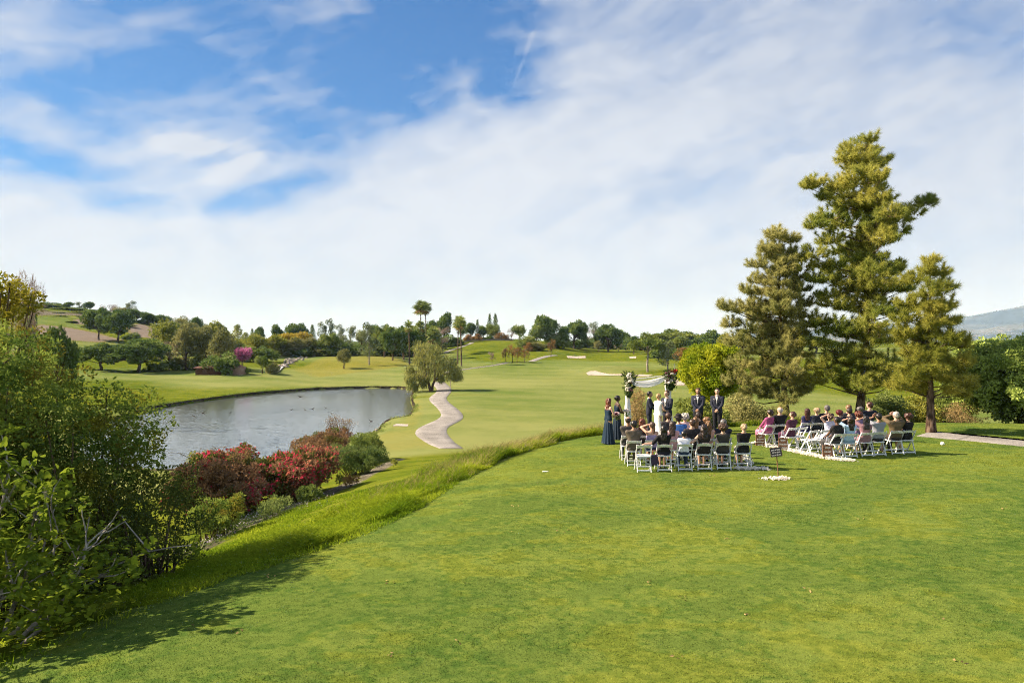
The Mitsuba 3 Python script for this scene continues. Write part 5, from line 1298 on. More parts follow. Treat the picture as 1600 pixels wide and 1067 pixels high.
# fallen leaves and small divots on the lawn
N = 46
y = 6.5 + 16 * g.random(N) ** 1.2
x = y * g.uniform(-0.5, 0.78, N)
ok = shapely.contains_xy(PLATEAU.buffer(-0.4), x, y)
x, y = x[ok], y[ok]
x, y = np.repeat(x, 3) + g.normal(size=3 * len(x)) * 0.05, np.repeat(y, 3) + g.normal(size=3 * len(y)) * 0.05
P = np.stack([x, y, ground(x, y) + 0.022], -1)
put('fallen_leaves', leaves(P, unit(g.normal(size=(len(x), 3)) * [1, 1, 0.15]), g.uniform(0.03, 0.075, len(x)), 0.03, g), 'm_tan_leaf')
tag('fallen_leaves', 'scattered dry tan leaves lying on the mown lawn', 'fallen leaves', kind='stuff')


# ------------------------------------------------------------------ folding chairs
def chair_parts():
    out = []
    for s in (-1, 1):
        out.append(('frame_rail', bar((s * 0.215, -0.25, 0.80), (s * 0.222, 0.225, 0.0), 0.026, 0.042)))
    for s in (-1, 1):
        out.append(('leg', bar((s * 0.194, -0.075, 0.452), (s * 0.200, -0.245, 0.0), 0.024, 0.040)))
    seat = m3.CrossSection([[(-0.19, -0.19), (0.19, -0.19), (0.20, 0.17), (0.15, 0.215), (-0.15, 0.215), (-0.20, 0.17)]]).extrude(0.032).to_mesh()
    out.append(('seat', (np.array(seat.vert_properties)[:, :3] + [0, 0.0, 0.432], np.array(seat.tri_verts))))
    # curved top slat
    t = np.linspace(-1, 1, 9)
    yb = lambda z: -0.25 + (0.80 - z) * 0.62
    ring = []
    for a in t:
        x, dip = a * 0.205, 0.018 * (1 - a * a)
        zt, zb = 0.800 - 0.02 * abs(a) ** 3, 0.690 + 0.028 * (1 - a * a)
        ring.append([(x, yb(zb) - dip + 0.010, zb), (x, yb(zb) - dip - 0.012, zb), (x, yb(zt) - dip - 0.012, zt), (x, yb(zt) - dip + 0.010, zt)])
    v = np.array(ring).reshape(-1, 3)
    f = []
    for i in range(8):
        for j in range(4):
            a, b, c, d = i * 4 + j, i * 4 + (j + 1) % 4, (i + 1) * 4 + (j + 1) % 4, (i + 1) * 4 + j
            f += [[a, b, c], [a, c, d]]
    f += [[0, 2, 1], [0, 3, 2], [32, 33, 34], [32, 34, 35]]
    out.append(('backrest', (v, np.array(f))))
    out.append(('crossrail', bar((-0.19, -0.055, 0.47), (0.19, -0.055, 0.47), 0.018, 0.055)))
    out.append(('stretcher', bar((-0.197, -0.225, 0.055), (0.197, -0.225, 0.055), 0.020, 0.045)))
    out.append(('stretcher', bar((-0.215, 0.165, 0.10), (0.215, 0.165, 0.10), 0.020, 0.045)))
    return out


scene['m_chair'] = plain((0.64, 0.67, 0.70), 0.38, 0.5)
CHAIR = [(n, mikit.ply(m, 'm_chair')) for n, m in chair_parts()]


def chair(x, y, rot, label, group='white folding chairs of the guests', tilt=0.0):
    t = thing('folding_chair', label, 'chair', group)
    M = pose(x, y, gz1(x, y), rot)
    for n, d in CHAIR:
        put(n, d, None, t, M=M)
    return t


# ------------------------------------------------------------------ people
def ball(c, r, n=16):
    return m3.Manifold.sphere(float(r), n).translate([float(v) for v in c])


def hull(*cr, n=16):
    return m3.Manifold.batch_hull([ball(c, r, n) for c, r in cr])


def union(ms):
    return m3.Manifold.batch_boolean(ms, m3.OpType.Add)


def arr(m):
    k = m.to_mesh()
    return np.array(k.vert_properties, float)[:, :3], np.array(k.tri_verts)


def smooth_mesh(m, edge, it=6):
    v, f = arr(m.refine_to_length(edge))
    t = trimesh.Trimesh(v, f, process=False)
    trimesh.smoothing.filter_taubin(t, 0.5, 0.53, iterations=it)
    return np.array(t.vertices), np.array(t.faces)


def ik(a, b, l1, l2, pole):
    a, b = np.asarray(a, float), np.asarray(b, float)
    d = np.linalg.norm(b - a)
    if d > (l1 + l2) * 0.995:
        b = a + (b - a) / d * (l1 + l2) * 0.995
        d = (l1 + l2) * 0.995
    x = (b - a) / d
    p = np.asarray(pole, float) - x * np.dot(pole, x)
    p /= np.linalg.norm(p) + 1e-9
    h = (l1 * l1 - l2 * l2 + d * d) / (2 * d)
    return a + x * h + p * math.sqrt(max(l1 * l1 - h * h, 0)), b


def hand_parts(w, d, up, side, curl, s):
    """palm, four unequal fingers of two bones, and a thumb that leaves the palm's side"""
    d = unit(np.asarray(d, float))
    up = unit(np.asarray(up, float) - d * np.dot(up, d))
    sd = np.cross(d, up) * side
    out = []
    kn = [w + d * 0.088 * s + sd * o * s for o in (0.030, 0.011, -0.009, -0.027)]
    out.append(hull((w, 0.023 * s), (w + d * 0.02 * s + sd * 0.018 * s, 0.018 * s), (kn[0], 0.0115 * s), (kn[1], 0.012 * s), (kn[2], 0.0115 * s), (kn[3], 0.0105 * s), n=10))
    for k, L in zip(kn, (0.070, 0.080, 0.074, 0.058)):
        a1, a2 = curl, curl * 2.1
        m_ = k + (d * math.cos(a1) - up * math.sin(a1)) * L * 0.52 * s
        e = m_ + (d * math.cos(a2) - up * math.sin(a2)) * L * 0.5 * s
        out += [hull((k, 0.0095 * s), (m_, 0.0085 * s), n=8), hull((m_, 0.0085 * s), (e, 0.0072 * s), n=8)]
    b0 = w + d * 0.028 * s + sd * 0.024 * s
    b1 = b0 + (d * 0.62 + sd * 0.7 - up * 0.25) * 0.045 * s
    b2 = b1 + (d * 0.9 + sd * 0.25 - up * 0.3) * 0.034 * s
    out += [hull((b0, 0.014 * s), (b1, 0.0105 * s), n=8), hull((b1, 0.0105 * s), (b2, 0.0085 * s), n=8)]
    return out


SKIN = {'fair': (0.48, 0.30, 0.22), 'tan': (0.34, 0.20, 0.135), 'brown': (0.12, 0.064, 0.040), 'dark': (0.065, 0.037, 0.025)}
HAIR = {'black': (0.012, 0.010, 0.010), 'dark': (0.035, 0.020, 0.014), 'brown': (0.085, 0.045, 0.026), 'auburn': (0.075, 0.027, 0.017), 'red': (0.17, 0.048, 0.022), 'crimson': (0.12, 0.014, 0.014), 'blonde': (0.36, 0.22, 0.10), 'honey': (0.22, 0.12, 0.05), 'white': (0.42, 0.39, 0.36), 'grey': (0.17, 0.16, 0.155), 'pale': (0.36, 0.26, 0.155)}


def hair_mat(c):
    k = f'm_hair_{c}'
    if k not in scene:
        a = tuple(q * (0.85 if sum(HAIR[c]) > 0.5 else 0.6) for q in HAIR[c])
        scene[k] = {'type': 'twosided', 'bsdf': {'type': 'principled', 'roughness': 0.42, 'specular': 0.5, 'base_color': proc(lambda p, n, uv, a=a: mi.Color3f(a) * (0.45 + 1.15 * noise(p.x * 60, p.y * 60, p.z * 8)))}}
    return k


def person(x, y, rot, label, sex='m', seated=False, h=1.75, skin='fair', hair=('short', 'brown'), top=None, legs=None, dress=None, arms=('lap', 'lap'), turn=0.0, nod=0.0, lean=0.0, shoes=(0.02, 0.02, 0.022), face=False, shirt=None, hat=None, z=None, extra=None, group=None, beard=None, width=1.0, child=False):
    """top=(colour, sleeve) with sleeve in long/short/none; legs=(colour, 'trousers'|'skirt'); dress=(colour, sleeve, style)"""
    t = thing('person', label, 'person', group)
    f_ = sex == 'f'
    s = h / 1.75
    sw = (0.162 if f_ else 0.200) * s * width
    hipw = (0.10 if f_ else 0.092) * s
    if seated:
        hz, hy = 0.455 + 0.095 * s, -0.075
        up = np.array([0, -0.16 + lean, 1.0])
    else:
        hz, hy = 0.925 * s, 0.0
        up = np.array([0, 0.02 + lean, 1.0])
    up = unit(up)
    hip = np.array([0, hy, hz])
    waist = hip + up * 0.20 * s
    chest = hip + up * 0.37 * s
    sh = hip + up * 0.492 * s
    nb = hip + up * 0.575 * s
    hd = nb + unit(up * 0.9 + np.array([0, 0.22 if seated else 0.12, 0])) * 0.150 * s
    fat = (0.94 if f_ else 1.0) * width
    hipz = [hip + [sg * hipw, 0, 0] for sg in (-1, 1)]
    if seated:
        knees = [np.array([sg * (0.105 if not f_ else 0.07), hy + 0.44 * s, 0.50 * s + 0.02]) for sg in (-1, 1)]
        ank = [np.array([sg * (0.12 if not f_ else 0.06), hy + 0.44 * s + (0.03 if not f_ else -0.05), 0.085 * s]) for sg in (-1, 1)]
    else:
        knees = [np.array([sg * hipw * 0.98, 0.025, 0.49 * s]) for sg in (-1, 1)]
        ank = [np.array([sg * hipw * (1.05 if not f_ else 0.7), -0.02, 0.085 * s]) for sg in (-1, 1)]
    shp = [sh + [sg * sw, 0, 0] for sg in (-1, 1)]
    # arm targets
    elb, wri, hdir, hup = [], [], [], []
    for k, sg in enumerate((-1, 1)):
        a = arms[k]
        pole, dirn, upv = (sg * 0.6, -0.6, -0.3), (0, 1, -0.3), (0, 0.2, 1)
        if a == 'lap':
            w = knees[k] * 0.55 + hip * 0.45 + [-sg * 0.03, 0.03, 0.115 * s]
            dirn = (-sg * 0.45, 0.9, -0.15)
        elif a == 'knee':
            w = knees[k] + [0, -0.06, 0.10 * s]
        elif a == 'brow':
            w = hd + [sg * 0.115 * s, 0.10 * s, 0.02 * s]
            pole, dirn, upv = (sg * 1.0, 0.35, -0.25), (-sg * 0.75, 0.35, 0.35), (0, 0.3, 1)
        elif a == 'eyes':
            w = hd + [sg * 0.085 * s, 0.15 * s, -0.015 * s]
            pole, dirn, upv = (sg * 1.0, 0.6, -0.35), (-sg * 0.4, -0.05, 0.75), (0, 1, 0.1)
        elif a == 'head':
            w = hd + [sg * 0.13 * s, 0.0, 0.05 * s]
            pole, dirn, upv = (sg * 1.0, -0.2, 0.15), (-sg * 0.8, -0.1, 0.3), (0, 0, 1)
        elif a == 'clasp':
            w = hip + [sg * 0.055, 0.165 * s, 0.03 * s]
            pole, dirn, upv = (sg * 0.9, -0.25, -0.2), (-sg * 0.75, 0.25, -0.55), (0, 1, 0.2)
        elif a == 'hold':
            w = hip + [sg * 0.07, 0.25 * s, 0.12 * s]
            pole, dirn, upv = (sg * 0.9, -0.35, -0.4), (-sg * 0.5, 0.55, 0.1), (0, 0.2, 1)
        elif a == 'reach':
            w = hip + [sg * 0.13, 0.30 * s, 0.16 * s]
            pole, dirn = (sg * 0.6, -0.5, -0.6), (-sg * 0.2, 1, 0.0)
        elif a == 'chest':
            w = chest + [sg * 0.03, 0.20 * s, -0.05]
            pole, dirn = (sg * 0.9, -0.1, -0.5), (-sg * 0.9, 0.3, 0.2)
        elif a == 'rest':
            w = sh + [sg * 0.60 * s, -0.12, -0.20 * s]
            pole, dirn, upv = (0, -0.4, -0.8), (sg * 0.9, -0.05, -0.35), (0, 0, 1)
        else:
            w = hip + [sg * 0.235 * s * width, 0.02, -0.06 * s]
            pole, dirn, upv = (sg * 0.3, -1, 0), (0, 0.15, -1), (sg, 0, 0)
        e, w = ik(shp[k], w, 0.285 * s, 0.25 * s, pole)
        elb.append(e)
        wri.append(w)
        hdir.append(np.array(dirn, float))
        hup.append(np.array(upv, float))
    # ---- the body: one continuous skin surface
    cT, sT = math.cos(turn), math.sin(turn)
    cN, sN = math.cos(nod), math.sin(nod)
    Rh = np.array([[cT, -sT, 0], [sT, cT, 0], [0, 0, 1]]) @ np.array([[1, 0, 0], [0, cN, sN], [0, -sN, cN]])
    H = lambda x_, y_, z_: hd + Rh @ (np.array([x_, y_, z_]) * s)
    hs = s * (1.16 if child else 1.07)
    r = lambda q: q * s * fat
    core = [hull((hipz[0], r(0.098)), (hipz[1], r(0.098)), (waist + [0.055 * s, 0, 0], r(0.088 if f_ else 0.10)), (waist - [0.055 * s, 0, 0], r(0.088 if f_ else 0.10))),
            hull((waist + [0.055 * s, 0, 0], r(0.088 if f_ else 0.10)), (waist - [0.055 * s, 0, 0], r(0.088 if f_ else 0.10)), (chest + [0.082 * s, 0.012, 0], r(0.10)), (chest + [-0.082 * s, 0.012, 0], r(0.10))),
            hull((chest + [0.082 * s, 0.012, 0], r(0.10)), (chest + [-0.082 * s, 0.012, 0], r(0.10)), (shp[0] + [0.02, 0, -0.01], 0.050 * s), (shp[1] + [-0.02, 0, -0.01], 0.050 * s), (nb - up * 0.03 * s, 0.055 * s))]
    if f_:
        core.append(hull((chest + [0.07 * s, 0.075 * s, -0.03 * s], 0.058 * s), (chest + [-0.07 * s, 0.075 * s, -0.03 * s], 0.058 * s), (chest, 0.07 * s)))
    neck = hull((nb - up * 0.03 * s, 0.055 * s), (H(0, -0.012, -0.075), 0.050 * s))
    skull = [hull((H(0, -0.022, 0.025), 0.084 * hs), (H(0, 0.028, 0.020), 0.070 * hs)), hull((H(0, 0.020, 0.0), 0.068 * hs), (H(0, 0.052, -0.072), 0.034 * hs), (H(0.030, 0.025, -0.055), 0.034 * hs), (H(-0.030, 0.025, -0.055), 0.034 * hs)),
             hull((H(0, 0.088, 0.012), 0.010 * hs), (H(0, 0.108, -0.022), 0.013 * hs), (H(0, 0.080, -0.026), 0.018 * hs), n=10)]
    ears = [hull((H(sg * 0.082, -0.004, 0.012), 0.014 * hs), (H(sg * 0.080, 0.002, -0.022), 0.011 * hs), n=8) for sg in (-1, 1)]
    upper = [hull((shp[k], 0.049 * s * fat), (elb[k], 0.039 * s * fat)) for k in (0, 1)]
    fore = [hull((elb[k], 0.039 * s * fat), (elb[k] * 0.6 + wri[k] * 0.4, 0.038 * s * fat), (wri[k], 0.025 * s)) for k in (0, 1)]
    thigh = [hull((hipz[k], r(0.088)), (knees[k], r(0.056))) for k in (0, 1)]
    shin = [hull((knees[k], r(0.055)), (knees[k] * 0.68 + ank[k] * 0.32 + [0, -0.012, 0], r(0.054)), (ank[k], r(0.036))) for k in (0, 1)]
    toe = [ank[k] + [(k - 0.5) * 0.05, 0.17 * s, -0.055 * s] for k in (0, 1)]
    feet = [hull((ank[k], 0.036 * s), (ank[k] + [0, -0.035 * s, -0.05 * s], 0.032 * s), (toe[k], 0.026 * s)) for k in (0, 1)]
    body = union(core + [neck] + skull + ears + upper + fore + thigh + shin + feet)
    v, f = smooth_mesh(body, 0.036, 5)
    hands = []
    for k, sg in enumerate((-1, 1)):
        hands += hand_parts(wri[k], hdir[k], hup[k], -sg, 0.5, s * (0.92 if f_ else 1.0))
    k_ = m3.Manifold(m3.Mesh(v.astype(np.float32), f.astype(np.uint32)))
    if k_.status() == m3.Error.NoError:
        v, f = arr(union([k_] + hands))
    else:
        v, f = join([(v, f)] + [arr(h_) for h_ in hands])
    zg = gz1(x, y) if z is None else z
    M = pose(x, y, zg, rot)
    P = lambda nm, vf, mat, sm=50: put(nm, moved(vf, M), mat, t, sm)
    sk = 'm_skin_' + skin
    if sk not in scene:
        scene[sk] = plain(SKIN[skin], 0.5, 0.4)
    P('body', (v, f), sk)
    # ---- clothes follow the same bones
    pad = 0.013

    def fat_hull(pairs):
        return hull(*[(c, q + pad) for c, q in pairs])
    tcore = [((hipz[0] + [0, 0, 0.03]), r(0.098)), ((hipz[1] + [0, 0, 0.03]), r(0.098))]
    wv_ = [(waist + [0.055 * s, 0, 0], r(0.090 if f_ else 0.104)), (waist - [0.055 * s, 0, 0], r(0.090 if f_ else 0.104))]
    cv_ = [(chest + [0.082 * s, 0.010, 0], r(0.102)), (chest + [-0.082 * s, 0.010, 0], r(0.102))]
    sv_ = [(shp[0] + [0.016, 0, -0.012], 0.058 * s * width), (shp[1] + [-0.016, 0, -0.012], 0.058 * s * width), (nb - up * 0.062 * s, 0.056 * s)]

    def torso(bare=False):
        o = [fat_hull(tcore + wv_), fat_hull(wv_ + cv_)]
        if bare:
            o.append(fat_hull([(c - up * 0.0, q) for c, q in cv_] + [(chest + [0.05 * s, 0.03, 0.06 * s], 0.06 * s), (chest + [-0.05 * s, 0.03, 0.06 * s], 0.06 * s)]))
        else:
            o.append(fat_hull(cv_ + sv_))
        if f_:
            o.append(fat_hull([(chest + [0.07 * s, 0.075 * s, -0.03 * s], 0.058 * s), (chest + [-0.07 * s, 0.075 * s, -0.03 * s], 0.058 * s), (chest, 0.07 * s)]))
        return o

    def sleeves(kind_):
        o = []
        if kind_ in ('long', 'short', 'half'):
            for k in (0, 1):
                end = elb[k] if kind_ != 'short' else shp[k] * 0.42 + elb[k] * 0.58
                o.append(fat_hull([(shp[k], 0.056 * s * fat), (end, 0.047 * s * fat)]))
                if kind_ == 'long':
                    o.append(fat_hull([(elb[k], 0.043 * s * fat), (wri[k] * 0.93 + elb[k] * 0.07, 0.029 * s)]))
        return o

    def wrinkled(m_, amp=0.006):
        vv, ff = smooth_mesh(union(m_), 0.034, 5)
        nn = trimesh.Trimesh(vv, ff, process=False).vertex_normals
        return vv + nn * ((meshkit.fbm(vv * [14, 14, 9] + sum(map(ord, label)) % 97, 3) - 0.5) * 2 * amp)[:, None], ff
    if top:
        parts = torso(top[1] == 'strap') + sleeves(top[1])
        if len(top) > 2 and top[2] == 'jacket' and not seated:
            parts.append(fat_hull([(hipz[0] + [0, 0, -0.06 * s], r(0.100)), (hipz[1] + [0, 0, -0.06 * s], r(0.100)), tcore[0], tcore[1]]))
        P('jacket' if len(top) > 2 and top[2] == 'jacket' else 'shirt', wrinkled(parts), cloth(top[0]))
        if len(top) > 2 and top[2] == 'jacket' and not seated:
            P('collar', arr(hull((nb + [0, -0.012, -0.028 * s], 0.060 * s), (nb + [0, 0.004, -0.012 * s], 0.057 * s))), cloth(top[3] if len(top) > 3 else (0.75, 0.75, 0.76)))
    if legs:
        if legs[1] == 'trousers':
            o = [fat_hull([(hipz[0], r(0.100)), (hipz[1], r(0.100)), (hip + up * 0.05, r(0.09))])]
            for k in (0, 1):
                o += [fat_hull([(hipz[k], r(0.094)), (knees[k], r(0.064))]), fat_hull([(knees[k], r(0.064)), (ank[k] + [0, 0, 0.02], r(0.052))])]
            P('trousers', wrinkled(o, 0.005), cloth(legs[0]))
        else:
            o = [fat_hull([(hipz[0], r(0.100)), (hipz[1], r(0.100)), (knees[0], r(0.07)), (knees[1], r(0.07))]), fat_hull([(knees[0], r(0.07)), (knees[1], r(0.07)), (knees[0] + [0, 0.0, -0.16 * s], r(0.05)), (knees[1] + [0, 0.0, -0.16 * s], r(0.05))])]
            P('skirt', wrinkled(o, 0.008), cloth(legs[0]))
    if dress:
        col, slv, style = dress
        o = torso(slv in ('strap',)) + sleeves(slv)
        if seated:
            o += [fat_hull([(hipz[0], r(0.102)), (hipz[1], r(0.102)), (knees[0], r(0.07)), (knees[1], r(0.07))]), fat_hull([(knees[0], r(0.07)), (knees[1], r(0.07)), (knees[0] + [0, 0, -0.14 * s], r(0.05)), (knees[1] + [0, 0, -0.14 * s], r(0.05))])]
            P('dress', wrinkled(o, 0.008), cloth(col))
        else:
            P('bodice', wrinkled(o, 0.004), cloth(col, 0.55))
            prof = {'gown': [(1.02, 0.105), (0.93, 0.135), (0.80, 0.165), (0.5, 0.205), (0.25, 0.24), (0.03, 0.275)], 'mermaid': [(1.02, 0.110), (0.93, 0.142), (0.80, 0.150), (0.62, 0.145), (0.45, 0.155), (0.28, 0.215), (0.12, 0.30), (0.02, 0.37)]}[style]
            zz_, rr_ = zip(*prof)
            nz, na = 30, 72
            zs = np.linspace(zz_[0], zz_[-1], nz)
            rs = np.interp(-zs, [-q for q in zz_], rr_)
            an = np.linspace(0, 2 * np.pi, na, endpoint=False)
            tt_ = (zs[0] - zs) / (zs[0] - zs[-1])
            ple = 1 + (0.09 if style == 'gown' else 0.05) * tt_[:, None] ** 0.7 * np.sin(an[None] * 11 + 1.2 * np.sin(an * 3)[None] + 1.0 * tt_[:, None])
            R_ = rs[:, None] * ple
            X_ = np.sin(an)[None] * R_ * 1.08 * s
            Y_ = np.cos(an)[None] * R_ * 0.86 * s
            if style == 'mermaid':
                Y_ = np.where(Y_ < 0, Y_ * (1 + 1.3 * np.clip(tt_[:, None] - 0.6, 0, 1) ** 1.2 * 2), Y_)
            vv = np.stack([X_, Y_ + hy, np.broadcast_to(zs[:, None] * s, X_.shape)], -1).reshape(-1, 3)
            i, j = np.meshgrid(np.arange(nz - 1), np.arange(na), indexing='ij')
            jj = (j + 1) % na
            q = np.stack([i * na + j, i * na + jj, (i + 1) * na + jj, (i + 1) * na + j], -1).reshape(-1, 4)
            ff = np.vstack([q[:, [0, 2, 1]], q[:, [0, 3, 2]]])
            vv = np.vstack([vv, [0, hy, zs[0] * s + 0.02], [0, hy, zs[-1] * s]])
            top_i, bot_i = len(vv) - 2, len(vv) - 1
            ff = np.vstack([ff, [[top_i, k, (k + 1) % na][::-1] for k in range(na)], [[bot_i, (nz - 1) * na + k, (nz - 1) * na + (k + 1) % na] for k in range(na)]])
            P('skirt', (vv, ff), cloth(col, 0.55), True)
            if slv == 'strap':
                st = [tube([chest + [sg * 0.075 * s, 0.085 * s, 0.05 * s], shp[k] + [-sg * 0.055, 0.02, 0.055 * s], chest + [sg * 0.05 * s, -0.10 * s, 0.05 * s]], 0.012, 6) for k, sg in enumerate((-1, 1))]
                P('straps', join(st), cloth(col, 0.55))
    if legs is None and not (dress and not seated) or (legs and legs[1] == 'skirt'):
        pass
    so = [hull((ank[k] + [0, 0, -0.015], 0.036 * s + 0.006), (ank[k] + [0, -0.04 * s, -0.046 * s], 0.036 * s), (toe[k] + [0, 0.012, 0.0], 0.032 * s), (toe[k] + [(k - 0.5) * -0.03, -0.07, 0.0], 0.036 * s)).trim_by_plane([0, 0, 1], 0.004) for k in (0, 1)]
    for k in (0, 1):
        P('shoe', arr(so[k]), cloth(shoes, 0.4))
    # ---- hair
    style, hc = hair
    if style != 'bald':
        cap = union([hull((H(0, -0.024, 0.032), 0.094 * hs), (H(0, 0.022, 0.040), 0.076 * hs)), hull((H(0, -0.036, 0.0), 0.084 * hs), (H(0, -0.030, -0.045), 0.060 * hs))])
        nrm = Rh @ unit(np.array([0, -0.80, 0.60]))
        cap = cap.trim_by_plane(nrm.tolist(), float(nrm @ H(0, 0.020, 0.045)))
        hp = [cap]
        if style in ('long', 'wavy'):
            hp += [hull((H(0.035, -0.035, 0.0), 0.070 * hs), (H(-0.035, -0.035, 0.0), 0.070 * hs), (H(0.05, -0.055, -0.12), 0.055 * s), (H(-0.05, -0.055, -0.12), 0.055 * s)), hull((H(0.05, -0.055, -0.12), 0.055 * s), (H(-0.05, -0.055, -0.12), 0.055 * s), (H(0.045, -0.085, -0.30), 0.040 * s), (H(-0.045, -0.085, -0.30), 0.040 * s))]
        if style == 'wavy':
            hp += [hull((H(0.07, -0.03, -0.06), 0.05 * s), (H(0.085, -0.03, -0.22), 0.04 * s)), hull((H(-0.07, -0.03, -0.06), 0.05 * s), (H(-0.085, -0.03, -0.22), 0.04 * s))]
        if style in ('bob', 'curly'):
            q = 0.115 if style == 'curly' else 0.095
            hp += [hull((H(0.03, -0.035, 0.03), q * hs), (H(-0.03, -0.035, 0.03), q * hs), (H(0.045, -0.035, -0.055), 0.06 * hs), (H(-0.045, -0.035, -0.055), 0.06 * hs)).trim_by_plane(nrm.tolist(), float(nrm @ H(0, -0.005, 0.03)))]
        if style == 'bun':
            hp += [hull((H(0, -0.115, 0.03), 0.045 * s), (H(0, -0.105, -0.01), 0.046 * s))]
        if style == 'updo':
            hp += [hull((H(0.03, -0.10, -0.02), 0.042 * s), (H(-0.03, -0.10, -0.02), 0.042 * s), (H(0, -0.105, 0.035), 0.045 * s))]
        if style == 'tail':
            hp += [hull((H(0, -0.11, 0.02), 0.03 * s), (H(0, -0.13, -0.08), 0.036 * s)), hull((H(0, -0.13, -0.08), 0.036 * s), (H(0, -0.12, -0.22), 0.018 * s))]
        if style == 'ring':       # a fringe round a bald crown
            hp = [cap.trim_by_plane((-(Rh @ np.array([0, 0, 1.0]))).tolist(), float(-(Rh @ np.array([0, 0, 1.0])) @ H(0, 0, 0.055)))]
        vv, ff = smooth_mesh(union(hp), 0.018, 2)
        nn = trimesh.Trimesh(vv, ff, process=False).vertex_normals
        amp, fr = {'curly': (0.034, 34), 'wavy': (0.026, 26), 'long': (0.014, 24), 'updo': (0.018, 34), 'bob': (0.014, 34)}.get(style, (0.010, 44))
        vv = vv + nn * ((meshkit.fbm(vv * [fr, fr, fr * 0.55] + len(label), 2) - 0.45) * 2 * amp)[:, None]
        P('hair', (vv, ff), hair_mat(hc))
    if beard:
        P('beard', arr(hull((H(0, 0.056, -0.078), 0.034 * hs), (H(0.036, 0.026, -0.052), 0.036 * hs), (H(-0.036, 0.026, -0.052), 0.036 * hs)).trim_by_plane((-(Rh @ np.array([0, -0.3, 1.0]))).tolist(), float(-(Rh @ np.array([0, -0.3, 1.0])) @ H(0, 0.07, -0.042)))), hair_mat(beard))
    if face:
        for sg in (-1, 1):
            P('eye', arr(hull((H(sg * 0.031, 0.078, 0.012), 0.011 * hs), (H(sg * 0.036, 0.076, 0.012), 0.010 * hs), n=10)), cloth((0.03, 0.025, 0.02), 0.3))
            P('eyebrow', arr(hull((H(sg * 0.020, 0.089, 0.034), 0.005 * hs), (H(sg * 0.045, 0.078, 0.036), 0.005 * hs), n=8)), hair_mat(hc))
        P('mouth', arr(hull((H(-0.018, 0.076, -0.056), 0.007 * hs), (H(0.018, 0.076, -0.056), 0.007 * hs), (H(0, 0.084, -0.056), 0.007 * hs), n=8)), cloth((0.30, 0.10, 0.085), 0.5))
    if shirt:
        # white shirt front, bow tie and lapels over the chest
        fr = chest + np.array([0, r(0.102) + 0.022, 0.0])
        vv = np.array([fr + [0.052 * s, -0.030, 0.155 * s], fr + [-0.052 * s, -0.030, 0.155 * s], fr + [0, 0.004, -0.16 * s], fr + [0, 0.008, 0.02 * s], fr + [0, -0.012, 0.15 * s]])
        back = vv - [0, 0.03, 0]
        P('shirt_front', (np.vstack([vv, back]), np.array([[0, 3, 4], [1, 4, 3], [0, 2, 3], [1, 3, 2], [5, 9, 8], [6, 8, 9], [5, 8, 7], [6, 7, 8], [0, 4, 9], [0, 9, 5], [4, 1, 6], [4, 6, 9], [1, 2, 7], [1, 7, 6], [2, 0, 5], [2, 5, 7]])), cloth((0.80, 0.80, 0.80)))
        bt = nb + np.array([0, 0.073 * s, -0.03 * s])
        P('bow_tie', arr(union([hull((bt, 0.010), (bt + [0.045, 0, 0.012], 0.009), (bt + [0.045, 0, -0.012], 0.009), n=8), hull((bt, 0.010), (bt + [-0.045, 0, 0.012], 0.009), (bt + [-0.045, 0, -0.012], 0.009), n=8)])), cloth((0.012, 0.012, 0.016), 0.5))
        for sg in (-1, 1):
            a = fr + [sg * 0.060 * s, -0.024, 0.14 * s]
            b = fr + [sg * 0.012 * s, 0.012, -0.15 * s]
            c = fr + [sg * 0.088 * s, -0.008, 0.02 * s]
            P('lapel', arr(hull((a, 0.010), (b, 0.007), (c, 0.010), n=8)), cloth((0.010, 0.011, 0.016), 0.45))
        hk = chest + np.array([0.105 * s, r(0.102) + 0.010, 0.045 * s])
        P('pocket_square', arr(hull((hk + [-0.022, 0.004, 0], 0.006), (hk + [0.022, -0.004, 0.006], 0.006), (hk + [0, 0, 0.016], 0.005), n=8)), cloth((0.75, 0.74, 0.76)))
    if hat:
        hc_, hz_ = H(0, -0.012, 0.062), Rh @ np.array([0, -0.10, 1.0])
        brim = tm(trimesh.creation.cylinder(radius=0.158 * s, height=0.014, sections=28))
        crown = tm(trimesh.creation.revolve(np.array([(0, 0.0), (0.105, 0.0), (0.100, 0.06), (0.088, 0.10), (0.060, 0.112), (0, 0.098)]) * s, sections=24))
        Mh = np.eye(4)
        zz3 = unit(hz_)
        xx3 = unit(np.cross(Rh @ np.array([0, 1.0, 0]), zz3))
        Mh[:3, 0], Mh[:3, 1], Mh[:3, 2], Mh[:3, 3] = xx3, np.cross(zz3, xx3), zz3, hc_
        P('hat', join([moved(brim, Mh), moved(crown, Mh)]), cloth(hat), 40)
    return dict(key=t, M=M, hip=hip, chest=chest, wri=wri, s=s, hd=hd)


# ---- seats: the rows of the left block and of the right block, measured from the photo
LROT, RROT = math.radians(-2.0), math.radians(5.0)


def left_seat(u, row):
    x0, y0 = [(3.84, 19.85), (3.69, 20.80), (3.57, 21.85), (3.54, 22.85)][row]
    k = (u - CU) / FOC
    y = (y0 - 0.15 * x0) / (1 - 0.15 * k)
    x = k * y
    return x - math.sin(LROT) * 0.26, y + math.cos(LROT) * 0.26, LROT


def right_seat(u, row):
    x0, y0 = [(10.5, 22.1), (10.1, 23.0), (9.70, 23.75), (9.25, 24.6)][row]
    k = (u - CU) / FOC
    y = (y0 - 0.32 * x0) / (1 - 0.32 * k)
    x = k * y
    return x - math.sin(RROT) * 0.26, y + math.cos(RROT) * 0.26, RROT


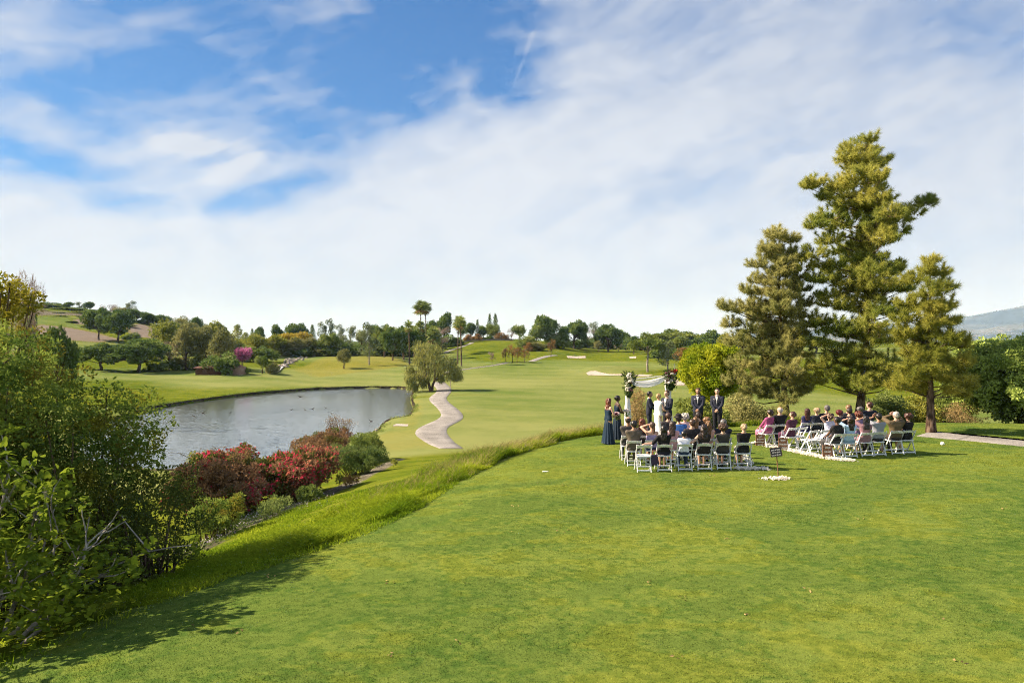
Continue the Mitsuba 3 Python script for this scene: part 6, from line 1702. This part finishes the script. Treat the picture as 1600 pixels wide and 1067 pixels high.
def guest(seat, u, row, who, sit=None, **kw):
    """A seated guest and the chair under them."""
    x, y, rot = seat(u, row)
    rot += kw.pop('swing', 0.0)
    kw.setdefault('h', 1.66 if kw.get('sex') == 'f' else 1.77)
    lab = kw.pop('lab', None) or who
    g = np.random.default_rng(int(u * 13 + row))
    kw.setdefault('turn', g.normal() * 0.32)
    kw.setdefault('nod', g.normal() * 0.10)
    kw.setdefault('lean', g.normal() * 0.055 - 0.01)
    person(x, y, rot + g.normal() * 0.05, lab, seated=True, z=gz1(x, y), group='guests seated at the ceremony', **kw)
    chair(x, y, rot + g.normal() * 0.02, 'white folding chair under ' + (sit or who.split(',')[0]))


NAVY, CHAR, BLK = (0.016, 0.020, 0.038), (0.040, 0.040, 0.044), (0.010, 0.010, 0.012)
TR = (0.020, 0.020, 0.024)
L, R_ = left_seat, right_seat
# back row of the left block
x, y, rot = L(1007, 0)
chair(x, y, rot, 'empty white folding chair at the left end of the back row, bag on it')
empty_at = (x, y, rot)
guest(L, 1039, 0, 'woman with long black hair in black top, arm over the empty chair', 'the black haired woman in the black top', sex='f', skin='fair', hair=('long', 'black'), top=(BLK, 'half'), legs=((0.015, 0.015, 0.03), 'skirt'), arms=('rest', 'lap'), turn=-0.2)
guest(L, 1071, 0, 'small dark haired boy in white shirt with blue back', 'the small boy', sex='m', h=1.32, child=True, skin='tan', hair=('short', 'black'), top=((0.62, 0.66, 0.76), 'short'), legs=((0.03, 0.05, 0.10), 'trousers'), turn=-0.2)
guest(L, 1102, 0, 'woman with dark curly hair in black flowered dress, arm round the boy', 'the woman in the black flowered dress', sex='f', skin='fair', hair=('wavy', 'dark'), dress=((0.022, 0.018, 0.018), 'none', 'gown'), arms=('rest', 'lap'), turn=0.2)
guest(L, 1132, 0, 'woman with curly brown hair in dark grey top', 'the curly haired woman in dark grey', sex='f', skin='fair', hair=('curly', 'brown'), top=((0.045, 0.043, 0.042), 'half'), legs=((0.03, 0.03, 0.035), 'skirt'), turn=-0.35)
guest(L, 1164, 0, 'woman with blonde updo in black top with deep V back', 'the blonde woman with the updo', sex='f', skin='fair', hair=('updo', 'pale'), top=(BLK, 'half'), legs=((0.02, 0.02, 0.02), 'skirt'), turn=0.1)
# second row
guest(L, 991, 1, 'man in grey brown suit at the left end of the second row', 'the man in the grey brown suit', skin='tan', hair=('short', 'black'), top=((0.105, 0.088, 0.070), 'long', 'jacket'), legs=((0.10, 0.085, 0.068), 'trousers'))
guest(L, 1020, 1, 'woman in lavender top raising a hand to her brow', 'the woman in lavender', sex='f', skin='fair', hair=('tail', 'brown'), top=((0.28, 0.25, 0.42), 'strap'), legs=((0.03, 0.04, 0.10), 'skirt'), arms=('brow', 'lap'))
guest(L, 1052, 1, 'woman with straight dark hair in pale pink top', 'the woman in pale pink', sex='f', skin='fair', hair=('long', 'dark'), top=((0.56, 0.36, 0.38), 'short'), legs=((0.50, 0.30, 0.31), 'skirt'))
guest(L, 1082, 1, 'brown haired man in dark suit between pale pink top and long blonde hair', 'the brown haired man in the dark suit', skin='fair', hair=('short', 'brown'), top=((0.028, 0.026, 0.030), 'long', 'jacket'), legs=(TR, 'trousers'))
guest(L, 1108, 1, 'woman with very long honey blonde waves in peach top', 'the woman with long honey blonde waves', sex='f', skin='fair', hair=('wavy', 'honey'), top=((0.50, 0.32, 0.26), 'short'), legs=((0.05, 0.04, 0.04), 'skirt'))
guest(L, 1132, 1, 'grey haired man in navy suit near the aisle', 'the grey haired man in navy', skin='fair', hair=('short', 'grey'), top=(NAVY, 'long', 'jacket'), legs=(NAVY, 'trousers'), turn=0.2)
# third row
guest(L, 982, 2, 'bald man in charcoal suit at the left end of the third row', 'the bald man in charcoal', skin='tan', hair=('ring', 'dark'), top=((0.060, 0.055, 0.058), 'long', 'jacket'), legs=(CHAR, 'trousers'), turn=-0.3)
guest(L, 1003, 2, 'woman with long red hair in dark top, third row left', 'the red haired woman in the third row', sex='f', skin='fair', hair=('wavy', 'red'), top=((0.035, 0.03, 0.035), 'strap'), legs=(BLK, 'skirt'), turn=0.3)
guest(L, 1062, 2, 'man in bright blue shirt and black hat', 'the man in the black hat', skin='fair', hair=('short', 'dark'), top=((0.055, 0.16, 0.46), 'long'), legs=((0.02, 0.025, 0.05), 'trousers'), hat=(0.015, 0.014, 0.016), turn=-0.35)
guest(L, 1088, 2, 'woman with long copper blonde hair in white top', 'the copper blonde woman in white', sex='f', skin='fair', hair=('long', 'honey'), top=((0.66, 0.58, 0.60), 'short'), legs=((0.4, 0.35, 0.36), 'skirt'))
guest(L, 1106, 2, 'woman with short light brown hair behind the long honey blonde waves', 'the light brown haired woman', sex='f', skin='fair', hair=('bob', 'honey'), top=((0.04, 0.035, 0.04), 'short'), legs=(BLK, 'skirt'), turn=-0.5)
# front row
guest(L, 1045, 3, 'brown haired man in charcoal suit in front of the groom', 'the man in charcoal in front of the groom', skin='fair', hair=('short', 'brown'), top=((0.038, 0.036, 0.040), 'long', 'jacket'), legs=(CHAR, 'trousers'), turn=-0.3)
guest(L, 1071, 3, 'white haired woman in pink blouse in the front row', 'the white haired woman in pink', sex='f', skin='fair', hair=('curly', 'white'), top=((0.62, 0.44, 0.48), 'long'), legs=((0.5, 0.4, 0.42), 'skirt'), turn=-0.2)
guest(L, 1093, 3, 'dark haired man in dark suit in front of the bearded man', 'the man in front of the bearded man', skin='fair', hair=('short', 'dark'), top=(BLK, 'long', 'jacket'), legs=(TR, 'trousers'), turn=0.2)
# right block, back row
guest(R_, 1309, 0, 'dark skinned woman in black shirt and grey trousers beside the front aisle sign', 'the dark skinned woman in black', sex='f', skin='brown', hair=('bob', 'black'), top=((0.016, 0.015, 0.018), 'short'), legs=((0.050, 0.052, 0.056), 'trousers'), arms=('knee', 'lap'), turn=0.1, width=1.12, swing=0.35)
guest(R_, 1331, 0, 'woman in pale blue top with brown hair, hand at her brow', 'the woman in pale blue', sex='f', skin='fair', hair=('wavy', 'dark'), top=((0.38, 0.54, 0.74), 'half'), legs=((0.2, 0.32, 0.45), 'skirt'), arms=('brow', 'lap'))
guest(R_, 1356, 0, 'woman with long black hair in mauve dress shading her eyes', 'the woman in mauve', sex='f', skin='tan', hair=('long', 'black'), dress=((0.26, 0.15, 0.18), 'half', 'gown'), arms=('brow', 'lap'))
guest(R_, 1376, 0, 'dark haired man in grey shirt with raised hands', 'the man in the grey shirt', skin='tan', hair=('short', 'black'), top=((0.24, 0.26, 0.31), 'half'), legs=(TR, 'trousers'), arms=('eyes', 'lap'))
guest(R_, 1404, 0, 'grey haired man in brown jacket shading his eyes with both hands', 'the man in the brown jacket', skin='fair', hair=('short', 'white'), top=((0.105, 0.080, 0.045), 'long', 'jacket', (0.10, 0.078, 0.045)), legs=((0.035, 0.03, 0.028), 'trousers'), arms=('eyes', 'eyes'), width=1.12, h=1.82)
guest(R_, 1422, 0, 'woman with curly auburn hair in black at the right end', 'the woman with auburn curls at the right end', sex='f', skin='fair', hair=('curly', 'auburn'), top=(BLK, 'short'), legs=(BLK, 'skirt'))
# right block, further rows
for u, row, lab in [(1270, 1, 'empty white folding chair on the aisle, right block second row'), (1287, 1, 'empty white folding chair second from the aisle, right block second row'), (1252, 2, 'empty white folding chair behind the woman in the plum dress')]:
    x, y, rot = R_(u, row)
    chair(x, y, rot + 0.42, lab)
guest(R_, 1300, 1, 'woman in pale dress with both arms raised to her head', 'the woman with both arms raised', sex='f', skin='fair', hair=('updo', 'brown'), dress=((0.50, 0.50, 0.62), 'none', 'gown'), arms=('head', 'brow'))
guest(R_, 1345, 1, 'woman with orange red hair in lilac top', 'the orange haired woman in lilac', sex='f', skin='fair', hair=('curly', 'red'), top=((0.22, 0.17, 0.30), 'short'), legs=(TR, 'skirt'), arms=('lap', 'brow'))
guest(R_, 1238, 2, swing=0.3, who='woman in plum dress with hair pinned up at the aisle', sit='the woman in the plum dress', sex='f', skin='fair', hair=('updo', 'auburn'), dress=((0.062, 0.020, 0.045), 'short', 'gown'), arms=('lap', 'knee'), h=1.70)
guest(R_, 1314, 2, 'woman with bright crimson hair in dark top', 'the crimson haired woman', sex='f', skin='fair', hair=('bob', 'crimson'), top=((0.02, 0.02, 0.05), 'short'), legs=(TR, 'skirt'))
guest(R_, 1330, 2, 'dark haired man in dark suit right of the crimson hair', 'the man right of the crimson hair', skin='fair', hair=('short', 'dark'), top=((0.03, 0.03, 0.036), 'long', 'jacket'), legs=(TR, 'trousers'))
guest(R_, 1202, 3, swing=0.35, who='woman in raspberry pink cardigan with a brown bob', sit='the woman in the raspberry cardigan', sex='f', skin='fair', hair=('bob', 'dark'), top=((0.27, 0.065, 0.17), 'long'), legs=((0.48, 0.18, 0.30), 'skirt'), arms=('knee', 'lap'))
guest(R_, 1221, 3, 'bald white haired man in black suit beside the raspberry cardigan', 'the bald man in the black suit', skin='fair', hair=('ring', 'white'), top=((0.012, 0.012, 0.015), 'long', 'jacket'), legs=(TR, 'trousers'), h=1.82)
guest(R_, 1262, 3, 'woman with long auburn hair in white and navy dress', 'the auburn woman in white and navy', sex='f', skin='fair', hair=('long', 'auburn'), dress=((0.03, 0.03, 0.09), 'none', 'gown'))
guest(R_, 1279, 3, 'blonde short haired woman in dark jacket', 'the blonde woman in the dark jacket', sex='f', skin='fair', hair=('bob', 'pale'), top=((0.02, 0.025, 0.04), 'long'), legs=(TR, 'skirt'))
guest(R_, 1293, 3, 'grey haired man in dark jacket right of the blonde woman', 'the grey haired man in the dark jacket', skin='fair', hair=('short', 'grey'), top=((0.03, 0.03, 0.035), 'long', 'jacket'), legs=(TR, 'trousers'), h=1.86)
guest(R_, 1327, 3, 'light brown haired man in the front row of the right block', 'the light brown haired man', skin='fair', hair=('short', 'honey'), top=((0.05, 0.05, 0.06), 'long', 'jacket'), legs=(TR, 'trousers'), h=1.84)
guest(R_, 1361, 3, 'brown haired man in dark suit sitting tallest, turned to the left', 'the tallest seated man', skin='fair', hair=('short', 'auburn'), top=(NAVY, 'long', 'jacket'), legs=(NAVY, 'trousers'), h=1.98, turn=0.5)
guest(R_, 1346, 3, 'woman with grey hair half hidden at the far end', 'the half hidden grey haired woman', sex='f', skin='fair', hair=('bob', 'grey'), top=((0.2, 0.2, 0.22), 'short'), legs=(TR, 'skirt'))

# things on the empty chair and on the grass
scene['m_bag'] = plain((0.035, 0.022, 0.055), 0.5, 0.4)
x, y, rot = empty_at
cx, cy = x + 0.33 * math.cos(rot), y + 0.33 * math.sin(rot)
t = thing('handbag', 'dark purple handbag hanging between the empty chair and the black haired woman', 'bag')
bag = hull((np.array([-0.09, 0, 0.06]), 0.05), (np.array([0.09, 0, 0.06]), 0.05), (np.array([-0.07, 0, 0.30]), 0.03), (np.array([0.07, 0, 0.30]), 0.03))
Mb = pose(cx, cy - 0.02, gz1(cx, cy) + 0.16, rot)
put('pouch', moved(arr(bag), Mb), 'm_bag', t, 50)
put('strap', moved(tube([[-0.07, 0, 0.30], [-0.05, 0, 0.44], [0.05, 0, 0.44], [0.07, 0, 0.30]], 0.012, 6), Mb), cloth((0.35, 0.13, 0.05)), t, 50)
t = thing('water_bottle', 'clear water bottle standing on the empty chair', 'bottle')
Mb = pose(x - 0.04, y + 0.02, gz1(x, y) + 0.466, rot)
scene['m_bottle'] = {'type': 'thindielectric', 'int_ior': 1.3}
put('bottle', moved(tm(trimesh.creation.revolve(np.array([(0, 0), (0.032, 0), (0.034, 0.02), (0.034, 0.14), (0.014, 0.185), (0.014, 0.20)]), sections=20)), Mb), 'm_bottle', t, 40)
put('cap', moved(tm(trimesh.creation.cylinder(0.016, 0.022, sections=16).apply_translation([0, 0, 0.212])), Mb), cloth((0.8, 0.8, 0.8)), t)
k = put('programme', moved(tm(trimesh.creation.box((0.13, 0.19, 0.006))), pose(x + 0.08, y - 0.04, gz1(x, y) + 0.4675, rot + 0.3)), cloth((0.80, 0.78, 0.74)))
tag(k, 'cream folded programme lying on the empty chair', 'paper')

# ---- the wedding party
pb = {}
pb['b1'] = person(3.62, 25.7, math.radians(-62), 'red haired bridesmaid in long teal dress at the left, holding a bouquet', 'f', h=1.68, skin='fair', hair=('wavy', 'red'), dress=((0.005, 0.020, 0.044), 'strap', 'gown'), arms=('hold', 'hold'), shoes=(0.4, 0.35, 0.3), turn=0.15)
pb['b2'] = person(4.14, 26.9, math.radians(-75), 'dark skinned bridesmaid in long teal dress holding a white bouquet', 'f', h=1.70, skin='dark', hair=('bun', 'black'), dress=((0.004, 0.014, 0.031), 'strap', 'gown'), arms=('hold', 'hold'), shoes=(0.4, 0.35, 0.3), face=True)
person(5.62, 28.0, math.radians(-105), 'officiant in navy suit standing between the bridesmaids and the bride', 'm', h=1.78, skin='tan', hair=('short', 'black'), top=(NAVY, 'long', 'jacket'), legs=(NAVY, 'trousers'), arms=('chest', 'hold'), face=True)
person(5.72, 26.75, math.radians(-58), 'bride in fitted white lace gown with blonde pinned hair', 'f', h=1.74, skin='fair', hair=('updo', 'blonde'), dress=((0.80, 0.78, 0.75), 'none', 'mermaid'), arms=('reach', 'reach'), shoes=(0.7, 0.7, 0.7), turn=0.5)
person(6.16, 27.1, math.radians(128), 'groom in dark navy tuxedo holding the hands of the bride', 'm', h=1.84, skin='fair', hair=('short', 'brown'), top=(NAVY, 'long', 'jacket'), legs=(TR, 'trousers'), arms=('reach', 'reach'), face=True, shirt=True)
person(7.74, 28.4, math.radians(155), 'bearded groomsman in navy tuxedo, hands clasped in front', 'm', h=1.86, skin='tan', hair=('short', 'auburn'), top=((0.022, 0.027, 0.048), 'long', 'jacket'), legs=((0.012, 0.013, 0.02), 'trousers'), arms=('clasp', 'clasp'), face=True, shirt=True, beard='auburn')
person(8.42, 28.0, math.radians(152), 'clean shaven groomsman in navy tuxedo, rightmost of the standing men', 'm', h=1.85, skin='fair', hair=('short', 'dark'), top=((0.018, 0.022, 0.040), 'long', 'jacket'), legs=((0.012, 0.013, 0.02), 'trousers'), arms=('clasp', 'clasp'), face=True, shirt=True)


def blossom(r, g, n=16):
    """A cupped flower: rings of small petals."""
    P, D = [], []
    d = rand_dirs(n, g)
    d[:, 2] = np.abs(d[:, 2]) * 0.8 + 0.1
    return leaves(d * r * 0.2, unit(d), r, r * 1.1, g, 0.3)


for nm, lab in (('b1', 'round pink and white bouquet held by the red haired bridesmaid'), ('b2', 'white bouquet held by the dark skinned bridesmaid')):
    q = pb[nm]
    g = np.random.default_rng(500 + len(nm) + ord(nm[1]))
    t = thing('bouquet', lab, 'bouquet')
    c = (q['wri'][0] + q['wri'][1]) / 2 + np.array([0, 0.15, 0.05])
    c = (q['M'] @ np.append(c, 1))[:3]
    fl, red, gr = [], [], []
    for k in range(46):
        d = rand_dirs(1, g)[0]
        d[2] = abs(d[2]) * 0.9 - 0.1
        b = blossom(0.050, g)
        (red if (nm == 'b1' and abs(d[0]) < 0.25 and d[2] < 0.6 and d[1] < 0) else fl).append((b[0] + c + d * 0.105, b[1]))
    dd = rand_dirs(60, g)
    put('flowers', join(fl), cloth((0.80, 0.66, 0.68) if nm == 'b1' else (0.85, 0.80, 0.78)), t)
    if red:
        put('red_flowers', join(red), cloth((0.28, 0.02, 0.05)), t)
    put('leaves', leaves(c + dd * 0.10 - [0, 0, 0.03], unit(dd + [0, 0, -0.3]), 0.07, 0.03, g), 'm_mid_leaf', t)
    put('stems', tube([c, c - [0, 0.02, 0.12], c - [0, 0.03, 0.20]], [0.035, 0.022, 0.026], 8), cloth((0.10, 0.15, 0.05)), t, 50)

# ---- arch
t = thing('wedding_arch', 'wedding arch of two white draped posts with a white cloth swag', 'arch')
A0, A1 = np.array([4.83, 28.6, 0]), np.array([6.80, 29.4, 0])
for A, hgt, lean in ((A0, 2.42, 0.02), (A1, 2.52, -0.10)):
    A[2] = gz1(A[0], A[1])
    n_ = 34
    zz = np.linspace(0, 1, n_)
    g = np.random.default_rng(int(A[0] * 10))
    an = np.linspace(0, 2 * np.pi, 48, endpoint=False)
    rad = (0.100 + 0.035 * (1 - zz) ** 3 + 0.02 * np.sin(zz * 9 + A[0]))[:, None] * (1 + 0.14 * np.sin(an * 7 + 2 * np.sin(zz * 3)[:, None]) + 0.06 * np.sin(an * 13 + zz[:, None] * 4))
    vv = np.stack([A[0] + lean * zz[:, None] + np.cos(an) * rad, A[1] + np.sin(an) * rad, A[2] + (zz * hgt * 0.97)[:, None] + 0 * rad], -1).reshape(-1, 3)
    i, j = np.meshgrid(np.arange(n_ - 1), np.arange(48), indexing='ij')
    jj = (j + 1) % 48
    q = np.stack([i * 48 + j, i * 48 + jj, (i + 1) * 48 + jj, (i + 1) * 48 + j], -1).reshape(-1, 4)
    put('drape', (vv, np.vstack([q[:, [0, 1, 2]], q[:, [0, 2, 3]]])), cloth((0.80, 0.79, 0.77)), t, True)
    put('post', tube([A, A + [lean, 0, hgt], A + [lean, 0, hgt + 0.05]], [0.035, 0.035, 0.02], 10), cloth((0.75, 0.74, 0.72)), t, 40)
TL, TR_ = A0 + [0.02, 0, 2.28], A1 + [-0.10, 0, 2.42]
ns, nw = 40, 12
sa = np.linspace(0, 1, ns)[:, None]
wa = np.linspace(0, 1, nw)[None, :]
top_l = TL[2] * (1 - sa) + TR_[2] * sa - 0.10 * 4 * sa * (1 - sa)
drop = (0.05 + 0.25 * (4 * sa * (1 - sa)) ** 0.8) * wa
fold = 0.045 * np.sin(wa * 15 + sa * 2) * (4 * sa * (1 - sa)) ** 0.5
vv = np.stack([np.broadcast_to(TL[0] * (1 - sa) + TR_[0] * sa, (ns, nw)), TL[1] * (1 - sa) + TR_[1] * sa + fold - 0.10 * wa, top_l - drop], -1).reshape(-1, 3)
i, j = np.meshgrid(np.arange(ns - 1), np.arange(nw - 1), indexing='ij')
q = np.stack([i * nw + j, i * nw + j + 1, (i + 1) * nw + j + 1, (i + 1) * nw + j], -1).reshape(-1, 4)
scene['m_sheer'] = {'type': 'principledthin', 'base_color': rgb((0.85, 0.85, 0.86)), 'roughness': 0.8, 'diff_trans': 0.7, 'spec_trans': 0.05, 'eta': 1.3}
put('swag', (vv, np.vstack([q[:, [0, 1, 2]], q[:, [0, 2, 3]]])), 'm_sheer', t, True)
put('crossbar', tube([TL + [0, 0, 0.0], (TL + TR_) / 2, TR_], 0.022, 8), cloth((0.75, 0.74, 0.72)), t, 40)


def arrangement(c, h_, w_, lab, seed, red):
    g = np.random.default_rng(seed)
    t = thing('flower_arrangement', lab, 'flowers', 'flower arrangements on the arch posts')
    n_ = 420
    z_ = g.uniform(-1, 0.5, n_)
    wz = w_ * np.clip(np.where(z_ > -0.3, 1.0, 1 + (z_ + 0.3) * 0.9), 0.3, 1)
    P = c + np.stack([g.normal(size=n_) * 0.42 * wz, g.normal(size=n_) * 0.42 * wz * 0.8 - 0.05, z_ * h_], -1)
    D = unit(P - c + g.normal(size=(n_, 3)) * 0.15 + [0, -0.1, 0.05])
    put('leaves', leaves(P, D, g.uniform(0.10, 0.19, n_), 0.065, g), 'm_arch_leaf', t)
    wf, rf_, ef = [], [], []
    for k in range(22):
        zz_ = g.uniform(-0.75, 0.45)
        ww = w_ * np.clip(1 + (zz_ + 0.3) * 0.9 if zz_ < -0.3 else 1, 0.3, 1)
        p = c + [g.normal() * 0.36 * ww, -0.12 - abs(g.normal()) * 0.10, zz_ * h_]
        b = blossom(g.uniform(0.05, 0.085), g, 18)
        (wf if g.random() < 0.72 else ef).append((b[0] + p, b[1]))
    for k in range(red):
        b = blossom(0.10, g, 26)
        rf_.append((b[0] + c + [0.10 + g.normal() * 0.03, -0.14, 0.38 * h_ + g.normal() * 0.03], b[1]))
    put('white_flowers', join(wf), cloth((0.82, 0.79, 0.74)), t)
    put('mauve_flowers', join(ef), cloth((0.34, 0.17, 0.20)), t)
    tag(t + '__mauve_flowers', kind='stuff')
    tag(t + '__white_flowers', kind='stuff')
    if rf_:
        put('red_rose', join(rf_), cloth((0.42, 0.03, 0.03)), t)


scene['m_arch_leaf'] = leaf_mat((0.030, 0.060, 0.016), (0.120, 0.165, 0.055), 3.0, 0.5, 0.4)
arrangement(A0 + [0.05, -0.10, 2.28], 0.60, 0.26, 'trailing white and green flower arrangement on the left arch post', 601, 0)
arrangement(A1 + [-0.02, -0.10, 2.36], 0.48, 0.30, 'flower arrangement with a red rose on the right arch post', 602, 4)

# ---- signs
scene['m_board'] = {'type': 'twosided', 'bsdf': {'type': 'principled', 'roughness': 0.7, 'specular': 0.3, 'base_color': proc(lambda p, n, uv: mix((0.16, 0.075, 0.040), (0.29, 0.150, 0.085), smoothstep(0.3, 0.7, fbm(p.x * 3, p.y * 3, p.z * 42, 3))))}}
UPM = np.array([[1, 0, 0, 0], [0, 0, -1, 0], [0, 1, 0, 0], [0, 0, 0, 1.0]])     # lettering plane -> upright, facing -y


def lettering(lines, w, h_, size):
    out, n_ = [], len(lines)
    for i, ln in enumerate(lines):
        m = meshkit.text_mesh(ln, size, 0.006, True)
        v = np.array(m.vertices)
        wid = v[:, 0].max() - v[:, 0].min()
        v[:, 0] = (v[:, 0] - v[:, 0].min() - wid / 2) * min(1.0, w * 0.9 / wid)
        v[:, 1] += h_ / 2 - (i + 0.82) * h_ / n_
        out.append((v, np.array(m.faces)))
    return join(out)


for (u, vt, row, lines, lab) in [(1305, 0, 0, ['love', 'never', 'fails'], 'wooden aisle sign reading love never fails, nearest to the camera'), (1231, 0, 2, ['love', 'hopes', 'all things'], 'wooden aisle sign reading love hopes all things, in the middle'), (1191, 0, 3, ['love', 'believes', 'all things', 'always'], 'farthest wooden aisle sign, hung beside the raspberry cardigan')]:
    x, y, rot = R_({0: 1309, 2: 1238, 3: 1202}[row], row)
    # hung on the aisle side of the chair, a little in front of it, turned to the people walking in
    ax_, ay_ = x - math.cos(rot) * 0.30 + math.sin(rot) * 0.18, y - math.sin(rot) * 0.30 - math.cos(rot) * 0.18
    t = thing('aisle_sign', lab, 'sign', 'wooden signs along the aisle')
    zg = gz1(ax_, ay_)
    Ms = pose(ax_, ay_, zg + 0.24, math.radians(3))
    w_, h_ = 0.33, 0.40
    for q_ in range(3):
        m = trimesh.creation.box((w_, 0.022, h_ / 3 - 0.004))
        put('plank', moved(tm(m), Ms @ pose(g.normal() * 0.002, 0, (1 - q_) * h_ / 3)), 'm_board', t)
    put('lettering', moved(lettering(lines, w_, h_, 0.062 if len(lines) == 3 else 0.046), Ms @ pose(0, -0.0115, 0) @ UPM), cloth((0.82, 0.80, 0.78)), t)
    tag(t + '__lettering', kind='stuff')
    for sg in (-1, 1):
        rb = [[sg * 0.10, 0, h_ / 2], [sg * 0.03, 0.02, h_ / 2 + 0.13], [0.01 * sg, 0.05, h_ / 2 + 0.26]]
        v, f = tube(rb, 0.018, 6)
        put('ribbon', moved((v * [1, 0.4, 1], f), Ms), cloth((0.72, 0.68, 0.78)), t, 50)

t = thing('welcome_sign', 'small dark chalkboard sign on a wooden stake in front of the aisle', 'sign')
Pw = at(1216.5, 19.1)
stake = [Pw + [0, 0, -0.12], Pw + [-0.03, 0.0, 0.35], Pw + [-0.08, 0.0, 0.86]]
put('stake', tube(stake, 0.016, 8), cloth((0.17, 0.095, 0.050)), t, 50)
ca, sa_ = math.cos(math.radians(9)), math.sin(math.radians(9))
Mw = pose(Pw[0] - 0.085, Pw[1] - 0.03, Pw[2] + 0.72, math.radians(-8)) @ np.array([[ca, 0, -sa_, 0], [0, 1, 0, 0], [sa_, 0, ca, 0], [0, 0, 0, 1.0]])
put('board', moved(tm(trimesh.creation.box((0.29, 0.02, 0.235))), Mw), cloth((0.030, 0.030, 0.036)), t)
for a, b in (((-0.15, 0.12), (0.15, 0.12)), ((-0.15, -0.12), (0.15, -0.12)), ((-0.148, 0.12), (-0.148, -0.12)), ((0.148, 0.12), (0.148, -0.12))):
    put('frame', moved(bar((a[0], 0, a[1]), (b[0], 0, b[1]), 0.018, 0.030, (0, 1, 0)), Mw), cloth((0.065, 0.055, 0.05)), t)
put('lettering', moved(lettering(['pick a seat', 'not a side', 'be our guest'], 0.27, 0.21, 0.036), Mw @ pose(0, -0.0105, 0) @ UPM), cloth((0.62, 0.62, 0.66)), t)
tag(t + '__lettering', kind='stuff')


# ---- petals
def petals(label, pts, width, n_, seed):
    g = np.random.default_rng(seed)
    pts = np.array(pts)
    d = np.concatenate([[0], np.cumsum(np.linalg.norm(np.diff(pts, axis=0), axis=1))])
    q = g.random(n_) * d[-1]
    x = np.interp(q, d, pts[:, 0]) + g.normal(size=n_) * width
    y = np.interp(q, d, pts[:, 1]) + g.normal(size=n_) * width
    P = np.stack([x, y, ground(x, y) + g.uniform(0.008, 0.045, n_)], -1)
    k = put(key_of('petals'), leaves(P, unit(g.normal(size=(n_, 3)) * [1, 1, 0.45]), g.uniform(0.05, 0.085, n_), 0.055, g, 0.3), 'm_petal')
    tag(k, label, 'petals', kind='stuff')


scene['m_petal'] = {'type': 'principledthin', 'base_color': rgb((0.82, 0.79, 0.72)), 'roughness': 0.7, 'diff_trans': 0.7, 'spec_trans': 0.0, 'eta': 1.3}
petals('line of white petals along the right side of the aisle', [at(1331, 21.7)[:2], at(1318, 21.8)[:2], at(1296, 22.05)[:2], at(1272, 22.7)[:2], at(1247, 23.4)[:2], at(1225, 24.1)[:2], at(1200, 24.8)[:2], at(1178, 25.6)[:2]], 0.075, 3600, 701)
petals('white petals at the end of the left block beside the updo woman', [at(1152, 20.35)[:2], at(1170, 20.3)[:2], at(1186, 20.35)[:2], at(1198, 20.3)[:2]], 0.07, 620, 702)
petals('heap of white petals round the stake of the chalkboard sign', [at(1204, 18.95)[:2], at(1214, 18.9)[:2], at(1229, 18.95)[:2]], 0.06, 300, 703)
petals('few stray petals left of the chalkboard sign', [at(1190, 18.95)[:2], at(1199, 18.9)[:2]], 0.05, 24, 704)
petals('white petals along the left side of the aisle', [at(1172, 20.9)[:2], at(1166, 22.0)[:2], at(1160, 23.2)[:2], at(1150, 24.6)[:2]], 0.06, 520, 705)
# tee markers
P = at(1472.5, 25.0)
k = put('tee_marker', tm(trimesh.creation.icosphere(3, 0.068).apply_translation(P + [0, 0, 0.066])), cloth((0.82, 0.82, 0.82), 0.3), smooth=True)
tag(k, 'white ball shaped tee marker on the lawn at the right', 'tee marker')
P = at(852, 20.1)
k = put('tee_marker', moved(arr(hull((np.array([-0.07, 0, 0.012]), 0.022), (np.array([0.07, 0.01, 0.012]), 0.022))), pose(*P)), cloth((0.80, 0.80, 0.80), 0.4), smooth=50)
tag(k, 'flat white marker lying on the lawn left of the chairs', 'tee marker')
